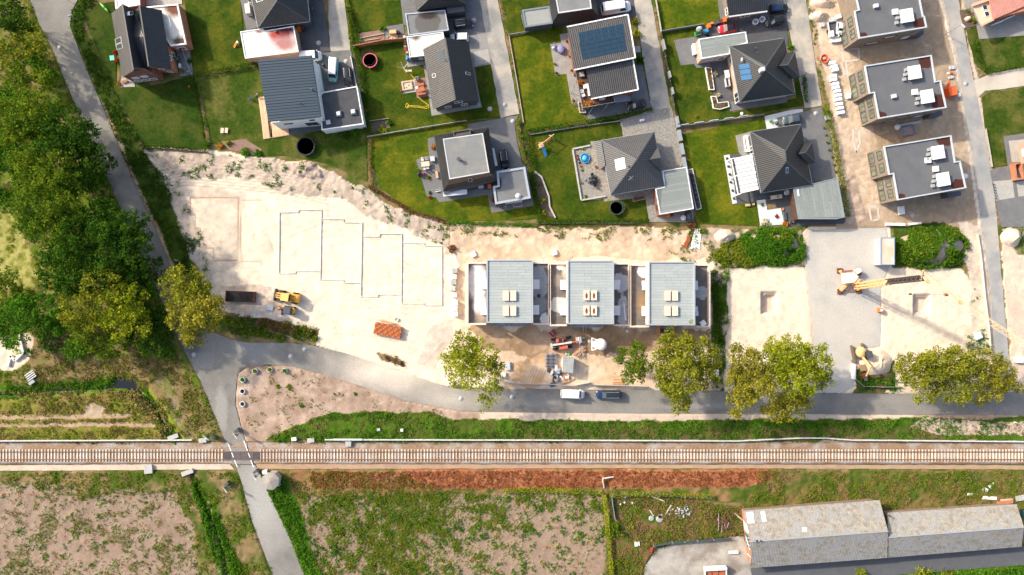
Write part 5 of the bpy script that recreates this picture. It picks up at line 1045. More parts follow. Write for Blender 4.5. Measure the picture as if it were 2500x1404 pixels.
for i in range(3):
 xa,xb,ya,yb=RX[i];zt=6.4;zl=3.1
 t=T('row_house',['pale blue flat roofed row house shell nearest the sand, boards on plain roof hatches','row house shell whose four roof hatches carry brown marks','row house shell beside the scrub strip with a moss stain on its roof corner'][i],'row house',ctr([(xa,ya),(xb,ya),(xb,yb),(xa,yb)]),RG)
 x0,y0=W2(xa,ya,zt);x1,y1=W2(xb,yb,zt)
 build(MB().prism([(x0,y1),(x1,y1),(x1,y0),(x0,y0)],-.1,zt-.3),'wall',crm,t);build(MB().ring([(x0-.03,y1-.03),(x1+.03,y1-.03),(x1+.03,y0+.03),(x0-.03,y0+.03)],.26,zt-.36,zt),'coping',zinc,t)
 build(MB().prism([(x0+.2,y1+.2),(x1-.2,y1+.2),(x1-.2,y0-.2),(x0+.2,y0-.2)],zt-.3,zt-.22),'roof_deck',under,t)
 sheets(t,[(xa+3.5,ya+3.5),(xb-3.5,ya+3.5),(xb-3.5,yb-3.5),(xa+3.5,yb-3.5)],zt-.22,21,3.2,sheet_b)
 if i==2:
  a=W(1689,786,zt-.19);build(MB().lathe(a[0],a[1],[(.55,zt-.21),(.5,zt-.19),(0,zt-.185)],11),'moss_patch',M('moss',(.16,.19,.12),(.26,.3,.25),2),t)
 for r,(yy,hh)in enumerate(((719,22),(756,22))):
  for xx in((1235,1253)if i==0 else(1432,1450)if i==1 else(1630,1648)):
   a=W(xx,yy+(3 if i==0 else 2 if i==1 else 3),zt+.2);hb=build(MB().box(a[0],a[1],zt-.02,1.02,1.75,.44),'roof_hatch',wood,t)
   build(MB().box(a[0],a[1],zt+.215,1.1,1.82,.05),'board',M('hatch_board',(.76,.6,.47),(.7,.54,.41),1.5),hb)
   if i==1:build(MB().lathe(a[0],a[1]-.1,[(.3,zt+.243),(.24,zt+.25),(0,zt+.252)],9,.8,1.9),'brown_mark',rust,hb)
 tl,tr=TL[i],TR[i]
 def stn(lst):return[(*W2(x,y,zl),(rx,ry),c,sf,wp)for x,y,rx,ry,c,sf,wp in lst]
 wetc,dryc=(.5,.51,.52),(.66,.66,.66)
 sl_=[stn([(1165,690,2.2,4.2,(.6,.6,.6),.3,.5),(1172,745,1.6,2.2,(.72,.72,.71),.4,.6),(1175,770,1.5,2,(.36,.28,.23),.9,.5)]),stn([(1368,650,.8,.8,dryc,.1,1),(1362,685,1.0,1.5,(.26,.22,.18),.3,1),(1368,745,2.2,1.5,(.5,.5,.49),.12,1.1),(1378,660,.7,2.5,(.55,.47,.4),.9,.6)]),stn([(1570,660,1.2,1.6,dryc,.12,1),(1565,740,1.4,3.5,(.28,.18,.1),.9,.6)])][i]
 sr_=[stn([(1316,690,1.7,3.8,(.36,.37,.39),.12,.9),(1330,780,1,1.2,dryc,.1,1),(1318,745,1.6,2,(.27,.27,.28),.3,.8)]),stn([(1515,690,1.6,2.0,(.47,.47,.48),.08,1.1),(1520,760,1.0,3.2,(.44,.44,.45),.08,1.1)]),stn([(1712,715,1.4,1.3,(.36,.37,.39),.08,1.1)])][i]
 for side,(ta,tb),st in(('l',tl,sl_),('r',tr,sr_)):
  X0,Y0=W2(ta,ya+10,zl);X1,Y1=W2(tb,yb+1,zl)
  build(MB().prism([(X0,Y1),(X1,Y1),(X1,Y0),(X0,Y0)],-.1,zl-.02),'terrace_base',crm,t)
  build(MB().prism([(X0+.05,Y1+.05),(X1-.05,Y1+.05),(X1-.05,Y0-.05),(X0+.05,Y0-.05)],zl-.02,zl+.01),'roof_terrace',terrace_mat(i*2+(side=='r'),st),t)
  xw=X0 if side=='l' else X1;sg=-1 if side=='l' else 1
  thick=.55 if(i==0 and side=='l')else.32
  for seg in range(5):
   ys0=Y0+(Y1-Y0)*seg/5;ys1=Y0+(Y1-Y0)*(seg+1)/5-.01
   build(MB().box(xw+sg*thick/2,(ys0+ys1)/2,zl+.1,thick,abs(ys1-ys0),1.5),'wall_segment',crm,t)
  build(MB().bar((X0-.3*(side=='l'),Y1-.14,zl+.2),(X1+.3*(side=='r'),Y1-.14,zl+.2),.3,1.2),'front_parapet',crm,t)
  build(MB().bar((X0,Y0+.16,zl+.05),(X1,Y0+.16,zl+.05),.3,.9),'rear_parapet',crm,t)
 for yy,hh in((692,2.1),(755,2.2)):
  for side in('l','r'):
   xx=(tl[1]-7)if side=='l' else tr[0]+7
   if i==2 and side=='r':xx=tr[0]+3
   for k in range(2):
    a=W(xx+(random.uniform(-1,1)),yy+k*11.5-4+i*1.5,zl+.6);pk=T('insulation_stack','%s stack of white insulation boards by the %s wall of the %s row house'%(('northern','second','third','southern')[(yy>700)*2+k],'west' if side=='l' else 'east',ORDN[i]),'board stack',(a[0],a[1],zl+.01),'white insulation stacks')
    wx_=.5 if(i==2 and side=='r')else 1.15
    for z in range(4):build(MB().box(random.uniform(-.03,.03),random.uniform(-.03,.03),.07+z*.14,wx_,.88,.13),'board',wins,pk,local=True)
 X0,Y1=W2(xa,yb,2)
 build(MB().box((x0+x1)/2,y1-.5,.1,x1-x0-2,1.0,.4),'rubble_plinth',M('rubble',(.4,.42,.44),(.22,.23,.25),3,.95,fine=.3,bump=.1),t)
 for k in range(3):
  win(t,[(x0,y0),(x1,y0),(x1,y1),(x0,y1)],2,.2+.3*k,1.6,.4,2.0,grey)
t=T('formwork_box','rusty red formwork frame standing in front of the right hand row house','formwork frame',W(1624,803));build(MB().bar((-1.4,-.9,.5),(-1.4,.9,.5),.5,1).bar((1.4,-.9,.5),(1.4,.9,.5),.25,1),'side_wall',terracotta,t,local=True);build(MB().bar((-1.4,-.9,.4),(1.4,-.9,.4),.3,.8),'front_wall',wood,t,local=True);build(MB().box(0,0,.1,2.4,1.6,.2),'floor',dgrey,t,local=True)
for x,y0_,l in((1424,795,'left steel prop leaning on the middle row house'),(1431,795,'right steel prop leaning on the middle row house')):tag(build(MB().tube(W(x,y0_,3),W(x-.5,y0_+18,0),.05,.05),'steel_prop',steel),l,'steel prop','steel props')
tag(build(MB().lathe(*W2(1315,722,3.1),[(.1,3.2),(.32,3.22),(.36,3.6),(.3,3.62)],12),'rubber_bucket',black),'black tub on the terrace between the left and middle roofs','tub')
t=T('white_crate','tilted white crate on the terrace of the right hand row house','crate',W(1715,789,3.3),rz=.6);build(MB().box(0,0,.25,.95,.95,.5),'body',white,t,local=True);build(MB().box(0,0,.53,1.0,1.0,.07),'lid',wins,t,local=True)
for x,y,l in((1345,775,'white plastic pipe on the middle terrace wall'),(1527,760,'white plastic pipe on the terrace of the middle row house')):tag(build(MB().tube(W(x,y+22,3.9),W(x-4,y-22,3.9),.07,.07),'plastic_pipe',white),l,'pipe','plastic pipes')
FG='unfinished brick apartment buildings'
felt_c=M('new_roof_felt',(.082,.085,.095),(.068,.071,.08),.45,.88,fine=.16,fscale=6)
def block(label,out,stains,units,west,south_w):
 z=6.4;t=T('apartment_building',label,'apartment building',ctr(out),FG)
 fm=M('flat_felt_%d'%out[0][0],(.125,.128,.14),(.105,.11,.12),.45,.88,fine=.16,fscale=6,stains=[(*W2(a,b,z),(rx,ry),(.06,.018,.014),.12,.9)for a,b,rx,ry in stains])
 o=[W2(*p,z)for p in out];wl=offs(o,.05);build(MB().prism(wl,-.1,z-.3),'wall',brick_t,t);build(MB().prism(offs(o,.2),z-.3,z-.24),'roof_deck',fm,t);build(MB().ring(o,.22,z-.34,z),'coping',plain('coping_blue_grey',(.46,.5,.54)),t)
 for(i,lst)in west:
  for tt,w_ in lst:
   for z0,h_,ww in((.5,1.9,w_),(3.55,1.6,w_*.8)):
    f_=win(t,wl,i,tt,ww,z0,h_,dgrey,M('green_glass',(.2,.22,.16),(.1,.115,.09),.7,.1,.6,fine=0),mull=1)
 i,lst=south_w
 for tt,w_,z0,h_ in lst:win(t,wl,i,tt,w_,z0,h_,dgrey,blind,mull=0)
 for(x,y,r_)in units:
  a=W(x,y,z+.9);u=build(MB().box(a[0],a[1],z+.55,2.3,2.45,.12,r_),'heat_pump_cover',wins,t);build(MB().box(a[0]+.02,a[1],z+.18,2.0,2.2,.7,r_),'body',lgrey,u);build(MB().box(a[0]+1.15*cos(r_),a[1]+1.15*sin(r_),z+.62,.04,2.4,.06,r_+0),'lip',grey,u)
  for k in(-1,0,1):build(MB().box(a[0]-1.5*cos(r_)-k*.9*sin(r_)*-1,a[1]-1.5*sin(r_)+k*.9*cos(r_),z+.0,.5,.55,.5,r_),'ballast_block',grey,u)
 return t
t=block('northern unfinished apartment building cut by the top edge',[(2070,-90),(2230,-110),(2248,3),(2255,38),(2258,38),(2264,67),(2098,94),(2086,26),(2097,23)],[(2252,58,1.7,1.3),(2108,87,1,.7)],[(2217,36,.17)],[(6,[(.3,2),(.75,2)])],(5,[(.45,2.2,3.6,1.0),(.62,2.4,1.2,1.0),(.12,1.8,1,1.8)]))
obox(t,'vent_box',2140,13,6.2,.8,.7,.5,lgrey,.2);obox(t,'roof_hatch',2187,28,6.2,1,1,.4,white,.1);obox(t,'porch',2238,80,0,2.6,1.0,2.2,dgrey,.15)
t=block('middle unfinished apartment building beside the orange dump box',[(2111,160),(2275,134),(2285,198),(2297,195),(2312,263),(2146,290),(2134,227),(2123,229)],[(2262,146,1.6,1.6),(2297,251,1.7,1.8),(2155,282,1,.8)],[(2236,175,.17),(2267,234,.17)],[(7,[(.3,2),(.75,2)]),(5,[(.3,1.9),(.72,1.9)])],(4,[(.35,3,3.6,.9),(.55,2.4,3.6,.9),(.62,2.8,1.2,1.0),(.2,2,.6,2)]))
obox(t,'vent_box',2184,234,6.2,.8,.7,.5,lgrey,.2);obox(t,'roof_hatch',2235,224,6.2,1,1,.4,white,.1);obox(t,'porch',2284,278,0,2.6,.9,2.2,dgrey,.15)
t=block('southern unfinished apartment building nearest the overgrown mound',[(2158,357),(2323,330),(2333,394),(2345,392),(2360,459),(2192,489),(2181,425),(2171,427)],[(2307,341,1.6,1.2),(2344,452,1.6,1.2),(2203,480,.8,.6)],[(2293,371,.17),(2306,437,.17)],[(7,[(.3,2),(.75,2)]),(5,[(.3,1.9),(.72,1.9)])],(4,[(.6,3,3.6,.9),(.4,2.6,3.4,1.0)]))
obox(t,'roof_hatch',2267,391,6.2,1,1,.4,white,.1);obox(t,'roof_hatch',2286,412,6.2,1,1,.4,white,.1);obox(t,'porch',2330,474,0,2.6,.9,2.2,dgrey,.15)
t=T('house','pink roofed house in the top right corner','house',ctr([(2420,-40),(2560,-60),(2540,20),(2440,40)]),G_H)
ft=offs([W2(*p,0)for p in[(2376,-30),(2560,-110),(2600,0),(2402,64)]],.0);ft=[W2(2391,20),W2(2600,-70),W2(2630,0),W2(2404,60)]
build(MB().prism(ft,-.1,3.0),'wall',brick_o,t)
poly_roof(t,'roof',{'a':(2374,14,3.6),'b':(2416,2,4.0),'c':(2424,48,3.3),'d':(2560,-10,3.3),'e':(2550,-60,4.0),'f':(2394,60,3.0)},[('b','c','d','e')],tile_p)
build(MB().prism([W2(*p,3.2)for p in[(2376,14),(2416,0),(2424,46),(2396,62)]],3.0,3.2),'flat_roof',M('peach_render',(.75,.5,.36),(.7,.46,.33),.8),t)
for y in(11,27):skyl(t,(2394+y*.3,y+2,3.24),(2405+y*.3,y,3.24),(2408+y*.3,y+12,3.24),(2397+y*.3,y+14,3.24),glass,white)
build(MB().bar(W(2374,13,3.4),W(2416,-2,3.6),.5,.5),'eave_board',M('peach_board',(.7,.36,.24)),t);build(MB().bar(W(2396,62,3.3),W(2425,48,3.3),.35,.3),'eave_board',M('peach_board',(.7,.36,.24)),t)
for k in range(3):a=W(2436+k*26,56-k*12,1.5);build(MB().box(a[0],a[1],1.5,1.9,.12,1.1,.35),'window',blind,t)
t=T('house','orange brick house cut by the right edge with a dark stairwell','house',ctr([(2485,350),(2560,350),(2560,440),(2500,440)]),G_H)
build(MB().prism([W2(2486,354),W2(2620,330),W2(2630,390),W2(2495,398)],-.1,3.4),'wall',brick_o,t);build(MB().prism([W2(2484,352,3.4),W2(2620,326,3.4),W2(2630,392,3.4),W2(2493,400,3.4)],3.4,3.6),'flat_roof',M('peach_roof',(.6,.36,.25),(.55,.32,.22),1),t)
build(MB().ring([W2(2473,399,1),W2(2495,394,1),W2(2500,438,1),W2(2479,440,1)],.35,0,1.2),'stair_wall',brick_o,t)
mb=MB()
for k in range(7):a=W(2484+k*1.0,404+k*5,.1+k*.13);mb.box(a[0],a[1],.05+k*.07,1.4,.35,.1+k*.13,.1)
build(mb,'steps',dgrey,t);skyl(t,(2494,364,3.62),(2510,361,3.62),(2512,380,3.62),(2496,383,3.62),blind,white);win(t,[W2(2486,354),W2(2620,330),W2(2630,390),W2(2495,398)],3,.5,1.4,.8,1.4)
corr=M('fibre_cement',(.35,.32,.275),(.215,.2,.175),1.3,.95,.2,pat='corr',pp=(.3,1),pamt=.25,fine=.32,fscale=4,c3=(.29,.29,.29),s3=.5)
def ware(label,e0,e1,e2,e3,r0,r1,ze,zr):
 t=T('warehouse',label,'warehouse',ctr([e0,e1,e2,e3]),'corrugated warehouses');ft=foot_of([e0,e1,e2,e3],ze,.42)
 build(MB().prism(ft,-.1,ze-.15),'wall',M('weathered_brick',(.27,.19,.15),(.2,.15,.12),1.2,.9),t)
 poly_roof(t,'roof',{'a':(*e0,ze),'b':(*e1,ze),'r':(*r0,zr),'s':(*r1,zr)},[('a','b','s','r')],corr,.08)
 poly_roof(t,'roof',{'c':(*e2,ze),'d':(*e3,ze),'r':(*r0,zr+.01),'s':(*r1,zr+.01)},[('c','d','r','s')],corr,.08);caps(t,[((*r0,zr),(*r1,zr))],grey)
 return t,ft
t,ft=ware('large corrugated warehouse with orange brick gable and a blue mural',(1815,1247),(2148,1221),(2166,1362),(1833,1387),(1833,1322),(2168,1297),2.8,5.4)
P3=[(*ft[0],2.65),(*ft[3],2.65),W(1834,1322,5.2)];q=[(p[0]+.3,p[1],p[2])for p in P3]
build(MB().add(P3+q,[(0,1,2),(5,4,3),(0,1,4,3),(1,2,5,4),(2,0,3,5)]),'gable',brick_o,t)
WP=((1815,1247,2.8),(2148,1221,2.8),(1833,1322,5.4));skyl(t,(1821,1251),(1838,1250),(1842,1277),(1826,1278),wins,wins,'roof_light',.05,WP);skyl(t,(1857,1249),(1867,1248),(1871,1273),(1861,1274),wins,wins,'roof_light',.05,WP);skyl(t,(1958,1288),(1968,1287),(1970,1298),(1960,1299),wins,wins,'roof_light',.05,WP)
a,e,l,n=nrm_out(ft,3)
build(MB().bar((a[0]+n[0]*.01,a[1]+n[1]*.01,1.3),(a[0]+e[0]*l+n[0]*.01,a[1]+e[1]*l+n[1]*.01,1.3),.04,2.6),'gable_wall',brick_o,t)
def gp(u,z,o=.04):return(a[0]+e[0]*u+n[0]*o,a[1]+e[1]*u+n[1]*o,z)
mu=build(MB().poly([gp(l*.3,.6),gp(l*.56,.6),gp(l*.56,3.6),gp(l*.3,3.3)]),'mural',M('mural_teal',(.03,.13,.17),(.02,.09,.13),1),t)
mb=MB()
for k in range(4):
 u=l*(.335+.055*k);pts=[gp(u+.35*sin(j*.7+k)*(1-.1*k),1.0+.24*j,.07)for j in range(9)];mb.path(pts,.06,4)
build(mb,'mural_lettering',plain('mural_pale',(.45,.6,.62)),mu)
build(MB().poly([gp(l*.6,.4),gp(l*.8,.4),gp(l*.76,2.7),gp(l*.6,3.3)]),'graffiti',M('graffiti_white',(.66,.66,.68),(.45,.42,.5),1.5),t);build(MB().bar(gp(l*.14,2.6),gp(l*.14,.4),.12,.05),'white_stripe',white,t)
for x in(1848,1858):flue(t,x,1321,5.2,.25,.16)
t,ft=ware('lower corrugated warehouse cut by the right edge',(2166,1252),(2482,1231),(2494,1335),(2166,1362),(2169,1312),(2500,1287),2.5,4.7)
flue(t,2172,1260,2.9,1.2,.12)
RY=1111.5
bal=M('ballast',(.3,.2,.13),(.2,.135,.09),3.5,.95,fine=.32,fscale=6,c3=(.34,.3,.27),s3=.3,bump=.08)
mb=MB()
ya,yb=W2(0,1080)[1],W2(0,1134)[1];yc,yd=W2(0,1092)[1],W2(0,1130)[1];X0,X1=-108,108
mb.add([(X0,yb,-.05),(X1,yb,-.05),(X1,yd,.22),(X0,yd,.22),(X1,yc,.22),(X0,yc,.22),(X1,ya,-.03),(X0,ya,-.03)],[(0,1,2,3),(3,2,4,5),(5,4,6,7)])
tag(build(mb,'ballast_bed',bal),kind='structure')
t=T('railway_track','single railway track on pale concrete sleepers crossing the whole photo','railway track',(0,W2(0,RY)[1],0))
railm=M('rail_rust',(.27,.12,.06),(.19,.085,.045),2,.6)
for s in(-1,1):
 y=W2(0,RY+s*9.3)[1];mb=MB();mb.bar((X0,y,.4),(X1,y,.4),.1,.17).bar((X0,y,.33),(X1,y,.33),.16,.03);r_=build(mb,'rail',railm,t)
 build(MB().bar((X0,y,.49),(X1,y,.49),.05,.012),'rail_head',M('rail_head',(.24,.13,.08),rough=.5),r_)
slm=M('sleeper_concrete',(.68,.6,.5),(.58,.5,.42),.6,.9,fine=.12)
sl0=None;step=7.83;n=0;xs=[k*step+3 for k in range(-2,322)];cross=[x for x in xs if not(548<x<637)]
far=cross[300:];y0=W2(0,RY)[1]
for i,x in enumerate(cross[:300]):
 X_=W2(x,0)[0]
 if sl0 is None:
  sl0=[build(MB().box(0,0,.22,.27,2.5,.2,0,.92),'sleeper',m,t,local=True)for m in(slm,M('sleeper_dull',(.56,.49,.41),(.46,.39,.32),.9,.9,fine=.2),M('sleeper_stained',(.6,.5,.4),(.42,.33,.26),1.2,.9,fine=.2))]
 o=sl0[i]if i<3 else cp(sl0[random.choice((0,0,1,1,2))],t)
 o.location=(X_+random.uniform(-.015,.015),random.uniform(-.02,.02),random.uniform(0,.015))
mb=MB()
for x in far:mb.box(W2(x,0)[0],y0,.22,.27,2.5,.2,0,.92)
tag(build(mb,'sleepers',slm,t),kind='stuff')
t=T('level_crossing','level crossing deck of dark rubber panels between the rails','level crossing',W(592,RY))
pm=[M('crossing_rubber',(.085,.075,.08),(.06,.055,.06),3,.9,fine=.15),M('crossing_rubber_b',(.12,.105,.11),(.09,.08,.085),3,.9,fine=.15)]
for k,(a,b)in enumerate(((548,566),(566,590),(590,607),(607,621),(621,636))):build(MB().box((W2((a+b)/2,0)[0]),y0,.32,(b-a)/S-.04,1.35,.2),'panel',pm[1 if 0<k<4 else 0],t)
for s in(-1,1):
 ys=RY+s*15.5;q=[(561+s*6-2,ys-5.2),(611+s*6,ys-5.2),(612+s*8,ys+5),(563+s*8-2,ys+5)]
 build(MB().prism([W2(*p)for p in q],.1,.36),'approach_slab',M('crossing_asphalt',(.24,.225,.21),(.2,.19,.18),.8,.9),t)
for a,b in(((555.5,1080),(564,1101)),((565.5,1105),(570,1117)),((571.5,1121),(579,1140)),((595,1076),(604.5,1101)),((606,1106),(610.5,1117)),((611.5,1121),(619,1141))):
 z=.43 if 1103<a[1]<1119 else(.37 if 1090<(a[1]+b[1])/2<1132 else.365)
 build(MB().bar(W(*a,z),W(*b,z),.16,.012),'white_line',white,t)
def lowwall(pts,label,hgt=.75,wd=.16,name='low_wall'):
 t=T(name,label,'low wall',W(*pts[0]))
 k=0
 for a,b in zip(pts,pts[1:]):
  n=max(1,int(hypot(b[0]-a[0],b[1]-a[1])/26))
  for j in range(n):
   p=W(a[0]+(b[0]-a[0])*j/n,a[1]+(b[1]-a[1])*j/n);q=W(a[0]+(b[0]-a[0])*(j+1)/n-.4,a[1]+(b[1]-a[1])*(j+1)/n)
   build(MB().bar((p[0],p[1],hgt/2),(q[0],q[1],hgt/2),wd,hgt),'wall_panel',M('wall_white',(.62,.63,.62),(.55,.56,.55),1,.9),t)
lowwall([(-20,1075),(250,1074),(472,1073)],'white low wall beside the track, left of the crossing')
lowwall([(795,1072),(1300,1073),(1800,1075),(1950,1068),(2010,1068),(2080,1073),(2520,1077)],'long white low wall beside the track, right of the crossing')
t=T('concrete_headwall','pale concrete ledge with a post under the white wall','headwall',W(852,1071));build(MB().box(0,0,.8,5.6,.35,.2),'ledge',lgrey,t,local=True);build(MB().box(0,-.9,.35,1.1,1.0,.7),'block',concrete,t,local=True)
for x,y,sx,sy,h,m,l in((497,1074,1.4,.8,.5,concrete,'concrete slab box left of the crossing'),(424,1066,2.0,.8,.3,concrete,'tilted concrete slab at the end of the ditch'),(721,1070,.9,.6,.9,wtrim,'white relay cabinet right of the crossing'),(760,1074,1.3,.8,.4,concrete,'flat concrete box right of the white relay cabinet'),(650,1150,.8,.7,.9,wtrim,'white cabinet beside the octagonal hut'),(365,1144,1.5,1.6,.5,concrete,'concrete block by the path left of the crossing'),(460,1152,2.2,.8,.5,concrete,'grey culvert headwall left of the crossing'),(925,1048,.6,.5,.4,concrete,'small concrete marker in the green verge'),(982,1049,.5,.5,.5,white,'small white marker in the green verge')):
 a=W(x,y);t=T('cabinet' if 'cabinet' in l else 'concrete_block',l,'cabinet' if 'cabinet' in l else 'concrete block',a,None,.1 if sx<1.9 else.35)
 build(MB().box(0,0,h/2,sx,sy,h,0,.94),'body',m,t,local=True,bevel=.03);build(MB().box(0,0,h+.03,sx*1.05,sy*1.06,.06),'lid',m,t,local=True)
t=T('signal_hut','octagonal grey concrete hut beside the level crossing','hut',W(671,1166));n8=[(1.75*cos(pi/4*k+.3),1.75*sin(pi/4*k+.3))for k in range(8)]
build(MB().prism([(x*.85,y*.85)for x,y in n8],-.1,2.3),'wall',concrete,t,local=True);mb=MB();mb.add([(x,y,2.3)for x,y in n8]+[(x,y,2.5)for x,y in n8]+[(0,0,2.95)],[(i,(i+1)%8,8+(i+1)%8,8+i)for i in range(8)]+[(8+i,8+(i+1)%8,16)for i in range(8)]+[tuple(range(7,-1,-1))]);build(mb,'roof',M('hut_roof',(.33,.3,.265),(.27,.245,.215),1),t,local=True);build(MB().box(1.2,-.9,1,.1,.8,1.9,.6),'door',grey,t,local=True)
def barrier(x,y,rz,label):
 t=T('crossing_signal',label,'crossing signal',W(x,y),'signals at the level crossing',rz);build(MB().cyl(0,0,0,2.9,.09),'mast',steel,t,local=True);build(MB().box(0,.1,2.4,.5,.25,.9),'signal_head',dgrey,t,local=True);build(MB().box(.75,.05,.8,.5,.9,1.1),'drive_box',dgrey,t,local=True)
 s1=build(MB().bar((-.7,.05,2.95),(.7,.05,3.25),.06,.2),'cross_arm',white,t,local=True);build(MB().bar((-.7,.07,3.25),(.7,.07,2.95),.06,.2),'cross_arm',white,t,local=True)
barrier(520,1061,-.7,'crossing signal with dark boxes on the green bank above the track');barrier(636,1154,2.3,'crossing signal between the road and the white cabinet');barrier(566,1184,2.3,'crossing signal on the left verge below the track')
barrier(590,1055,2.3,'signal post at the right edge of the road above the crossing')
t=T('water_pipe','bent pale pipe sticking out of the rust coloured bank','pipe',W(1475,1178));build(MB().path([(-.0,-1.0,.2),(-.3,.3,.7),(-.4,1.0,.8),(1.7,1.3,.8)],.13,8),'pipe',M('pipe_pale',(.55,.5,.45)),t,local=True)
for k in range(4):build(MB().tube((-.2+.5*k,1.02+.08*k,.8),(-.12+.5*k,1.04+.08*k,.8),.17,.17,8),'flange',lgrey,t,local=True)
def car(px,py,ang,Lp,Wp,paint,label,kind='car',Hh=1.5,rails=None,roofm=None,group='parked cars'):
 L,Wd=Lp/S,Wp/S*.93;t=T('van' if kind=='van' else 'car',label,'van' if kind=='van' else 'car',W(px,py,.05),group,R(ang))
 hw=Wd/2;van=kind=='van';xr,xf=-L/2,L/2
 hood=.16*L if van else.27*L;zb=.95 if not van else 1.05;zh=.9 if not van else 1.15
 st=[(xr,.80,.55,zb-.2),(xr+.04*L,.93,.32,zb-.04),(xr+.12*L,1,.28,zb),(xr+.35*L,1,.28,zb),(0,1,.28,zb),(xf-hood-.02*L,1,.28,zb),(xf-hood*.5,.985,.28,zh-.03),(xf-.07*L,.94,.28,zh-.1),(xf-.02*L,.82,.32,zh-.22),(xf,.62,.4,zh-.36)]
 ring=lambda x,k,z0,z1:[(x,-hw*k*.9,z0),(x,-hw*k,z0+(z1-z0)*.35),(x,-hw*k,z0+(z1-z0)*.75),(x,-hw*k*.9,z1-.03),(x,-hw*k*.5,z1+.015),(x,0,z1+.03),(x,hw*k*.5,z1+.015),(x,hw*k*.9,z1-.03),(x,hw*k,z0+(z1-z0)*.75),(x,hw*k,z0+(z1-z0)*.35),(x,hw*k*.9,z0)]
 mb=MB();vs=[];m=11
 for s_ in st:vs+=ring(*s_)
 fs=[(i*m+j,i*m+(j+1)%m,(i+1)*m+(j+1)%m,(i+1)*m+j)for i in range(len(st)-1)for j in range(m)]+[tuple(range(m-1,-1,-1)),tuple(range((len(st)-1)*m,len(st)*m))]
 mb.add(vs,[f[::-1]for f in fs]);body=build(mb,'body',paint,t,True,True)
 x0,x1=(xr+.02*L,xf-hood+.02*L)if van or kind=='suv' else(xr+.07*L,xf-hood+.01*L)
 u0,u1=(x0+.02*L,x1-.11*L)if van else((x0+.06*L,x1-.15*L)if kind=='suv' else(x0+.13*L,x1-.17*L))
 bw,tw_=hw*.93,hw*(.84 if van else.74);zc=zb-.04
 B4=[(x0,-bw,zc),(x1,-bw*.9,zc),(x1,bw*.9,zc),(x0,bw,zc)];T4=[(u0,-tw_,Hh-.03),(u1,-tw_,Hh-.05),(u1,tw_,Hh-.05),(u0,tw_,Hh-.03)]
 mid=((u0+u1)/2,Hh)
 mb=MB();mb.add(B4+T4,[(0,1,5,4),(1,2,6,5),(2,3,7,6),(3,0,4,7)]);cab=build(mb,'cabin',paint,t,local=True)
 mb=MB();nx_=6;vs=[];
 for i in range(nx_+1):
  x=u0+(u1-u0)*i/nx_;bul=.05*(1-((i/nx_)*2-1)**2)
  for y,dz in((-1,-.04),(-.93,0),(-.45,bul),(0,bul+.015),(.45,bul),(.93,0),(1,-.04)):vs.append((x,y*tw_*1.01,Hh-.03+dz))
 mb.add(vs,[(i*7+j,(i+1)*7+j,(i+1)*7+j+1,i*7+j+1)for i in range(nx_)for j in range(6)]);build(mb,'roof_panel',roofm or paint,t,True,True)
 def pane(a,b,c,d_,nm,sh=.86,o=.012):
  P4=[Vector(p)for p in(a,b,c,d_)];n=(P4[1]-P4[0]).cross(P4[3]-P4[0]).normalized();cc=sum(P4,Vector())/4;
  if n.dot(cc-Vector((0,0,.6)))<0:n=-n
  return build(MB().poly([cc+(p-cc)*sh+n*o for p in P4]),nm,glass,t,local=True)
 pane(B4[1],B4[2],T4[2],T4[1],'windscreen',.92);pane(B4[0],B4[3],T4[3],T4[0],'rear_window',.82)
 for s in(0,1):
  a,b,c,d_=(B4[0],B4[1],T4[1],T4[0])if s==0 else(B4[3],B4[2],T4[2],T4[3])
  if van:a=tuple(a[i]*.3+b[i]*.7 for i in range(3));d_=tuple(d_[i]*.3+c[i]*.7 for i in range(3))
  pane(a,b,c,d_,'side_window',.8)
 r=.32 if L>3.6 else.28
 for x in(xr+.19*L,xf-.19*L):
  for s in(-1,1):
   wl=build(MB().cylx(x,s*(hw-.1),r,r,.2,14),'wheel',rubber,t,local=True);build(MB().cylx(x,s*(hw-.005),r,r*.6,.02,10),'rim',steel,wl,local=True)
 for s in(-1,1):
  build(MB().box(xf-.055*L,s*hw*.62,zh-.27,.3,.34,.14,-s*.5),'headlight',lamp,t,local=True);build(MB().box(xr+.02*L,s*hw*.72,zb-.22,.08,.3,.16),'taillight',tailred,t,local=True)
  build(MB().box(x1-.05*L,s*(hw+.1),zb+.02,.14,.2,.14),'mirror',paint,t,local=True)
  if rails:build(MB().bar((u0+.1,s*tw_*.9,Hh+.05),(u1-.05,s*tw_*.9,Hh+.05),.06,.05),'roof_rail',steel,t,local=True)
 build(MB().box(xf-.01,0,.5,.04,hw*.8,.12),'number_plate',white,t,local=True)
 return t
def pnt(nm,c):return M('car_'+nm,c,rough=.22,spec=.6,fine=.02)
cb,cw_,cr,cdb,cs,cmint=pnt('black',(.014,.015,.018)),pnt('white',(.78,.79,.8)),pnt('red',(.42,.015,.03)),pnt('navy',(.012,.03,.075)),pnt('silver',(.5,.52,.53)),pnt('mint',(.2,.45,.43))
car(1132,62,8,47,23,cb,'black estate car with roof rails by the puddled garage','suv',1.6,True)
car(1122,96,182,46,23,cw_,'white small van half hidden by the gabled house','suv',1.75)
car(762,141,4,52,24,cw_,'white van half hidden under the slate blue roof','van',2.0)
car(817,174,266,57,23,cmint,'mint green camper van with white roof on the drive','van',2.0,roofm=cw_)
car(852,191,277,47,23,cb,'black estate car with roof rails beside the mint van','suv',1.6,True)
car(1502,24,9,73,27,cw_,'large white panel van at the top edge','van',2.6)
car(1552,258,192,46,22,cb,'black convertible parked below the solar roof house','car',1.35)
car(1773,73,187,44,22,cr,'red hatchback beside the grey green garage roof','car',1.45,roofm=cb)
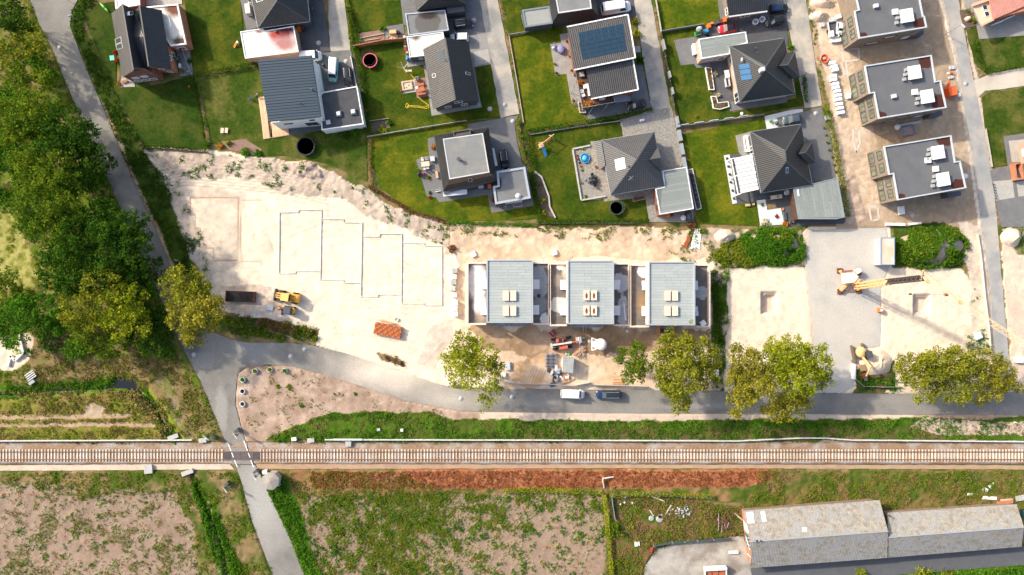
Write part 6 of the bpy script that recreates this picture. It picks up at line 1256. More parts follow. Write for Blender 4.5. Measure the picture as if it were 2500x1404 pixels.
car(1898,25,5,47,23,cb,'dark car with blue reflecting roof at the top right bungalow','suv',1.6,roofm=cdb)
car(1888,54,192,43,23,cb,'black car behind the white bags on the paved yard','suv',1.55)
car(1231,391,278,48,23,cb,'black estate car beside the flat topped house','suv',1.6,True)
car(1931,294,186,46,22,pnt('graphite',(.06,.085,.11)),'dark grey car behind the pergola house roof','car',1.45,roofm=pnt('graphite',(.06,.085,.11)))
car(1397,960,358,58,22,cw_,'white panel van parked on the road south of the row houses','van',2.0)
car(1484,962,181,62,22,cdb,'navy estate car with silver roof rails on the road','suv',1.6,True,roofm=pnt('panoramic',(.02,.025,.03)))
car(2046,73,265,27,16,cw_,'small white site vehicle beside the northern apartment building','suv',1.5,group='site vehicles')
t=T('trailer','grey open trailer carrying a white box','trailer',W(2030,76),'site vehicles',R(-82));build(MB().box(0,0,.5,3.1,1.7,.1),'bed',dgrey,t,local=True);build(MB().bar((-1.55,-.85,.75),(1.55,-.85,.75),.07,.5).bar((-1.55,.85,.75),(1.55,.85,.75),.07,.5).bar((-1.55,-.85,.75),(-1.55,.85,.75),.07,.5).bar((1.55,-.85,.75),(1.55,.85,.75),.07,.5),'side_board',lgrey,t,local=True)
for s in(-1,1):build(MB().cylx(.1,s*.95,.3,.3,.18),'wheel',rubber,t,local=True)
tb=T('white_box','white box lying in the grey open trailer','box',W(2027,85,.6),None,R(-82));build(MB().box(0,0,.3,1.1,.8,.6),'body',white,tb,local=True,bevel=.04);build(MB().box(0,0,.62,1.14,.84,.06),'lid',white,tb,local=True)
t=T('open_truck','white open truck bed with three rust red bays at the bottom edge','truck',W(1743,1398),None,R(3));build(MB().box(0,0,.55,4.1,2.6,.2),'bed',grey,t,local=True)
for a,b in(((-2.05,-1.3),(-2.05,1.3)),((2.05,-1.3),(2.05,1.3)),((-2.05,-1.3),(2.05,-1.3))):build(MB().bar((*a,1.0),(*b,1.0),.12,.9),'side_board',wtrim,t,local=True)
build(MB().box(0,1.35,1.15,4.2,.5,1.2),'front_board',wtrim,t,local=True)
for k in(-1,0,1):build(MB().box(k*1.3,-.15,.85,1.1,2.1,.4),'bay',M('rust_orange',(.5,.14,.05),(.24,.07,.03),2),t,local=True)
for x in(-1.4,1.4):
 for s in(-1,1):build(MB().cylx(x,s*1.1,.4,.4,.3),'wheel',rubber,t,local=True)
def wheels(t,lst,r,wd):
 for x,y in lst:
  w_=build(MB().cylx(x,y,r,r,wd,18),'wheel',rubber,t,local=True);build(MB().cylx(x,y+(.02 if y>0 else-.02),r,r*.5,wd,12),'rim',yellow,w_,local=True)
t=T('wheel_loader','yellow wheel loader with bucket raised to the left','wheel loader',W(707,725),'construction machines',R(-10))
build(MB().box(1.1,0,1.1,2.5,1.7,1.0,0,.9),'engine_hood',yellow,t,local=True,bevel=.12);build(MB().box(-.2,0,1.0,1.0,1.4,.9),'chassis',yellow,t,local=True)
build(MB().box(.0,0,2.15,1.35,1.4,1.3,0,.88),'cab',glass,t,local=True);build(MB().box(.0,0,2.88,1.5,1.5,.16),'cab_roof',M('loader_roof',(.82,.5,.16),rough=.5),t,local=True,bevel=.05)
for s in(-1,1):build(MB().box(1.3,s*.45,1.62,.7,.12,.06,s*.2),'vent',black,t,local=True);build(MB().bar((-.7,s*.45,1.3),(-2.5,s*.4,.8),.2,.28),'lift_arm',yellow,t,local=True)
build(MB().bar((-1.3,-.6,1.1),(-1.3,.6,1.1),.2,.25).bar((-.8,0,1.5),(-2.4,0,1.1),.16,.2),'linkage',yellow,t,local=True)
build(MB().add([(-2.4,-1.15,.3),(-2.4,1.15,.3),(-2.55,1.15,1.1),(-2.55,-1.15,1.1),(-3.1,-1.15,.15),(-3.1,1.15,.15),(-3.0,1.15,.95),(-3.0,-1.15,.95)],[(0,1,2,3),(0,4,5,1),(1,5,2),(0,3,4)]),'bucket',dgrey,t,local=True)
wheels(t,[(-1.2,-.85),(-1.2,.85),(1.35,-.85),(1.35,.85)],.6,.45)
t=T('mini_excavator','small yellow digger with a dark cab roof below the wheel loader','mini excavator',W(707,757),'construction machines',R(-8))
for s in(-1,1):build(MB().box(.1,s*.62,.3,2.3,.34,.55,0,.92),'track',rubber,t,local=True,bevel=.1)
build(MB().box(.35,0,.9,1.9,1.4,.6),'house',dgrey,t,local=True,bevel=.08);build(MB().box(.15,0,1.65,1.25,1.05,1.0,0,.95),'cab',glass,t,local=True);build(MB().box(.15,0,2.2,1.35,1.15,.1),'cab_roof',plain('cab_slate',(.06,.075,.11)),t,local=True)
build(MB().lathe(1.05,0,[(.62,.75),(.62,1.15),(.5,1.25)],14,.55,1.1),'counterweight',yellow,t,local=True);build(MB().bar((-.4,.1,1.2),(-1.3,.25,1.9),.2,.25).bar((-1.3,.25,1.9),(-1.9,.2,1.0),.16,.2),'boom',yellow,t,local=True);build(MB().box(-1.75,.1,.6,.5,.7,.5,.3),'bucket',rust,t,local=True);build(MB().box(-1.3,-.45,.3,.2,1.4,.35),'dozer_blade',dgrey,t,local=True)
t=T('telehandler','red telescopic handler with a white boom','telehandler',W(1372,837),'construction machines',R(8))
rdp=plain('handler_red',(.62,.12,.06),.45)
build(MB().box(0,0,.9,3.9,1.1,.6),'chassis',dgrey,t,local=True);build(MB().box(-.45,.7,1.5,1.5,.75,1.3,0,.92),'cab',rdp,t,local=True,bevel=.08);build(MB().box(-.35,.72,2.0,.7,.62,.35),'cab_glass',glass,t,local=True);build(MB().box(.1,-.75,1.15,1.7,.75,.8),'engine_cover',rdp,t,local=True,bevel=.08)
build(MB().bar((-2.2,0,2.0),(1.8,0,1.5),.34,.4),'boom',M('boom_white',(.78,.66,.54)),t,local=True);build(MB().bar((1.7,0,1.5),(3.0,0,1.3),.24,.28),'boom_tip',orange,t,local=True);build(MB().box(-2.2,0,1.9,.4,.7,.7),'boom_pivot',lgrey,t,local=True)
mb=MB();mb.box(3.3,0,.9,.12,1.3,.7)
for s in(-.4,.4):mb.bar((3.3,s,.6),(4.4,s,.55),.14,.08)
build(mb,'fork',lgrey,t,local=True)
for x in(-1.5,1.35):
 for s in(-1,1):w_=build(MB().cylx(x,s*.95,.52,.52,.42,18),'wheel',rubber,t,local=True);build(MB().cylx(x,s*1.0,.52,.26,.4,10),'rim',grey,w_,local=True)
pl=T('pallet_load','pale pallet load on the forks of the red handler','pallet load',(*W2(1412,829),.65),None,R(8));build(MB().box(0,0,.06,1.1,1.2,.12),'pallet',wood,pl,local=True);
for k in range(3):build(MB().box(-.33+.33*k,0,.3,.28,1.1,.36),'bundle',lgrey if k!=1 else wins,pl,local=True)
t=T('crawler_excavator','yellow crawler excavator at the sand heap','excavator',W(2094,862),'construction machines',R(-78))
for s in(-1,1):build(MB().box(0,s*1.05,.4,3.6,.5,.75,0,.93),'track',plain('track_brown',(.12,.09,.07),.9),t,local=True,bevel=.12)
build(MB().box(0,0,.7,1.6,1.6,.4),'undercarriage',dgrey,t,local=True);build(MB().lathe(-.3,0,[(.92,1.0),(.98,1.6),(.8,1.9),(0,1.98)],22,1.1,1),'upper_body',plain('digger_yellow',(.7,.46,.2),.5),t,True,local=True);build(MB().box(.25,.95,1.9,1.3,1.1,1.5,0,.9),'cab',black,t,local=True);build(MB().box(.25,.95,2.7,1.25,1.1,.1),'cab_roof',dgrey,t,local=True)
build(MB().bar((.7,-.1,1.9),(2.6,.3,3.2),.35,.4).bar((2.6,.3,3.2),(4.4,0,1.5),.2,.3),'boom',plain('digger_yellow',(.7,.46,.2),.5),t,local=True);build(MB().box(4.4,-.1,.9,.8,1.1,.8,.3,.8),'bucket',rust,t,local=True);build(MB().box(2.9,.2,.4,1.2,1.0,.6),'spare_bucket',plain('bucket_brown',(.3,.2,.12)),t,local=True)
t=T('tower_crane','orange self erecting crane with a tall mast and long jib over the gravel yard','crane',W(2075,686),'construction machines')
cor=plain('crane_orange',(.8,.42,.17),.5);base=W(2075,686)
for a,b in(((2050,661),(2096,708)),((2094,664),(2052,710))):build(MB().bar(W(*a,.7),W(*b,.7),.45,.5),'outrigger',cor,t)
for x,y in((2049,661),(2095,665),(2050,712),(2096,710)):a=W(x,y);build(MB().box(a[0],a[1],.15,1.0,1.0,.3).box(a[0],a[1],.5,.35,.35,.7),'foot',rust,t)
build(MB().bar(W(2054,709,.5),W(2094,709,.5),.18,.2).bar(W(2054,664,.8),W(2080,661,.8),.35,.35),'tie_beam',M('crane_maroon',(.25,.09,.08)),t)
build(MB().prism([W2(*p)for p in[(2048,668),(2071,666),(2082,676),(2072,690),(2050,692)]],.9,2.3),'ballast',M('ballast_white',(.7,.66,.6),(.62,.57,.5),1),t);build(MB().prism([W2(*p)for p in[(2076,661),(2090,655),(2095,663),(2084,670)]],.8,1.6),'ballast',M('ballast_white',(.7,.66,.6)),t)
build(MB().bar(W(2079,675,1.8),W(2096,688,1.8),.9,.7),'slewing_frame',cor,t)
M0=W(2092,699,1.8);M1=W(2168,688,12.5);M2=W(2250,679,22)
def lattice(t,a,b,wd,m,n,name,r=.1):
 a=Vector(a);b=Vector(b);dd=(b-a).normalized();up=Vector((0,0,1))if abs(dd.z)<.9 else Vector((0,1,0));s_=dd.cross(up).normalized()*wd/2;u=s_.normalized().cross(dd).normalized()*wd/2
 mb=MB();C4=[s_+u,-s_+u,-s_-u,s_-u]
 for c in C4:mb.bar(a+c,b+c,r*1.6,r*1.6)
 for k in range(n):
  p,q=a+(b-a)*k/n,a+(b-a)*(k+1)/n
  for i in range(4):mb.bar(p+C4[i],q+C4[(i+1)%4],r,r)
 return build(mb,name,m,t)
lattice(t,M0,M1,1.05,cor,9,'lower_mast',.1);build(MB().bar(M0,M1,.32,.3),'mast_core',plain('mast_pale',(.85,.55,.28)),t);lattice(t,M1,M2,.8,M('mast_dark',(.06,.05,.05)),8,'upper_mast',.12);build(MB().bar(M1,M2,.4,.4),'inner_mast',M('mast_dark',(.06,.05,.05)),t)
J0=Vector(W(2256,683,22));J1=Vector(W(2540,866,22.5));dj=(J1-J0);nrm=Vector((-dj.y,dj.x,0)).normalized()
mb=MB()
for c in(Vector((0,0,.7)),nrm*.45,-nrm*.45):mb.bar(J0+c,J1+c,.07,.07)
for k in range(26):
 p,q=J0+dj*k/26,J0+dj*(k+1)/26
 mb.bar(p+nrm*.45,q+Vector((0,0,.7)),.035,.035).bar(p-nrm*.45,q+Vector((0,0,.7)),.035,.035).bar(p+nrm*.45,q-nrm*.45,.03,.03)
build(mb,'jib',M('jib_pale',(.8,.55,.36)),t);mb=MB();tt_=Vector(M2)+Vector((-.6,1.2,1.5));mb.bar(M2,tt_,.2,.2).bar(tt_,J0+dj*.3+Vector((0,0,.7)),.04,.04).bar(tt_,J0+dj*.75+Vector((0,0,.7)),.04,.04);build(mb,'stay_ropes',cor,t)
for f in(.02,.3,.62):a=J0+dj*f;build(MB().box(a.x,a.y,a.z+.35,.7,.5,.3,atan2(dj.y,dj.x)),'jib_joint',cor,t)
a=J0+dj*.2;build(MB().box(a.x,a.y,a.z-.3,.6,.5,.4),'trolley',rust,t);build(MB().bar((a.x,a.y,a.z-.4),(a.x,a.y,12),.03,.03).box(a.x,a.y,11.8,.3,.3,.5),'hook',rust,t)
t=T('distribution_box','small orange power box on the edge of the gravel yard','power box',W(2145,757));build(MB().box(0,0,.6,.8,.7,.9),'body',orange,t,local=True);build(MB().box(0,0,1.08,.5,.4,.08),'lid',white,t,local=True);build(MB().bar((-.3,0,.1),(.3,0,.1),.7,.2),'foot',dgrey,t,local=True)
t=T('site_container','grey site container with a pale orange stained roof','container',W(2144,615));build(MB().prism([W2(2133,582),W2(2166,582),W2(2166,648),W2(2133,648)],0,2.55),'body',M('container_grey',(.36,.4,.46),rough=.5,pat='corr',pp=(.25,1),pamt=.2),t)
x0,y0=W2(2140,582,2.6);x1,y1=W2(2165,645,2.6)
build(MB().prism([W2(2133.5,582.5),W2(2165.5,582.5),W2(2165.5,647.5),W2(2133.5,647.5)],2.55,2.6),'roof',M('container_roof',(.58,.54,.48),(.6,.42,.28),.35,.6),t);build(MB().ring([W2(2133,582),W2(2166,582),W2(2166,648),W2(2133,648)],.14,2.5,2.68),'roof_rail',plain('rail_blue',(.22,.28,.42)),t)
t=T('reinforcing_mesh_stack','dark stack of reinforcing mesh mats on the sand','mesh stack',W(590,724),'building materials',R(-2))
for z in range(4):
 mb=MB()
 for k in range(29):x=-2.75+5.5*k/28;mb.box(x,0,.15+z*.22,.07,2.1,.06)
 for k in range(13):y=-1.02+2.04*k/12;mb.box(0,y,.2+z*.22,5.55,.06,.06)
 build(mb,'mesh_mat',M('mesh_steel',(.03,.028,.034),(.05,.032,.028),2,.6),t,local=True)
build(MB().box(0,0,.06,5.4,2.0,.12),'bottom_mat',M('mesh_dark',(.035,.03,.033)),t,local=True)
for x in(-2.75,2.75):build(MB().box(x,0,.5,.1,2.1,.9),'end_frame',rust,t,local=True)
t=T('clay_block_stack','orange stack of clay blocks on the sand','block stack',W(948,806),'building materials',R(-11));cm=[M('clay_a',(.4,.115,.04),(.34,.09,.03),2),M('clay_b',(.28,.08,.03)),M('clay_c',(.5,.17,.06))];b0={}
build(MB().box(0,0,.35,5.2,2.25,.7),'lower_courses',cm[1],t,local=True)
for r in range(6):
 for c in range(14):
  k=(r+c*2)%3
  if k not in b0:b0[k]=build(MB().box(0,0,0,.35,.34,.24,.0),'clay_block',cm[k],t,local=True);o=b0[k]
  else:o=cp(b0[k],t)
  o.location=(-2.42+c*.372+(.1 if r%2 else 0),-.94+r*.375,.82+random.uniform(-.02,.03));o.rotation_euler[2]=random.uniform(-.03,.03)
t=T('timber_stack','untidy pale planks lying along the orange clay blocks','plank stack',W(950,789),None,R(-11))
for k in range(8):build(MB().box(random.uniform(-1,.8),random.uniform(-.4,.4),.15+.08*k,random.uniform(2.2,4),.14,.06,random.uniform(-.1,.12)),'plank',wood if k%2 else M('plank_orange',(.62,.34,.2)),t,local=True)
t=T('mortar_silo','white round mortar silo with a frame beside the red handler','silo',W(1463,838),'building materials');build(MB().lathe(0,0,[(.3,.6),(1.0,1.7),(1.12,1.8),(1.12,2.7),(.95,3.05),(.45,3.25),(0,3.3)],32),'tank',M('silo_white',(.8,.78,.74),rough=.5),t,True,local=True)
for x,y in((-.9,-.8),(-.9,.8),(.8,-.7),(.8,.7)):build(MB().bar((x*1.1,y*1.2,0),(x*.8,y*.85,1.9),.12,.12),'leg',wtrim,t,local=True)
build(MB().bar((-1.7,-1.2,2.2),(-1.7,1.2,2.2),.2,.2).bar((-1.7,1.2,2.2),(-.8,.9,2.2),.2,.16).bar((-1.7,-1.2,2.2),(-.8,-.9,2.2),.2,.16).box(-1.3,0,2.0,.8,1.2,.3),'mixer_frame',wtrim,t,local=True);build(MB().lathe(-2.1,.5,[(.32,1.4),(.32,2.0),(.2,2.1)],12),'mixer',grey,t,local=True)
t=T('prop_pile','loose pile of wooden props and laths beside the silo','wood pile',W(1417,857),'building materials')
for k in range(46):
 a=random.uniform(-.5,.5)+(1.2 if k%3 else.9);build(MB().bar((random.uniform(-1,1)-.9*cos(a),random.uniform(-.7,.7)-.9*sin(a),.1+k*.012),(random.uniform(-.5,.5)+.8*cos(a),random.uniform(-.4,.4)+.8*sin(a),.12+k*.014),.09,.07),'lath',(wood,M('plank_grey',(.4,.33,.3)),M('plank_orange',(.62,.34,.2)))[k%3],t,local=True)
t=T('site_hut','small grey flat roofed site hut by the rubbish heap','site hut',W(1384,888),None,R(-4));build(MB().box(0,0,1.15,1.9,2.8,2.3),'wall',M('hut_cream',(.55,.45,.36)),t,local=True);build(MB().box(.05,0,2.35,2.0,2.9,.12),'roof',M('hut_grey',(.36,.38,.38),(.3,.32,.32),1,.7,pat='corr',pp=(.2,1),pamt=.15),t,local=True);build(MB().box(-.98,.6,1.0,.06,.8,1.9),'door',lgrey,t,local=True)
t=T('scaffold_rack','metal rack of stacked scaffold parts left of the grey site hut','scaffold rack',W(1344,879),None,0)
for k in range(5):build(MB().bar((-1.0+.5*k,-1.4,.5+.1*(k%2)),(-1.0+.5*k,1.4,.5+.1*(k%2)),.12,.5),'frame',dgrey if k%2 else steel,t,local=True)
for k in range(8):build(MB().bar((-1.1,-1.2+.34*k,.9),(1.0,-1.2+.34*k,.9),.07,.07),'tube',steel if k%2 else M('tube_blue',(.07,.1,.2)),t,local=True)
t=T('rubbish_heap','heap of white foil, dark sacks and timber behind the site fence','rubbish heap',W(1352,918))
for k in range(34):
 x,y=random.gauss(0,.9),random.gauss(0,.8);m=random.choice([white,lgrey,wins,dgrey,black,wood,M('sack_blue',(.1,.13,.18)),steel])
 build(MB().box(x,y,.25+random.random()*.5,random.uniform(.3,1.1),random.uniform(.3,.7),random.uniform(.1,.35),random.uniform(0,3)),'scrap_piece',m,t,local=True)
t=T('rubbish_heap','heap of broken boards and cardboard beside the foil heap','rubbish heap',W(1376,922))
for k in range(22):
 build(MB().box(random.gauss(0,.8),random.gauss(0,.5),.2+random.random()*.4,random.uniform(.4,1.2),random.uniform(.15,.6),.06,random.uniform(0,3)),'scrap_piece',random.choice([wood,M('cardboard',(.6,.42,.28)),white,terracotta,M('plank_orange',(.62,.34,.2))]),t,local=True)
PG='pallets of building blocks on the sand'
for i,(x,y,m,l)in enumerate(((1111,661,0,'grey pallet at the top of the row beside the left row house'),(1109,676,1,'pale pallet second in the row beside the left row house'),(1108,689,0,'small grey pallet third in the row beside the left row house'),(1106,704,2,'wider grey pallet in the middle of the row beside the left row house'),(1110,720,1,'pale pallet below the wider grey pallet'),(1112,740,3,'white pallet top of the lower three in the row'),(1111,753,3,'white pallet middle of the lower three in the row'),(1112,766,3,'white pallet at the bottom of the row beside the left row house'))):
 t=T('block_pallet',l,'pallet',W(x,y),PG,random.uniform(-.08,.08));build(MB().box(0,0,.07,1.05,.95,.14),'pallet',wood,t,local=True)
 mm=(M('block_grey',(.36,.37,.38)),M('block_pale',(.74,.66,.58)),M('block_mid',(.45,.48,.5)),wins)[m]
 for a in(-1,1):
  for b in(-1,1):build(MB().box(a*.26,b*.23,.6,.5,.44,.9),'block',mm,t,local=True)
for i,(x,y)in enumerate(((2028,156),(2032,165),(2035,173),(2030,188),(2031,197),(2036,207),(2037,216),(2040,225),(2042,235),(2043,245),(2045,256),(2047,266),(2049,277))):
 t=T('wrapped_pallet',['first (northmost)','second','third','fourth','fifth','sixth','seventh','eighth','ninth','tenth','eleventh','twelfth','thirteenth (southmost)'][i]+' white wrapped pallet in the row west of the unfinished apartments','pallet',W(x,y),'white wrapped pallets in a row',.12)
 build(MB().box(0,0,.07,1.15,.55,.14),'pallet',dwood,t,local=True);build(MB().box(0,0,.55,1.2,.6,.85),'pack',M('foil_blue_white',(.68,.74,.82),(.76,.78,.82),1,.4),t,local=True,bevel=.04)
for x,y,sx,sy,h,m,l,rz in((2069,236,.75,1.0,.6,wins,'single white pack west of the middle apartment building',.1),(2038,100,1.9,.8,.7,white,'white slatted block pack below the grey trailer',.1),(2044,43,1.0,.8,.7,white,'large white bag above the grey trailer',.3),(2030,49,1.2,.7,.4,lgrey,'flat white bag left of the large white bag',.2),(2006,62,.8,.8,.5,lgrey,'white crate on the sand left of the trailer',.2),(1240,893,.9,1.6,.6,M('pack_grey_blue',(.5,.56,.62)),'blue grey wrapped pack right of the open yellow tree',0),(1230,915,.9,.9,.5,wins,'white pack at the edge of the open yellow tree',.05),(1156,621,1.0,1.0,.6,wins,'tilted white pack on the sand above the left row house',.5),(1353,617,1.0,1.0,.6,wins,'tilted white pack on the sand between the row house roofs',.3),(661,752,1.2,.9,.4,M('pack_grey_blue',(.5,.56,.62)),'grey foil pack left of the small digger',-.2),(2198,514,1.2,1.6,.5,white,'white panel pack below the southern apartment building',.1),(2323,166,1.1,.7,.4,lgrey,'grey pallet right of the middle apartment building',.1),(2320,190,1.0,.5,.4,lgrey,'grey rack beside the middle apartment wall',.2),(2338,233,.5,.7,.5,wins,'small white box at the kerb below the orange dump box',.3),(2483,877,1.3,1.2,.9,white,'white cube cabinet at the right edge above the road',0),(1748,911,.8,1.4,.6,white,'white box under the branches right of the big olive tree',0),(1698,855,1.0,.6,.5,white,'white sheet bundle showing through the big olive tree',.2),(1697,880,.8,1.1,.5,white,'white crate showing through the big olive tree',0),(1725,826,.9,.6,.4,M('timber_scrap',(.6,.45,.36)),'pale timber bundle right of the big olive tree',-.5),(1555,1327,1.0,.9,.3,wins,'white slatted box in the rough lot',.1),(2421,1185,1.4,.8,.2,wins,'tilted white board on the grass above the warehouse, highest',.6),(2404,1195,1.1,.7,.2,wins,'grey white board left of the highest board',-.4),(2371,1206,1.7,.4,.2,wins,'long white board on the grass above the warehouse',.05),(2414,1215,2.8,.6,.25,wins,'row of white blocks above the lower warehouse',-.05),(2009,145,.1,.1,.1,orange,'x',0),(1790,1347,1.8,.45,.5,white,'white bench box on the old concrete yard',.05),(2383,820,1.4,1.2,.8,M('pack_grey_blue',(.5,.56,.62)),'blue white crate beside the right hand trees',.4),(2112,925,.6,.6,.5,stone,'pale boulder at the green corner by the excavator',0),(2095,945,.4,.4,.8,white,'x',0)):
 if l=='x':continue
 t=T('material_pack',l,'pack',W(x,y),None,rz);build(MB().box(0,0,h*.5,sx,sy,h),'body',m,t,local=True,bevel=.03)
 for s in(-.28,.28):build(MB().box(s*sx,0,h*.5,.06,sy*1.01,h*1.02),'strap',lgrey if m is not lgrey else dgrey,t,local=True)
t=T('barrier_board','long white board standing at the yard entrance','barrier board',W(2080,906));build(MB().box(0,0,.5,.45,3.0,.9),'board',white,t,local=True);build(MB().bar((0,1.6,.3),(-.4,2.2,.3),.08,.08),'post',dgrey,t,local=True)
t=T('dump_box','bright orange dump box with its flap open','dump box',W(2316,226),None,.3);orr=plain('signal_orange',(.78,.1,.02),.5)
build(MB().box(0,0,.6,1.9,2.0,1.2,0,.8),'body',orr,t,local=True);build(MB().box(0,-.1,1.25,1.5,1.6,.1),'cover',plain('signal_orange_b',(.85,.14,.03),.5),t,local=True);build(MB().add([(-.9,.9,.7),(0,1.0,.9),(.1,2.3,1.3),(-.5,1.5,.9)],[(0,1,2,3),(3,2,1,0)]),'flap',orr,t,local=True)
t=T('mixing_tub','orange mixing tub with grey tools beside the row of white pallets','mixing tub',W(2009,146),None,.1);build(MB().lathe(0,0,[(.45,.1),(.7,.75),(.75,.8),(.66,.75),(.42,.15)],8,1,1.15),'tub',orr,t,local=True);build(MB().box(0,.1,.6,.5,.5,.2,.3),'tools',grey,t,local=True)
t=T('traffic_cone_stack','small orange and white object at the wall of the middle apartment building','cone',W(2320,179));build(MB().cyl(0,0,0,.7,.35,.1),'cone',orr,t,local=True);build(MB().box(-.3,0,.1,.8,.4,.15),'foot',white,t,local=True)
t=T('debris_skip','open grey mesh crate of debris below the middle apartment building','crate',W(2213,320),None,.2);build(MB().ring([(-1.2,-.9),(1.2,-.9),(1.2,.9),(-1.2,.9)],.08,0,.8),'side',M('skip_blue',(.2,.24,.32)),t,local=True);build(MB().box(0,0,.2,2.2,1.6,.3),'debris',M('debris_red',(.3,.2,.2),(.4,.38,.4),3),t,local=True)
t=T('gutter_bundle','pale pipe bundle with bag below the middle apartment building','pipe bundle',W(2205,308),None,.17)
for k in range(4):build(MB().tube((-1,k*.12,.3),(3.4,k*.12+.1,.3),.07),'pipe',lgrey,t,local=True)
build(MB().lathe(-1.3,0,[(.5,0),(.6,.4),(.3,.7)],9),'bag',white,t,local=True)
for x,y,r,m,l in((2379,430,1.3,white,'x'),(2356,430,.5,wins,'white round lid at the east corner of the southern apartment building'),(2227,526,.45,concrete,'round concrete cover below the southern apartment building')):
 if l!='x':tag(build(MB().cyl(*W2(x,y),0,.1,r),'round_cover',m),l,'cover')
for p in([(2053,123),(2095,118),(2098,146),(2060,151),(2053,123)],[(2053,152),(2064,186),(2073,185)],[(2065,152),(2070,184)],[(2084,314),(2096,318),(2100,350),(2090,372),(2082,340),(2084,314)],[(2121,505),(2142,505),(2146,535),(2128,540),(2121,505)]):
 t=T('foundation_strip',{2053:'pale foundation strip loop by the northern apartment building',2065:'short pale foundation strip between loops',2084:'pale foundation strip loop left of the southern apartment building',2121:'pale foundation strip loop below the southern apartment building'}[p[0][0]]if len(p)!=3 else 'L shaped pale foundation strip below the first loop','foundation strip',W(*p[0]))
 for a,b in zip(p,p[1:]):build(MB().bar(W(*a,.06),W(*b,.06),.32,.14),'strip',M('foundation_grey',(.56,.52,.47),(.48,.44,.4),1),t)
for p,l in(([(784.5,512),(729,513),(729,518),(682.5,519),(681,668),(722,667),(722,662),(782,662)],'white board outline of the leftmost house plot'),([(785,512),(782,683),(839,684),(839,690),(878,691)],'white board outline between the first and second house plots'),([(785,535),(838,535),(839,543),(884,543.5),(881,724),(923,724.5),(923,719),(979,719)],'white board outline between the second and third house plots'),([(884,577.5),(927,577.5),(927,571),(981,570.5),(980,741),(1036,741),(1036,745.5),(1079,745.5),(1079,601),(1036,600),(1036,594),(984,593)],'white board outline of the rightmost house plot')):
 t=T('board_outline',l,'board outline',W(*p[0]),'white board outlines set out on the sand')
 for a,b in zip(p,p[1:]):
  n=max(1,round(hypot(b[0]-a[0],b[1]-a[1])/30))
  for j in range(n):
   q0=W(a[0]+(b[0]-a[0])*j/n,a[1]+(b[1]-a[1])*j/n,.12);q1=W(a[0]+(b[0]-a[0])*(j+.99)/n,a[1]+(b[1]-a[1])*(j+.99)/n,.12)
   build(MB().bar(q0,q1,.13,.16),'board',M('board_white',(.5,.52,.52),(.6,.6,.58),1),t)
t=T('plank_bundle','bundle of long white boards beside the green mound','board bundle',W(1698,588),None,0)
for k in range(7):build(MB().bar((-1.0+.27*k,-1.6+.1*(k%3),.2+.05*(k%2)),(-.6+.2*k+.3,1.1+(1.2 if k in(1,3,5)else.2),.3),.26,.08),'board',wins,t,local=True)
t=T('rod_bundle','rust red bundle of curved clay pipes beside the white boards','pipe bundle',W(1677,591),None,1.2)
for k in range(4):build(MB().path([(-1.2,-.3+.2*k,.2),(-.4,-.2+.2*k,.3),(.4,-.35+.2*k,.3),(1.2,-.2+.2*k,.2)],.11,6),'pipe',M('clay_red',(.34,.09,.04)),t,local=True)
t=T('plank_bundle','thin pale laths above the grey pallets','board bundle',W(1109,634),None,.5)
for k in range(3):build(MB().bar((-.3+.2*k,-1.8,.1),(.2+.25*k,1.8,.12),.12,.05),'lath',wins,t,local=True)
def trampoline(x,y,rpx,pad,label,net=True):
 t=T('trampoline',label,'trampoline',W(x,y),'garden trampolines');r=rpx/S
 build(MB().lathe(0,0,[(r*.86,.82),(0,.8)],28),'jumping_mat',plain('mat_black',(.014,.016,.022),.7),t,local=True)
 build(MB().lathe(0,0,[(r,.8),(r*.99,.88),(r*.88,.88),(r*.86,.82)],32),'edge_pad',pad,t,local=True)
 for k in range(6):
  a=k*pi/3+.3;build(MB().tube((r*.95*cos(a),r*.95*sin(a),0),(r*.95*cos(a),r*.95*sin(a),.8),.04),'leg',steel,t,local=True)
  if net:build(MB().tube((r*1.02*cos(a),r*1.02*sin(a),.5),(r*1.04*cos(a),r*1.04*sin(a),2.5),.03),'net_pole',dgrey,t,local=True)
 if net:
  mb=MB();n=32
  for z in(1.6,2.5):build(MB().path([(r*1.03*cos(2*pi*i/n),r*1.03*sin(2*pi*i/n),z)for i in range(n+1)],.02,4),'net_ring',dgrey,t,local=True)
trampoline(905.5,151,18,pink,'trampoline with pink padded edge');trampoline(749,359,23,M('pad_charcoal',(.03,.036,.042)),'largest black trampoline, on the lawn edge beside the sand',False);trampoline(1503,509,17,M('pad_teal',(.025,.055,.055)),'dark teal edged trampoline behind the clipped hedge')
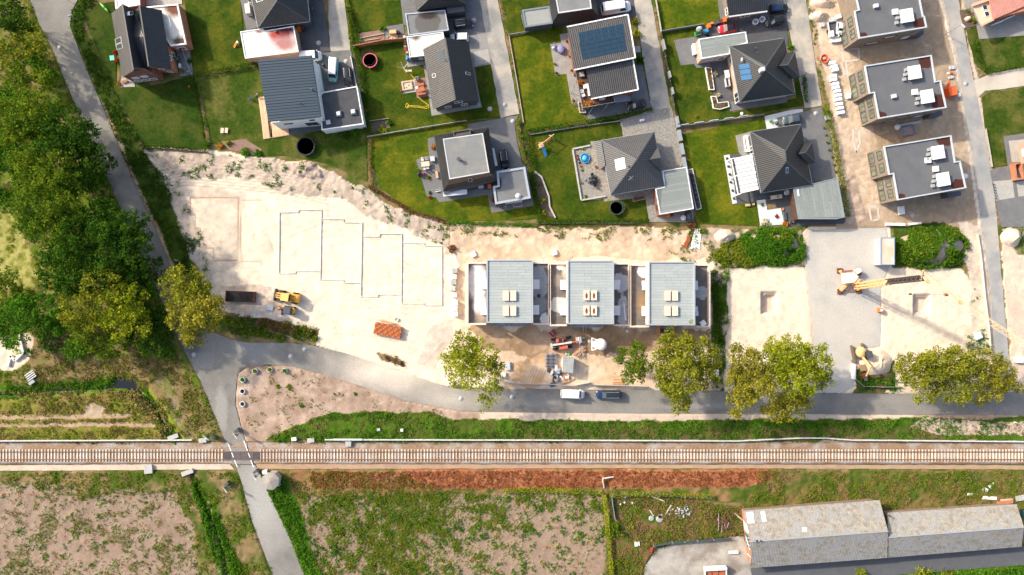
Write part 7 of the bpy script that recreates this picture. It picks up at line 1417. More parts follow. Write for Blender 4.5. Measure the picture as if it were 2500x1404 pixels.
def person(x,y,z,rz,top,legs,hair,label,pose='stand'):
 t=T('person',label,'person',W(x,y,z),None,rz)
 J={'stand':[(0,0,.98),(0,0,1.2),(0,.01,1.42),(0,.02,1.52),(-.1,0,.92),(-.11,.03,.5),(-.11,0,.08),(-.11,.14,.03),(.1,0,.92),(.12,-.06,.5),(.13,-.12,.08),(.13,.02,.03),(-.19,0,1.4),(-.26,.02,1.12),(-.24,.16,.9),(.19,0,1.4),(.27,.0,1.12),(.25,.16,.9)],'bend':[(0,-.1,.75),(0,.1,.9),(0,.32,.98),(0,.42,1.0),(-.1,-.1,.7),(-.13,.12,.42),(-.12,-.12,.08),(-.12,.04,.03),(.1,-.1,.7),(.13,.14,.42),(.13,-.1,.08),(.13,.05,.03),(-.19,.32,.96),(-.22,.42,.66),(-.18,.55,.42),(.19,.32,.96),(.22,.44,.66),(.18,.57,.42)]}[pose]
 ed=[(0,1),(1,2),(2,3),(0,4),(4,5),(5,6),(6,7),(0,8),(8,9),(9,10),(10,11),(2,12),(12,13),(13,14),(2,15),(15,16),(16,17)]
 rad=[.15,.15,.15,.06,.095,.07,.05,.045,.095,.07,.05,.045,.065,.05,.04,.065,.05,.04]
 me=bpy.data.meshes.new('body');me.from_pydata(J,ed,[]);me.materials.append(top);o=newobj('body',me,t)
 m_=o.modifiers.new('skin','SKIN');o.modifiers.new('sub','SUBSURF').levels=1
 for i,r in enumerate(rad):me.skin_vertices[0].data[i].radius=(r,r*(.8 if i<3 else 1))
 me.skin_vertices[0].data[0].use_root=True
 h=J[3];hz=h[2]+.13;hy=h[1]+(.08 if pose=='bend' else 0)
 hd=build(MB().lathe(0,hy,[(0,hz-.13),(.06,hz-.11),(.09,hz-.02),(.085,hz+.06),(.05,hz+.11),(0,hz+.125)],12,.88,1.05),'head',plain('skin',(.5,.3,.22)),t,True,local=True)
 build(MB().lathe(0,hy-.015,[(.098,hz+.0),(.1,hz+.06),(.06,hz+.125),(0,hz+.14)],12,.9,1.06),'hair',hair,hd,True,local=True);build(MB().box(0,hy+.1,hz-.01,.03,.04,.04),'nose',plain('skin',(.5,.3,.22)),hd,local=True)
 mb=MB();
 for a,b in((4,5),(5,6),(8,9),(9,10)):mb.tube(J[a],J[b],rad[a]*1.12,rad[b]*1.15,8)
 build(mb,'trousers',legs,t,True,local=True)
person(794,164,0,.6,plain('shirt_black',(.03,.03,.04),.9),plain('jeans_dark',(.03,.035,.05),.9),plain('hair_fair',(.5,.4,.3)),'person in black walking on the drive beside the mint van')
person(1427,966,0,-1.2,plain('shirt_maroon',(.16,.03,.04),.9),plain('jeans_dark',(.03,.035,.05),.9),plain('hair_dark',(.04,.03,.02)),'person in dark red standing in front of the white panel van')
person(628,237,0,-1.0,plain('shirt_grey',(.08,.085,.1),.9),plain('jeans_dark',(.03,.035,.05),.9),plain('cap_white',(.7,.7,.7)),'person with white cap bending over the deck corner','bend')
person(616,245,0,.9,plain('shirt_blue',(.04,.12,.28),.9),plain('jeans_dark',(.03,.035,.05),.9),plain('hair_dark',(.04,.03,.02)),'person in blue stooping on the lawn beside the deck','bend')
def prop(name,label,cat,x,y,rz,parts,group=None,z=0.0):
 t=T(name,label,cat,W(x,y,z),group,rz)
 for nm,sh,a,m in parts:
  mb=MB();smth=False
  if sh=='b':mb.box(*a)
  elif sh=='c':mb.cyl(*a)
  elif sh=='l':mb.lathe(*a);smth=True
  elif sh=='r':mb.bar(*a)
  elif sh=='g':mb.ring(*a)
  elif sh=='p':mb.path(*a)
  build(mb,nm,m,t,smth,local=True)
 return t
def table_parts(sx,sy,m,h=.74):return[('tabletop','b',(0,0,h,sx,sy,.05),m)]+[('leg','b',(a*(sx/2-.1),b*(sy/2-.1),h/2,.07,.07,h),m)for a in(-1,1)for b in(-1,1)]
def chair(x,y,rz,m,label,group):prop('garden_chair',label,'chair',x,y,rz,[('seat','b',(0,0,.45,.5,.5,.06),m),('backrest','b',(0,-.25,.75,.5,.06,.5),m)]+[('leg','b',(a*.2,b*.2,.22,.05,.05,.44),m)for a in(-1,1)for b in(-1,1)],group)
def bin_(x,y,m,lid,label,rz=.1,s=1.0):prop('wheelie_bin',label,'bin',x,y,rz,[('body','b',(0,0,.5*s,.62*s,.7*s,1.0*s),m),('lid','b',(0,0,1.04*s,.68*s,.78*s,.08),lid),('wheel','c',(-.3*s,-.35*s,0,.2,.1),rubber)],'wheelie bins')
for i,(x,y,l)in enumerate(((146,116,'manhole lid on the west road near the top'),(265,386,'manhole lid on the west road near the dark trees'),(474,866,'manhole lid at the road junction'),(744,853,'manhole lid on the curve near the scrub bank'),(710,870,'manhole lid in the middle of the curve'),(1125,973,'manhole lid on the road below the open yellow tree'),(415,899,'white well lid in the grass left of the junction'),(778,105,'manhole lid on the blue grey drive'),(845,150,'manhole lid beside the camper van drive'),(1252,296,'manhole lid on the drive of the flat topped house'),(1157,49,'manhole lid near the black estate car'),(1196,266,'white well lid on the lawn right of the gabled house'),(1232,256,'manhole lid on the second lane'),(1992,277,'manhole lid on the drive of the pergola house'),(2358,205,'manhole lid on the side road'),(1250,969,'small white cover on the road right of the open yellow tree'))):
 prop('manhole_cover',l,'manhole cover',x,y,0,[('frame','l',(0,0,[(.48,.0),(.48,.065),(.4,.067)],20),grey),('lid','l',(0,0,[(.38,.0),(.38,.07),(0,.072)],20),stone)],'manhole covers')
for x,y,gm_,l in((594,955,None,'empty concrete ring nearest the junction corner'),(594,986,None,'empty concrete ring lowest on the left'),(594,927,L_lush,'concrete ring planted with a bush, upper left'),(624,906,L_weed,'concrete ring with yellow leaves on the top edge'),(660,902,L_weed,'concrete ring with a sparse plant in the middle of the top edge'),(697,905,L_lush,'concrete ring with green plant at the right of the top edge')):
 t=prop('concrete_ring',l,'concrete ring',x,y,0,[('ring','l',(0,0,[(.55,0),(.55,.5),(.42,.5),(.42,.1)],18),M('ring_pale',(.6,.57,.53))),('soil','l',(0,0,[(.42,.12),(0,.13)],12),plain('ring_soil',(.05,.04,.03)))],'concrete planter rings')
 if gm_:
  a=W(x,y);p=rng.normal(size=(60,3))*np.array([.24,.24,.2])+np.array([a[0],a[1],.5]);npmesh('plant',cards(p,.14),4,gm_,t)
def fence(pts,label,m,h=1.0,post=2.4,name='fence',wd=.06,cat='fence',slat=False):
 t=T(name,label,cat,W(*pts[0]),'garden fences')
 for a,b in zip(pts,pts[1:]):
  l=hypot(b[0]-a[0],b[1]-a[1])/S;n=max(1,round(l/post));pm=grey
  for j in range(n):
   p=W(a[0]+(b[0]-a[0])*j/n,a[1]+(b[1]-a[1])*j/n);q=W(a[0]+(b[0]-a[0])*(j+1)/n,a[1]+(b[1]-a[1])*(j+1)/n)
   build(MB().box(p[0],p[1],h/2,.1,.1,h+.1),'post',pm,t);build(MB().bar((p[0],p[1],h*.55),(q[0],q[1],h*.55),wd,h*.85),'panel',m,t)
fpale=M('fence_pale',(.4,.4,.36));fgrey=M('fence_slate',(.18,.2,.215));fwood=M('fence_orange_wood',(.42,.17,.06),(.33,.13,.05),2)
fence([(867,118),(900,112),(940,104),(988,100)],'orange brown wooden fence below the vegetable bed',fwood,1.6,1.5,wd=.16)
fence([(899,335),(1000,318),(1140,296)],'thin pale fence between the sandpit garden and the sunny lawn',fpale,.8,wd=.09);fence([(904,296),(950,290)],'short pale edge above the corner planting',fpale,.4)
fence([(1242,87),(1290,79)],'pale fence at the top of the solar house lawn',fpale,.7);fence([(1243,90),(1262,200),(1278,300)],'pale low wall along the left of the solar house lawn',M('wall_rose',(.4,.33,.3)),.4,2,wd=.16)
fence([(1600,0),(1613,78)],'white fence beside the third lane at the top',fpale,.8,wd=.08);fence([(1613,79),(1660,71),(1716,62)],'dark fence with pale top above the tractor',fgrey,.9,wd=.12)
for i,(x,y)in enumerate(((1618,114),(1632,186),(1639,226),(1651,297))):
 prop('stone_slab',['highest','second','third','lowest'][i]+' grey stone panel in the fence along the third lane','stone panel',x,y,.22,[('panel','b',(0,0,.7,.35,2.0 if i==0 else 1.3,1.4),M('gabion',(.33,.335,.35),(.2,.2,.21),5)),('cap','b',(0,0,1.42,.3,2.02 if i==0 else 1.32,.05),M('slab_cap',(.3,.31,.32)))],'stone panels along the third lane')
fence([(1613,80),(1640,230),(1652,310)],'dark wire fence along the third lane',plain('wire_dark',(.06,.065,.07)),.8,wd=.03)
for i in range(4):prop('gabion_wall',['top','second','third','lowest'][i]+' stone gabion right of the cobbled drive','gabion',1652+i*5.6,300+i*33,.2,[('stones','b',(0,0,.5,.55,2.1,1.0),M('gabion',(.33,.335,.35),(.2,.2,.21),5)),('frame','b',(0,0,1.01,.6,2.15,.03),steel)],'gabions beside the cobbled drive')
fence([(1658,310),(1760,296),(1862,282)],'slate fence with white caps between the two right hand lawns',fgrey,.9,2.6,wd=.14)
for i in range(5):prop('white_board',['leftmost','second','middle','fourth','rightmost'][i]+' white panel in the slate fence','fence panel',1668+i*36,308-i*5.2,.14,[('panel','b',(0,.12,.6,1.6,.06,.8),white),('cap','b',(0,.12,1.02,1.7,.12,.06),lgrey)],'white panels of the slate fence')
fence([(1312,546),(1400,545),(1560,545)],'pale strip wall at the foot of the clipped hedge',fpale,.4,4);fence([(1293,330),(1400,312),(1514,296)],'grey wall at the foot of the long hedge',fgrey,.5,3,wd=.14)
fence([(438,100),(470,185)],'pale thin fence right of the brick house',fpale,.6);fence([(345,362),(420,366),(510,374)],'dark retaining board at the foot of the brick house lawn',dwood,.6,3,wd=.12)
fence([(857,138),(872,214)],'white low wall right of the camper van drive',M('wall_rose_w',(.66,.6,.56)),.5,3,wd=.16)
fence([(1225,930),(1260,934),(1340,937),(1400,940),(1440,932)],'grey site fence in front of the rubbish heap',lgrey,1.2,3.2,name='site_fence',wd=.04);fence([(1445,938),(1490,939),(1580,942)],'grey site fence behind the navy car',lgrey,1.2,3.2,name='site_fence',wd=.04)
fence([(2086,925),(2105,942),(2150,944),(2200,944)],'wire fence around the green corner by the road',M('wire_green',(.2,.3,.25)),.8,3,wd=.04)
fence([(1495,1207),(1600,1206),(1740,1212)],'dark teal fence along the top of the rough lot',M('wire_teal',(.05,.09,.1)),1.0,3,wd=.06);fence([(1493,1208),(1495,1232),(1501,1266)],'grey blue fence on the left of the rough lot',M('wire_blue',(.16,.22,.26)),1.0,2,wd=.08)
fence([(1594,1330),(1640,1322),(1700,1318),(1780,1312)],'dark green fence along the old concrete yard',M('wire_teal',(.05,.09,.1)),1.0,3,wd=.06)
fence([(2160,548),(2205,549)],'white barrier boards left above the overgrown mound',white,.8,4,name='site_barrier',wd=.5);fence([(2216,548),(2244,545)],'white barrier boards right above the overgrown mound',white,.8,3,name='site_barrier',wd=.4)
fence([(2382,570),(2390,620),(2400,720),(2410,800),(2418,900)],'light site fence along the side road',M('wire_pale',(.55,.5,.44)),.8,3.6,name='site_fence',wd=.02)
fence([(2404,316),(2412,360),(2420,408)],'pale thin fence in the lawn beside the side road',fpale,.5,2)
for i in range(6):prop('edging_stone',['first','second','third','fourth','fifth','sixth'][i]+' dark edging stone from the top beside the pale paving','edging stone',2424+i*1.6,449+i*7,0,[('stone','b',(0,0,.15,.3,.3,.3),dgrey),('top','b',(0,0,.31,.22,.22,.04),grey)],'edging stones')
def planter(pts,label,wd,m=white):
 t=T('planter',label,'planter',W(*pts[0]));A=[W2(*p)for p in pts]
 build(MB().ring(A,wd,0,.5),'edging',m,t);build(MB().prism(offs(A,wd*.9),0,.38),'soil',plain('planter_soil',(.09,.06,.045),.95),t)
planter([(1720,165),(1735,168),(1743,221),(1730,221)],'long white edged planter on the left of the dark terrace',.12);planter([(1734,236),(1747,237),(1752,252),(1776,249),(1779,262),(1756,269),(1740,266)],'bent white edged planter at the foot of the dark terrace',.12)
planter([(1544,481),(1574,476),(1575,487),(1545,494)],'raised wooden bed behind the dark teal trampoline',.14,M('bed_wood',(.3,.2,.15)));planter([(1676,415),(1690,412),(1712,510),(1698,514)],'narrow white planter bed along the pool house garage',.16,lgrey)
for k in range(7):prop('planter_column',['first','second','third','fourth','fifth','sixth','seventh'][k]+' dark post from the top in the narrow white planter bed','post',1686+k*2.4,426+k*11.5,0,[('post','b',(0,0,.6,.35,.35,.8),black),('cap','b',(0,0,1.02,.4,.4,.05),dgrey)],'posts in the narrow planter bed')
t=T('edging_wall','pale stone edging wall round the pool terrace','edging wall',W(1400,362))
for a,b in(((1398,364),(1441,355)),((1398,364),(1419,489)),((1419,489),(1478,479)),((1302,416),(1322,432)),((1322,432),(1340,480)),((1340,480),(1342,505)),((1342,505),(1356,532))):build(MB().bar(W(*a,.2),W(*b,.2),.28,.4),'wall_stone',stone,t)
t=prop('swing_set','wooden swing and slide frame on the dry lawn','play frame',1327,358,0,[('post','r',((-.9,.7,0),(-.2,.3,2.2),.12,.12),wood),('post','r',((-1.0,-.5,0),(-.2,.3,2.2),.12,.12),wood),('post','r',((1.1,2.2,0),(1.5,1.6,2.2),.12,.12),wood),('post','r',((2.1,1.2,0),(1.5,1.6,2.2),.12,.12),wood),('crossbeam','r',((-.6,0,2.2),(1.9,1.95,2.2),.14,.14),wood),('platform','b',(-.5,.0,1.2,1.0,.8,.08,.3),wood),('slide','r',((-.2,-.1,1.2),(.5,-2.0,.12),.5,.06),plain('slide_blue',(.02,.22,.55),.4)),('swing_seat','b',(.6,.95,.5,.5,.2,.05,.66),red),('swing_seat','b',(1.1,1.35,.5,.5,.2,.05,.66),red)])
prop('paddling_pool','blue eight sided paddling pool on the cobbled terrace','paddling pool',1428,387,0,[('wall','l',(0,0,[(.95,0),(1.0,.4),(.86,.42),(.84,.2)],8),plain('pool_blue',(.03,.28,.6),.35)),('water','l',(0,0,[(.84,.28),(0,.285)],8),plain('pool_water',(.1,.38,.6),.06,0,.6))])
prop('sandpit','square wooden sandpit on the pale terrace','sandpit',995,210,.16,[('frame','g',([(-.95,-.85),(.95,-.85),(.95,.85),(-.95,.85)],.2,0,.35),wood),('sand','b',(0,0,.1,1.6,1.4,.2),M('play_sand',(.6,.5,.38),(.5,.4,.3),3)),('toy','b',(.2,.1,.26,.2,.2,.15,.4),yellow),('toy','b',(-.3,-.3,.24,.2,.15,.1,.8),green)])
prop('laundry_spider','white rotary laundry frame with a light board on the sandpit lawn','laundry frame',988,171,.4,[('pole','c',(0,0,0,1.7,.04,.04,8),white),('arm','r',((0,0,1.2),(1.1,.3,1.8),.05,.05),white),('arm','r',((0,0,1.2),(-1.0,.4,1.8),.05,.05),white),('arm','r',((0,0,1.2),(.2,-1.2,1.8),.05,.05),white),('arm','r',((0,0,1.2),(-.1,1.1,1.8),.05,.05),white),('board','b',(.7,-.7,.8,1.1,.35,.04,-.4),plain('board_cream',(.72,.62,.5)))])
hz=[(1003,181),(1012,193),(1018,200)]
tag(build(MB().path([W(*p,.09)for p in hz],.06,6),'garden_hose',plain('hose_yellow',(.72,.5,.03))),'short end of the yellow hose above the brick terrace','hose')
ho=[(1022,238),(1032,247),(1046,256),(1048,263),(1040,265),(1020,262),(1000,261),(994,264),(990,260),(993,252),(998,256),(993,262),(1000,258),(1020,259),(1036,262),(1046,258)]
tag(build(MB().path([W(*p,.09)for p in ho],.055,6),'garden_hose',plain('hose_yellow',(.72,.5,.03))),'long yellow hose looped on the lawn left of the gabled house','hose')
G1='garden furniture of the sandpit garden'
ow=M('orange_wood',(.45,.16,.08),(.36,.13,.07),2)
prop('garden_table','orange wooden table on the brick terrace','table',1029,220,.2,table_parts(1.3,.9,ow),G1);prop('garden_bench','orange wooden bench at the foot of the brick terrace','bench',1030,231,.2,[('seat','b',(0,0,.45,1.6,.45,.06),ow),('backrest','b',(0,-.25,.7,1.6,.06,.5),ow),('leg','b',(-.7,0,.22,.08,.4,.44),ow),('leg','b',(.7,0,.22,.08,.4,.44),ow)],G1)
prop('garden_bench','orange wooden bench above the table on the brick terrace','bench',1027,208,.2,[('seat','b',(0,0,.45,1.4,.45,.06),ow),('leg','b',(-.6,0,.22,.08,.4,.44),ow),('leg','b',(.6,0,.22,.08,.4,.44),ow)],G1);prop('side_table','small white table beside the orange table','table',1019,216,.2,table_parts(.5,.5,white,.5),G1)
prop('barbecue','white and dark barbecue at the top of the brick terrace','barbecue',1019,194,.2,[('body','b',(0,0,.5,.7,.5,.9),lgrey),('grill','b',(0,0,.97,.6,.4,.06),dgrey)],G1);prop('ball','dark red ball beside the sandpit','ball',981,223,0,[('shell','l',(0,0,[(0,0),(.18,.08),(.25,.25),(.18,.42),(0,.5)],12),plain('ball_red',(.3,.04,.06),.4)),('patch','l',(0,0,[(.12,.48),(0,.505)],8),red)])
prop('rain_barrel','blue barrel below the cream garage roof','barrel',996,147,0,[('body','l',(0,0,[(.34,0),(.38,.4),(.34,.85),(.3,.86)],14),blue),('lid','l',(0,0,[(.35,.86),(0,.92)],14),blue)])
for x,y,m,l in((990,116,terracotta,'terracotta tub left of the cream garage'),(990,122,red,'red and grey tub left of the cream garage'),(994,130,M('tub_orange',(.6,.33,.12)),'light orange tub left of the cream garage'),(988,92,white,'white canister left of the cream garage'),(990,107,M('tub_brown',(.35,.16,.1)),'brown tub left of the cream garage')):
 prop('tub',l,'tub',x,y,.2,[('body','b',(0,0,.3,.55,.55,.6),m),('rim','g',([(-.3,-.3),(.3,-.3),(.3,.3),(-.3,.3)],.06,.58,.66),dgrey)],'tubs beside the cream garage')
prop('garden_cabinet','light wooden cabinet on the small grey terrace','cabinet',961,82,.1,[('body','b',(0,0,.5,1.2,.6,1.0),M('cab_wood',(.62,.42,.22))),('top','b',(.0,0,1.03,1.3,.66,.06),M('cab_wood',(.62,.42,.22))),('stove','b',(.95,0,.4,.5,.5,.8),black)]);prop('sand_tray','round tan play tray beside the light wooden cabinet','tray',952,95,.1,[('tray','l',(0,0,[(.5,0),(.55,.25),(.45,.25),(.42,.1)],14),M('tray_tan',(.5,.36,.27))),('base','b',(1.0,.1,.1,1.2,1.0,.1),M('base_beige',(.5,.46,.37)))])
for i,(a,b)in enumerate((((880,93),(938,82)),((893,99),(926,94)),((894,106),(926,101)))):tag(build(MB().bar(W(*a,.15),W(*b,.15),.14,.2),'bed_edging',M('edge_wood',(.42,.33,.27))),['long plank edging across the vegetable bed','upper short plank edging in the vegetable bed','lower short plank edging in the vegetable bed'][i],'plank')
G2='garden furniture beside the flat topped house'
prop('garden_table','pale wooden table on the terrace of the flat topped house','table',1039.5,402,.1,table_parts(1.6,.95,M('table_pale',(.68,.5,.38))),G2)
for x,y,rz,m,l in((1032,390,3.1,white,'white garden chair left above the pale wooden table'),(1042,389,3.3,lgrey,'grey garden chair right above the pale wooden table'),(1037,413,0,lgrey,'grey garden chair left below the pale wooden table'),(1045,411,.2,lgrey,'grey garden chair right below the pale wooden table')):chair(x,y,rz,m,l,G2)
prop('garden_bench','orange wooden bench against the house on the grey terrace','bench',1067,427,.15,[('seat','b',(0,0,.45,.45,1.4,.06),M('bench_orange',(.6,.34,.2))),('leg','b',(0,.6,.22,.4,.08,.44),wood),('leg','b',(0,-.6,.22,.4,.08,.44),wood)],G2);prop('daybed','white glass topped frame by the west wall of the flat topped house','table',1057,389,.1,[('top','b',(0,0,.7,.8,.9,.05),M('glass_top',(.5,.56,.58),rough=.1)),('frame','g',([(-.42,-.47),(.42,-.47),(.42,.47),(-.42,.47)],.06,0,.68),white)],G2)
prop('barbecue','black kettle barbecue cart with a red toy at the lawn edge','barbecue',1027,426,.1,[('body','b',(-.2,0,.5,.7,.6,.8),dgrey),('lid','l',(-.2,0,[(.35,.9),(.3,1.1),(0,1.2)],12),black),('basket','b',(.5,.1,.4,.4,.4,.5),red)],G2);prop('bicycle_trailer','grey frame standing at the terrace corner','frame',1070,464,.1,[('bar','r',((-.6,0,.6),(.6,.1,.6),.06,.06),steel),('bar','r',((-.5,-.3,.3),(.5,-.3,.7),.06,.06),steel),('wheel','c',(0,-.3,.1,.16,.3),dgrey)])
bin_(1186,457,black,black,'black bin by the south wall of the flat topped house',.1,1.1);bin_(1195,456,plain('bin_orange',(.62,.2,.03)),orange,'orange lidded bin at the garage corner of the flat topped house');prop('outdoor_kitchen','long black outdoor kitchen with a white lid below the flat topped house','kitchen unit',1160,458,.13,[('counter','b',(0,0,.45,3.6,.7,.9),black),('worktop','b',(-.6,0,.93,2.2,.76,.05),dgrey),('white_lid','b',(1.2,.0,.98,1.1,.9,.12),lgrey)])
for x,y,m,l in((1203,490,L_red,'red potted plant left of the grey felt garage'),(1204,482,L_yel,'yellow potted plant left of the grey felt garage')):shrub(x,y,4,.6,m,l,'plant','potted_plant')
prop('bicycle_group','grey bicycle leaning below the grey felt garage','bicycle',1230,506,.1,[('wheel','r',((-.55,0,.35),(-.54,.03,.95),.6,.05),dgrey),('wheel','r',((.55,0,.35),(.56,.03,.95),.6,.05),dgrey),('frame','r',((-.5,0,.5),(.4,0,.8),.05,.05),steel),('handlebar','r',((.4,-.3,1.0),(.4,.3,1.0),.05,.05),steel),('saddle','b',(-.3,0,.95,.3,.15,.08),black)]);prop('shed_lean_to','small brown tiled bed below the grey felt garage','bed',1264,500,.12,[('frame','g',([(-.85,-.4),(.85,-.4),(.85,.4),(-.85,.4)],.08,0,.3),lgrey),('soil','b',(0,0,.12,1.5,.7,.2),M('bed_brown',(.2,.13,.11)))])
G3='garden things of the pool house';t=prop('dining_set','black oval dining table with a parasol stub','table',1448,441,.35,[('tabletop','l',(0,0,[(.6,.7),(.62,.74),(0,.76)],20,.75,1.5),M('black_resin',(.035,.037,.045),rough=.4)),('leg','c',(0,.5,0,.72,.08),black),('leg','c',(0,-.5,0,.72,.08),black),('glass','c',(.05,0,.76,.9,.05,.05,8),white)],G3)
for k,(dx,dy)in enumerate(((-7.5,-4),(-6,5),(7,-5),(8,4),(-3,-13),(4,13))):chair(1448+dx,441+dy,(pi/2,pi/2,-pi/2,-pi/2,pi,0)[k]+.2,M('black_resin',(.035,.037,.045),rough=.4),['upper left','lower left','upper right','lower right','top end','bottom end'][k]+' black chair at the black oval dining table',G3)
prop('parasol','folded mauve parasol left of the black dining table','parasol',1429,441,.8,[('canopy','l',(0,0,[(.3,.6),(.2,1.4),(.05,2.2),(0,2.3)],8),purple),('pole','c',(0,0,0,.6,.04),steel)],G3)
bin_(1628,527,plain('bin_orange',(.62,.2,.03)),orange,'orange bin below the sheet roofed pool house garage');bin_(1637,525,dgrey,M('bin_brown',(.12,.05,.03)),'dark bin right of the orange bin below the pool house garage')
prop('dirt_bag','white round bag below the pool house garage','bag',1667,532,0,[('bag','l',(0,0,[(.4,0),(.55,.4),(.45,.7),(.1,.6)],14),wins),('loop','b',(0,0,.72,.7,.08,.05),white)]);prop('covered_trailer','dark covered trailer below the pool house garage','trailer',1680,528,.15,[('body','b',(0,0,.5,1.0,1.9,.8),plain('trailer_dark',(.05,.06,.075))),('cover','l',(0,0,[(.5,.9),(.42,1.05),(0,1.1)],14,1,1.8),dgrey)])
for x,y,l in((1564,295,'left white ball lamp in the gravel bed'),(1570,294,'right white ball lamp in the gravel bed')):prop('ball_lamp',l,'lamp',x,y,0,[('globe','l',(0,0,[(0,.05),(.2,.12),(.27,.3),(.2,.48),(0,.55)],12),white),('foot','c',(0,0,0,.1,.12),dgrey)],'white ball lamps')
prop('sun_sail_pair','pair of small pale loungers on the shaded lawn','lounger',549,320,-.1,[('seat','b',(-.4,0,.3,.6,1.0,.06),plain('lounger_tan',(.62,.47,.35))),('seat','b',(.4,.1,.3,.6,1.0,.06),plain('lounger_tan',(.62,.47,.35))),('leg','b',(-.4,0,.14,.5,.8,.26),wood),('leg','b',(.4,.1,.14,.5,.8,.26),wood)])
prop('covered_furniture','furniture under a mauve cover on the solar house terrace','covered furniture',1369,122,.2,[('cover','l',(0,0,[(.75,0),(.72,.7),(.5,.85),(0,.9)],7,1,1.25),purple),('fold','r',((-.6,-.4,.75),(.6,.5,.9),.12,.12),purple)]);chair(1350,118,.6,lgrey,'grey folding chair left of the mauve cover',None);chair(1352,112,2.6,purple,'mauve garden chair above the grey folding chair',None)
for x,y,m,l in((1354,157,L_yel,'small yellow potted plant on the solar house terrace'),(1358,179,L_brown,'small brown potted plant at the terrace corner'),(1384,102,L_red,'red potted plant at the solar house wall'),(1390,137,L_org,'orange potted plant at the solar house wall'),(1396,173,L_org,'orange potted plant under the roof deck corner'),(1399,246,L_org,'orange potted plant at the terrace foot under the deck')):shrub(x,y,4,.6,m,l,'potted plant','potted_plant')
planter([(1410,250),(1420,250),(1422,268),(1430,270),(1430,277),(1415,277)],'small pale bordered bed under the deck corner',.14,stone)
prop('bench','orange crate by the black wall behind the top shed','crate',1387,51,.1,[('body','b',(0,0,.25,.6,.35,.5),orange),('lid','b',(0,0,.52,.62,.37,.04),orange)]);prop('step_stone','grey slab right of the solar roof','slab',1556,121,.1,[('slab','b',(0,0,.06,1.0,1.1,.12),M('slab_grey',(.36,.36,.36))),('edge','g',([(-.55,-.6),(.55,-.6),(.55,.6),(-.55,.6)],.06,0,.14),grey)])
def tractor(x,y,rz,m,label):
 prop('garden_tractor',label,'garden tractor',x,y,rz,[('hood','b',(.5,0,.6,.9,.6,.4),m),('seat','b',(-.35,0,.75,.45,.5,.3),black),('deck','b',(0,0,.4,1.7,.8,.15),m),('wheel','r',((-.5,-.5,.3),(-.5,-.3,.3),.56,.56),rubber),('wheel','r',((-.5,.3,.3),(-.5,.5,.3),.56,.56),rubber),('wheel','r',((.6,-.45,.2),(.6,-.3,.2),.38,.38),rubber),('wheel','r',((.6,.3,.2),(.6,.45,.2),.38,.38),rubber),('steering_wheel','c',(.05,0,.95,.98,.18),dgrey)])
tractor(1715,80,.3,blue,'small blue garden tractor with trailer hitch by the red car');prop('green_trailer','green garden cart in front of the blue garden tractor','cart',1702,84,.3,[('bed','b',(0,0,.45,1.2,.7,.35),green),('inner','b',(0,0,.6,1.0,.5,.1),black),('wheel','r',((0,-.45,.25),(0,.45,.25),.4,.4),rubber)]);prop('grey_cover','grey covered machine above the green garden cart','covered machine',1706,72,.3,[('cover','l',(0,0,[(.5,0),(.48,.6),(.2,.8),(0,.82)],8,1.3,1),lgrey),('strap','r',((-.6,0,.7),(.6,0,.7),.06,.25),dgrey)])
bin_(1727,67,plain('bin_orange',(.62,.2,.03)),orange,'orange bin behind the blue garden tractor',.4);bin_(1765,53,M('tub_orange',(.6,.33,.12)),orange,'light orange bin at the bungalow corner',.2);bin_(1757,56,M('bin_brown',(.12,.05,.03)),M('bin_brown',(.12,.05,.03)),'brown bin second from the bungalow corner',.2);bin_(1750,57,dgrey,dgrey,'dark bin third from the bungalow corner',.2);prop('crate','rust red crates at the lawn end of the bin row','crate',1736,59,.2,[('body','b',(0,0,.3,.8,.5,.6),rust),('inner','b',(0,0,.6,.6,.35,.04),terracotta)])
for x,y,l in((1842,56,'left open white bag on the paved yard'),(1858,50,'right open white bag on the paved yard')):prop('big_bag',l,'bag',x,y,.3,[('bag','l',(0,0,[(.5,0),(.62,.5),(.56,.85),(.45,.8),(.3,.5)],12),plain('bag_white',(.62,.63,.64),.9)),('content','l',(0,0,[(.42,.55),(0,.62)],10),grey)],'open white bags')
prop('garden_table','white covered table against the pale brick wall','table',1772,183,.15,table_parts(.9,1.4,white));prop('garden_swing','grey framed swing seat below the white table','swing seat',1774,203,.15,[('frame','g',([(-.4,-.85),(.4,-.85),(.4,.85),(-.4,.85)],.07,0,.9),lgrey),('seat','b',(0,0,.45,.5,1.5,.08),dgrey),('roof_bar','r',((-.1,-.8,1.5),(-.1,.8,1.5),.08,.08),lgrey)]);prop('awning_box','pale blue awning box left of the long garage','box',1692,124,.15,[('body','b',(0,0,.5,.5,2.0,1.0),M('awning',(.55,.62,.68))),('lid','b',(0,0,1.02,.56,2.1,.05),white)])
prop('bird_bath','small white ring ornament on the shaded lawn','ornament',1808,279,0,[('bowl','l',(0,0,[(.15,.5),(.3,.6),(.3,.65),(.2,.6)],12),white),('stem','c',(0,0,0,.5,.07),stone)])
prop('daybed','white long bench behind the terrace roof','bench',1822,352,.14,[('seat','b',(0,0,.4,.9,3.2,.2),white),('base','b',(-.1,0,.15,.8,3.0,.3),lgrey),('slot','b',(-.3,.1,.52,.12,2.4,.05),dgrey)]);prop('garden_table','long pale wooden table on the dark paving','table',1892,482,.13,table_parts(2.2,.75,M('table_pale',(.68,.5,.38))));prop('table_plant','small dark plant standing on the long pale wooden table','plant',1898,481,0,[('pot','c',(0,0,0,.12,.14,.16),dgrey),('leaves','l',(0,0,[(.05,.12),(.22,.22),(.1,.34),(0,.36)],8),green)],z=.77)
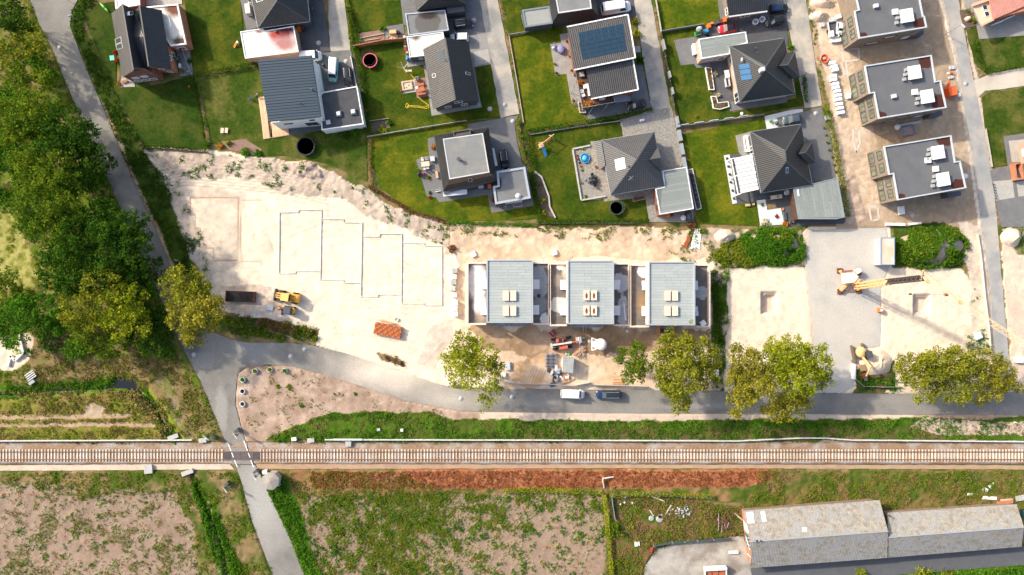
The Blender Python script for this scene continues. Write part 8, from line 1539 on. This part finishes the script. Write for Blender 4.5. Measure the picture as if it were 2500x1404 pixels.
prop('egg_chair','round white basket chair under the eave of the pergola house','chair',1918,471,0,[('shell','l',(0,0,[(.35,.1),(.5,.4),(.48,.8),(.4,.82),(.36,.4)],16),white),('cushion','l',(0,0,[(.36,.35),(0,.4)],12),dgrey)]);prop('garage_panel','narrow white panel on the dark garage side','panel',1933,476,.12,[('panel','b',(0,0,3.0,.3,1.3,.06),white),('edge','b',(.16,0,3.0,.04,1.36,.08),lgrey)]);prop('sink_unit','white framed sink unit at the dark garage wall','sink',1939,524,.1,[('frame','g',([(-.4,-.5),(.4,-.5),(.4,.5),(-.4,.5)],.1,0,.9),wins),('basin','b',(0,0,.7,.6,.8,.1),stone),('board','b',(.1,-.1,.88,.4,.5,.05,.5),white)]);prop('fire_bowl','orange fire bowl by the white gravel','fire bowl',1910,511,0,[('bowl','l',(0,0,[(.15,0),(.28,.25),(.22,.22)],14),terracotta),('foot','c',(0,0,0,.1,.12),rust)])  # the piece on the garage side is a plain white panel, no lamp
prop('dark_bench','long dark bench beside the white gravel','bench',1915,528,.15,[('seat','b',(0,0,.35,.5,1.7,.12),dgrey),('base','b',(0,0,.15,.4,1.5,.3),grey)]);prop('wooden_bench','pale wooden bench at the lawn edge below the pergola','bench',1824,501,.1,[('seat','b',(0,0,.4,1.0,.5,.08),wood),('leg','b',(-.4,0,.2,.1,.4,.4),dwood),('leg','b',(.4,0,.2,.1,.4,.4),dwood)]);prop('wooden_stool','small wooden stool right of the pale wooden bench','stool',1838,499,.1,[('seat','b',(0,0,.35,.5,.4,.07),wood),('leg','b',(0,0,.16,.4,.3,.32),dwood)])
prop('planter_box','black square tub at the edge of the white gravel','tub',1934,542,0,[('tub','b',(0,0,.25,.6,.5,.5),black),('soil','b',(0,0,.5,.5,.4,.03),soilbed)]);prop('palm_pot','star leaved plant on the white gravel beside the graphite car','plant',1881,297,0,[('pot','c',(0,0,0,.3,.2,.25),dgrey),('leaf','r',((-.45,0,.5),(.45,.05,.5),.1,.03),green),('leaf','r',((0,-.45,.5),(.05,.45,.5),.1,.03),green),('leaf','r',((-.3,-.3,.5),(.3,.3,.5),.1,.03),green)]);prop('round_grill','dark round barbecue on the white gravel beside the graphite car','barbecue',1893,303,0,[('bowl','l',(0,0,[(.2,.4),(.4,.6),(.38,.8),(0,.95)],14),dgrey),('leg','c',(0,0,0,.4,.1),steel)])
prop('letterbox_cabinet','weathered grey crate in the hedge right of the pergola drive','crate',2018,289,.15,[('body','b',(0,0,.4,.9,.9,.8),M('weathered',(.42,.38,.33),(.3,.27,.24),3)),('lid','b',(0,0,.83,.8,.8,.05),lgrey)])
prop('heat_pump','large white heat pump with three fans left of the top hip roofed house','heat pump',611,28,.12,[('body','b',(0,0,.75,.95,1.9,1.5),plain('pump_white',(.58,.58,.54))),('fan','b',(-.5,.6,.8,.08,.45,.7),dgrey),('fan','b',(-.5,0,.8,.08,.45,.7),dgrey),('fan','b',(-.5,-.6,.8,.08,.45,.7),dgrey)]);prop('utility_stand','small pale garden stand above the heat pump','stand',613,8,.1,[('shelf','b',(0,0,.6,.8,.5,.08),stone),('post','b',(-.2,.4,.6,.1,.5,1.2),grey)])
prop('orange_toy','orange and white toy slide on the lawn beside the algae stained garage','toy',578,111,.4,[('slide','r',((-.6,-.2,.1),(.3,.2,.7),.4,.08),plain('toy_orange',(.8,.2,.03))),('step','b',(.5,.25,.4,.3,.4,.7),white)]);bin_(733,74,plain('bin_orange',(.62,.2,.03)),orange,'orange bin under the eave of the top hip roofed house');bin_(742,73,black,M('bin_brown',(.12,.05,.03)),'black bin right of the orange bin at the top hip roofed house');prop('stone_pot','small brown plant pot on the paving at the top hip roofed house','pot',762,22,0,[('pot','c',(0,0,0,.4,.2,.28),terracotta),('plant','l',(0,0,[(.1,.4),(.25,.55),(0,.7)],8),rust)])
prop('turquoise_sail','turquoise toy house at the west wall of the brick house','toy house',283,147,.1,[('roof','b',(0,0,1.3,.85,.95,.1),teal),('wall','b',(0,0,.6,.7,.8,1.2),plain('toy_orange',(.8,.2,.03)))]);prop('deck_chair','brown slatted deck chair on the pale terrace of the brick house','deck chair',306,200,.3,[('seat','b',(0,0,.35,1.0,.5,.06),M('chair_brown',(.3,.15,.09))),('backrest','r',((.5,0,.4),(.9,.1,.9),.5,.05),M('chair_brown',(.3,.15,.09))),('leg','b',(-.4,0,.17,.06,.5,.34),dwood),('leg','b',(.4,0,.17,.06,.5,.34),dwood)])
prop('parasol','dark folded parasol on the gravel terrace of the brick house','parasol',439,148,.3,[('canopy','l',(0,0,[(.6,.9),(.3,1.5),(0,2.0)],8),plain('parasol_dark',(.05,.07,.08))),('pole','c',(0,0,0,1,.04),steel)]);prop('white_table','small white table on the gravel terrace of the brick house','table',443,163,.2,table_parts(.5,.8,white));prop('fire_ring','round stone ring on the gravel terrace of the brick house','fire ring',459,174,0,[('ring','l',(0,0,[(.65,0),(.65,.2),(.5,.2),(.48,0)],16),M('ring_dark',(.2,.21,.2))),('ash','l',(0,0,[(.48,.05),(0,.06)],12),stone)]);bin_(453,120,orange,orange,'orange bin below the stained roof garage of the brick house',.2);bin_(446,121,dgrey,M('bin_brown',(.12,.05,.03)),'brown lidded bin left of the orange bin at the brick house',.2)
prop('ball','tiny orange ball on the dark lawn below the brick house','ball',463,212,0,[('shell','l',(0,0,[(0,0),(.15,.07),(.2,.2),(.15,.33),(0,.4)],10),orange),('valve','l',(0,0,[(.05,.39),(0,.405)],6),black)]);prop('kayak','bright green kayak leaning at the hedge of the brick house','kayak',257,20,-.8,[('hull','l',(0,0,[(.25,.1),(.32,.3),(.2,.4)],14,4,.7),plain('kayak_green',(.1,.5,.05),.4)),('cockpit','l',(0,0,[(.14,.41),(.1,.42)],12,2,1),black)]);prop('road_sign','triangular sign on a post in the verge of the west road','road sign',191,50,.3,[('post','c',(0,0,0,2.4,.04,.04,8),steel),('plate','r',((-.4,0,2.3),(.4,0,2.3),.05,.6),lgrey)]);prop('street_name_sign','small white sign at the top of the west road','sign',178,8,.4,[('post','c',(0,0,0,2.2,.04,.04,8),steel),('plate','b',(0,0,2.3,.8,.06,.2),white)])
prop('log','pale broken branch lying in the roadside grass below the trees','branch',434,637,-.4,[('trunk','r',((-.6,0,.3),(.6,.1,.3),.1,.1),white),('stub','r',((0,0,.3),(.2,.3,.35),.06,.06),white)]);prop('weir_grate','pale steel grate over the culvert in the brown grass','grate',78,914,.6,[('bar','r',((-1.0+.0,-.8,.5),(1.0,-.8,.6),.2,.1),lgrey),('bar','r',((-1.0,-.4,.5),(1.0,-.4,.6),.2,.1),lgrey),('bar','r',((-1,0,.5),(1,0,.6),.2,.1),lgrey),('bar','r',((-1,.4,.5),(1,.4,.6),.2,.1),lgrey),('box','b',(-.6,-1.4,.3,1.2,.6,.6),grey)])
t=T('sluice_wall','pale concrete walls round the bright green pool at the left edge','retaining wall',W(50,850));
for a,b in(((46,812),(58,860)),((58,860),(38,880)),((38,880),(28,868)),((28,868),(20,895))):build(MB().bar(W(*a,.3),W(*b,.3),.5,.6),'wall_piece',M('wall_cream',(.62,.58,.52)),t)
tag(build(MB().poly([W(p[0],p[1],.1)for p in[(22,840),(50,835),(56,858),(36,876),(26,862)][::-1]]),'algae_pool',M('algae_green',(.3,.33,.03),(.2,.26,.03),2,.5)),kind='structure')
for pts in([(343,942),(362,950),(366,968),(352,966),(343,955)],[(60,948),(100,942),(110,955),(70,962)]):tag(build(MB().poly([W(p[0],p[1],-.36)for p in pts][::-1]),'duckweed',M('duckweed_green',(.22,.34,.05),(.12,.24,.03),3)),kind='structure')
for x,y,r,l in((1602,1266,.75,'larger old tyre in the rough lot'),(1590,1265,.55,'smaller old tyre in the rough lot'),(1612,1259,.5,'third grey tyre in the rough lot')):prop('old_tyre',l,'tyre',x+(8 if r==.75 else 0),y,0,[('tyre','l',(0,0,[(r*.5,.0),(r*.9,.0),(r,.15),(r*.9,.3),(r*.5,.3)],18),M('tyre_grey',(.24,.24,.23),(.4,.39,.37),5)),('inner','l',(0,0,[(r*.5,.02),(0,.03)],10),dgrey)],'old tyres')
t=T('rubble_heap','heap of pale rubble in the rough lot','rubble heap',W(1668,1249));
for k in range(60):build(MB().box(random.gauss(0,.9),random.gauss(0,.55),.1+random.random()*.4,random.uniform(.1,.35),random.uniform(.1,.3),.15,random.uniform(0,3)),'stone',random.choice([stone,lgrey,concrete,M('rubble_dark',(.16,.14,.13))]),t,local=True)
t=T('brush_pile','brown pile of broken branches and boards near the warehouse gable','brush pile',W(1762,1278))
for k in range(40):a=random.uniform(0,3.1);build(MB().bar((random.gauss(0,.9)-.6*cos(a),random.gauss(0,.7)-.6*sin(a),.2+random.random()*.6),(random.gauss(0,.7)+.6*cos(a),random.gauss(0,.7)+.6*sin(a),.2+random.random()*.7),.1,.06),'branch',random.choice([rust,dwood,M('branch_grey',(.36,.3,.27)),bark]),t,local=True)
for x,y,l_,rz,l in((1604,1216,2.8,-.35,'pale pipe lying by the teal fence'),(1631,1243,2.0,1.0,'slanting pale beam above the old tyres'),(1590,1251,1.4,-1.0,'left pale beam above the old tyres'),(1802,1260,2.0,-.75,'pale post leaning at the warehouse gable')):prop('old_beam',l,'beam',x,y,rz,[('beam','b',(0,0,.25,l_,.22,.2),M('beam_grey',(.48,.45,.4))),('end','b',(l_/2,0,.25,.06,.24,.22),stone)],'old beams')
prop('rust_heap','dark red scrap iron heap at the corner of the concrete yard','scrap heap',1590,1345,.9,[('plate','b',(0,0,.3,1.8,.6,.1),rust),('plate','b',(.3,.3,.5,1.0,.5,.1,.4),M('rust_red',(.3,.06,.03))),('rod','r',((-.8,-.3,.5),(.8,.3,.6),.08,.08),rust)]);prop('brick_pile','broken orange bricks beside the lower warehouse ridge end','brick pile',2450,1225,.0,[('brick_row','b',(0,0,.3,3.0,.6,.5,.1),brick_o),('board','b',(.4,.5,.3,2.4,.3,.1,.1),M('board_tan',(.55,.4,.3))),('slab','b',(3.2,.9,.4,2.2,1.0,.3,.15),concrete)])
prop('yellow_jacket_bin','teal cart with a bright yellow cover behind the lower warehouse','cart',2496,1252,0,[('body','b',(0,0,.5,1.0,1.2,.9),plain('cart_teal',(.03,.15,.17))),('cover','b',(.1,.35,1.0,.8,.5,.15),plain('cover_yellow',(.7,.75,.05)))])
for i,(x,y)in enumerate(((1526,1213),(1524,1226),(1543,1227),(1514,1230))):prop('white_marker',['top','middle','right','left'][i]+' small white block in the shady corner of the rough lot','block',x,y,.3,[('block','b',(0,0,.2,.3,.3,.4),white),('top','b',(0,0,.42,.2,.2,.04),lgrey)],'small white blocks')
prop('red_crate','red crate on the brown yard above the red handler','crate',1348.5,813,.7,[('frame','g',([(-.5,-.5),(.5,-.5),(.5,.5),(-.5,.5)],.1,0,.5),M('crate_crimson',(.42,.03,.06))),('divider','r',((-.4,0,.4),(.4,0,.4),.12,.2),M('crate_crimson',(.42,.03,.06))),('divider','r',((0,-.4,.4),(0,.4,.4),.1,.2),white)]);prop('green_bucket','green and white sack beside the grey site hut','sack',1389,864,.5,[('sack','l',(0,0,[(.25,0),(.32,.2),(.2,.4),(0,.42)],10),plain('sack_green',(.1,.45,.12))),('sack_white','l',(-.45,.25,[(.25,0),(.3,.2),(.15,.35),(0,.36)],10),lgrey)]);prop('green_barrow','green wheelbarrow under the small dark tree','wheelbarrow',1509,877,.5,[('tray','b',(0,0,.5,.9,.7,.3),plain('barrow_green',(.03,.2,.1))),('wheel','c',(.65,0,.05,.4,.12),rubber),('handle','r',((-.4,.25,.5),(-1.1,.3,.55),.05,.05),wood),('handle','r',((-.4,-.25,.5),(-1.1,-.3,.55),.05,.05),wood)])
prop('block_rows','rows of orange bricks on the sand beside the small dark tree','brick rows',1510,927,0,[('row','b',(0,-.8,.15,2.4,.25,.3),terracotta),('row','b',(-.2,-.3,.15,2.2,.25,.3),M('brick_tan',(.62,.36,.2))),('row','b',(.1,.2,.15,2.4,.25,.3),M('brick_tan',(.62,.36,.2))),('row','b',(0,.7,.1,2.2,.2,.2),M('brick_tan',(.62,.36,.2)))])
prop('blue_white_canister','pale blue canister below the left row house','canister',1322,806,0,[('body','l',(0,0,[(.22,0),(.26,.3),(.2,.6),(0,.62)],10),M('canister',(.5,.6,.62))),('cap','c',(0,0,.6,.7,.08),white)]);prop('paper_sack','crumpled pale sack right of the big olive tree top','sack',1532,808,.3,[('sack','l',(0,0,[(.25,0),(.35,.15),(.1,.3)],9),wins),('tie','c',(0,0,.3,.36,.06),grey)]);prop('pale_ring','pale ring lying on the sand between the left and middle roofs','ring',1321.5,637,0,[('ring','l',(0,0,[(.3,0),(.3,.2),(.18,.2),(.18,0)],14),wins),('hub','l',(0,0,[(.12,.05),(0,.06)],8),dgrey)]);prop('cable_drum','white round drum on the sand above the orange clay blocks','drum',969,780,0,[('rim','l',(0,0,[(.42,0),(.42,.3),(.34,.3),(.34,.1)],18),M('drum_cream',(.7,.64,.57))),('core','l',(0,0,[(.1,.1),(.1,.32),(0,.33)],8),stone)])
prop('boulder','pale round boulder in the dark bed by the side road','boulder',2361,47,.3,[('rock','l',(0,0,[(.55,0),(.5,.4),(.25,.65),(0,.7)],9,1.2,.9),M('boulder_tan',(.66,.55,.42),(.56,.45,.34),2)),('chip','l',(-.3,-.3,[(.2,0),(.15,.3),(0,.35)],7),stone)])
prop('street_lamp','grey lamp post at the edge of the side road by the northern apartments','street lamp',2307,84,-.8,[('pole','c',(0,0,0,5.0,.07,.05,8),steel),('head','b',(.35,0,5.0,.9,.3,.12),lgrey)]);prop('milestone','white marker post by the sand patch at the lower right','post',2474,1030,0,[('post','c',(0,0,0,.9,.12,.1),white),('cap','c',(0,0,.9,1.0,.13),lgrey)])
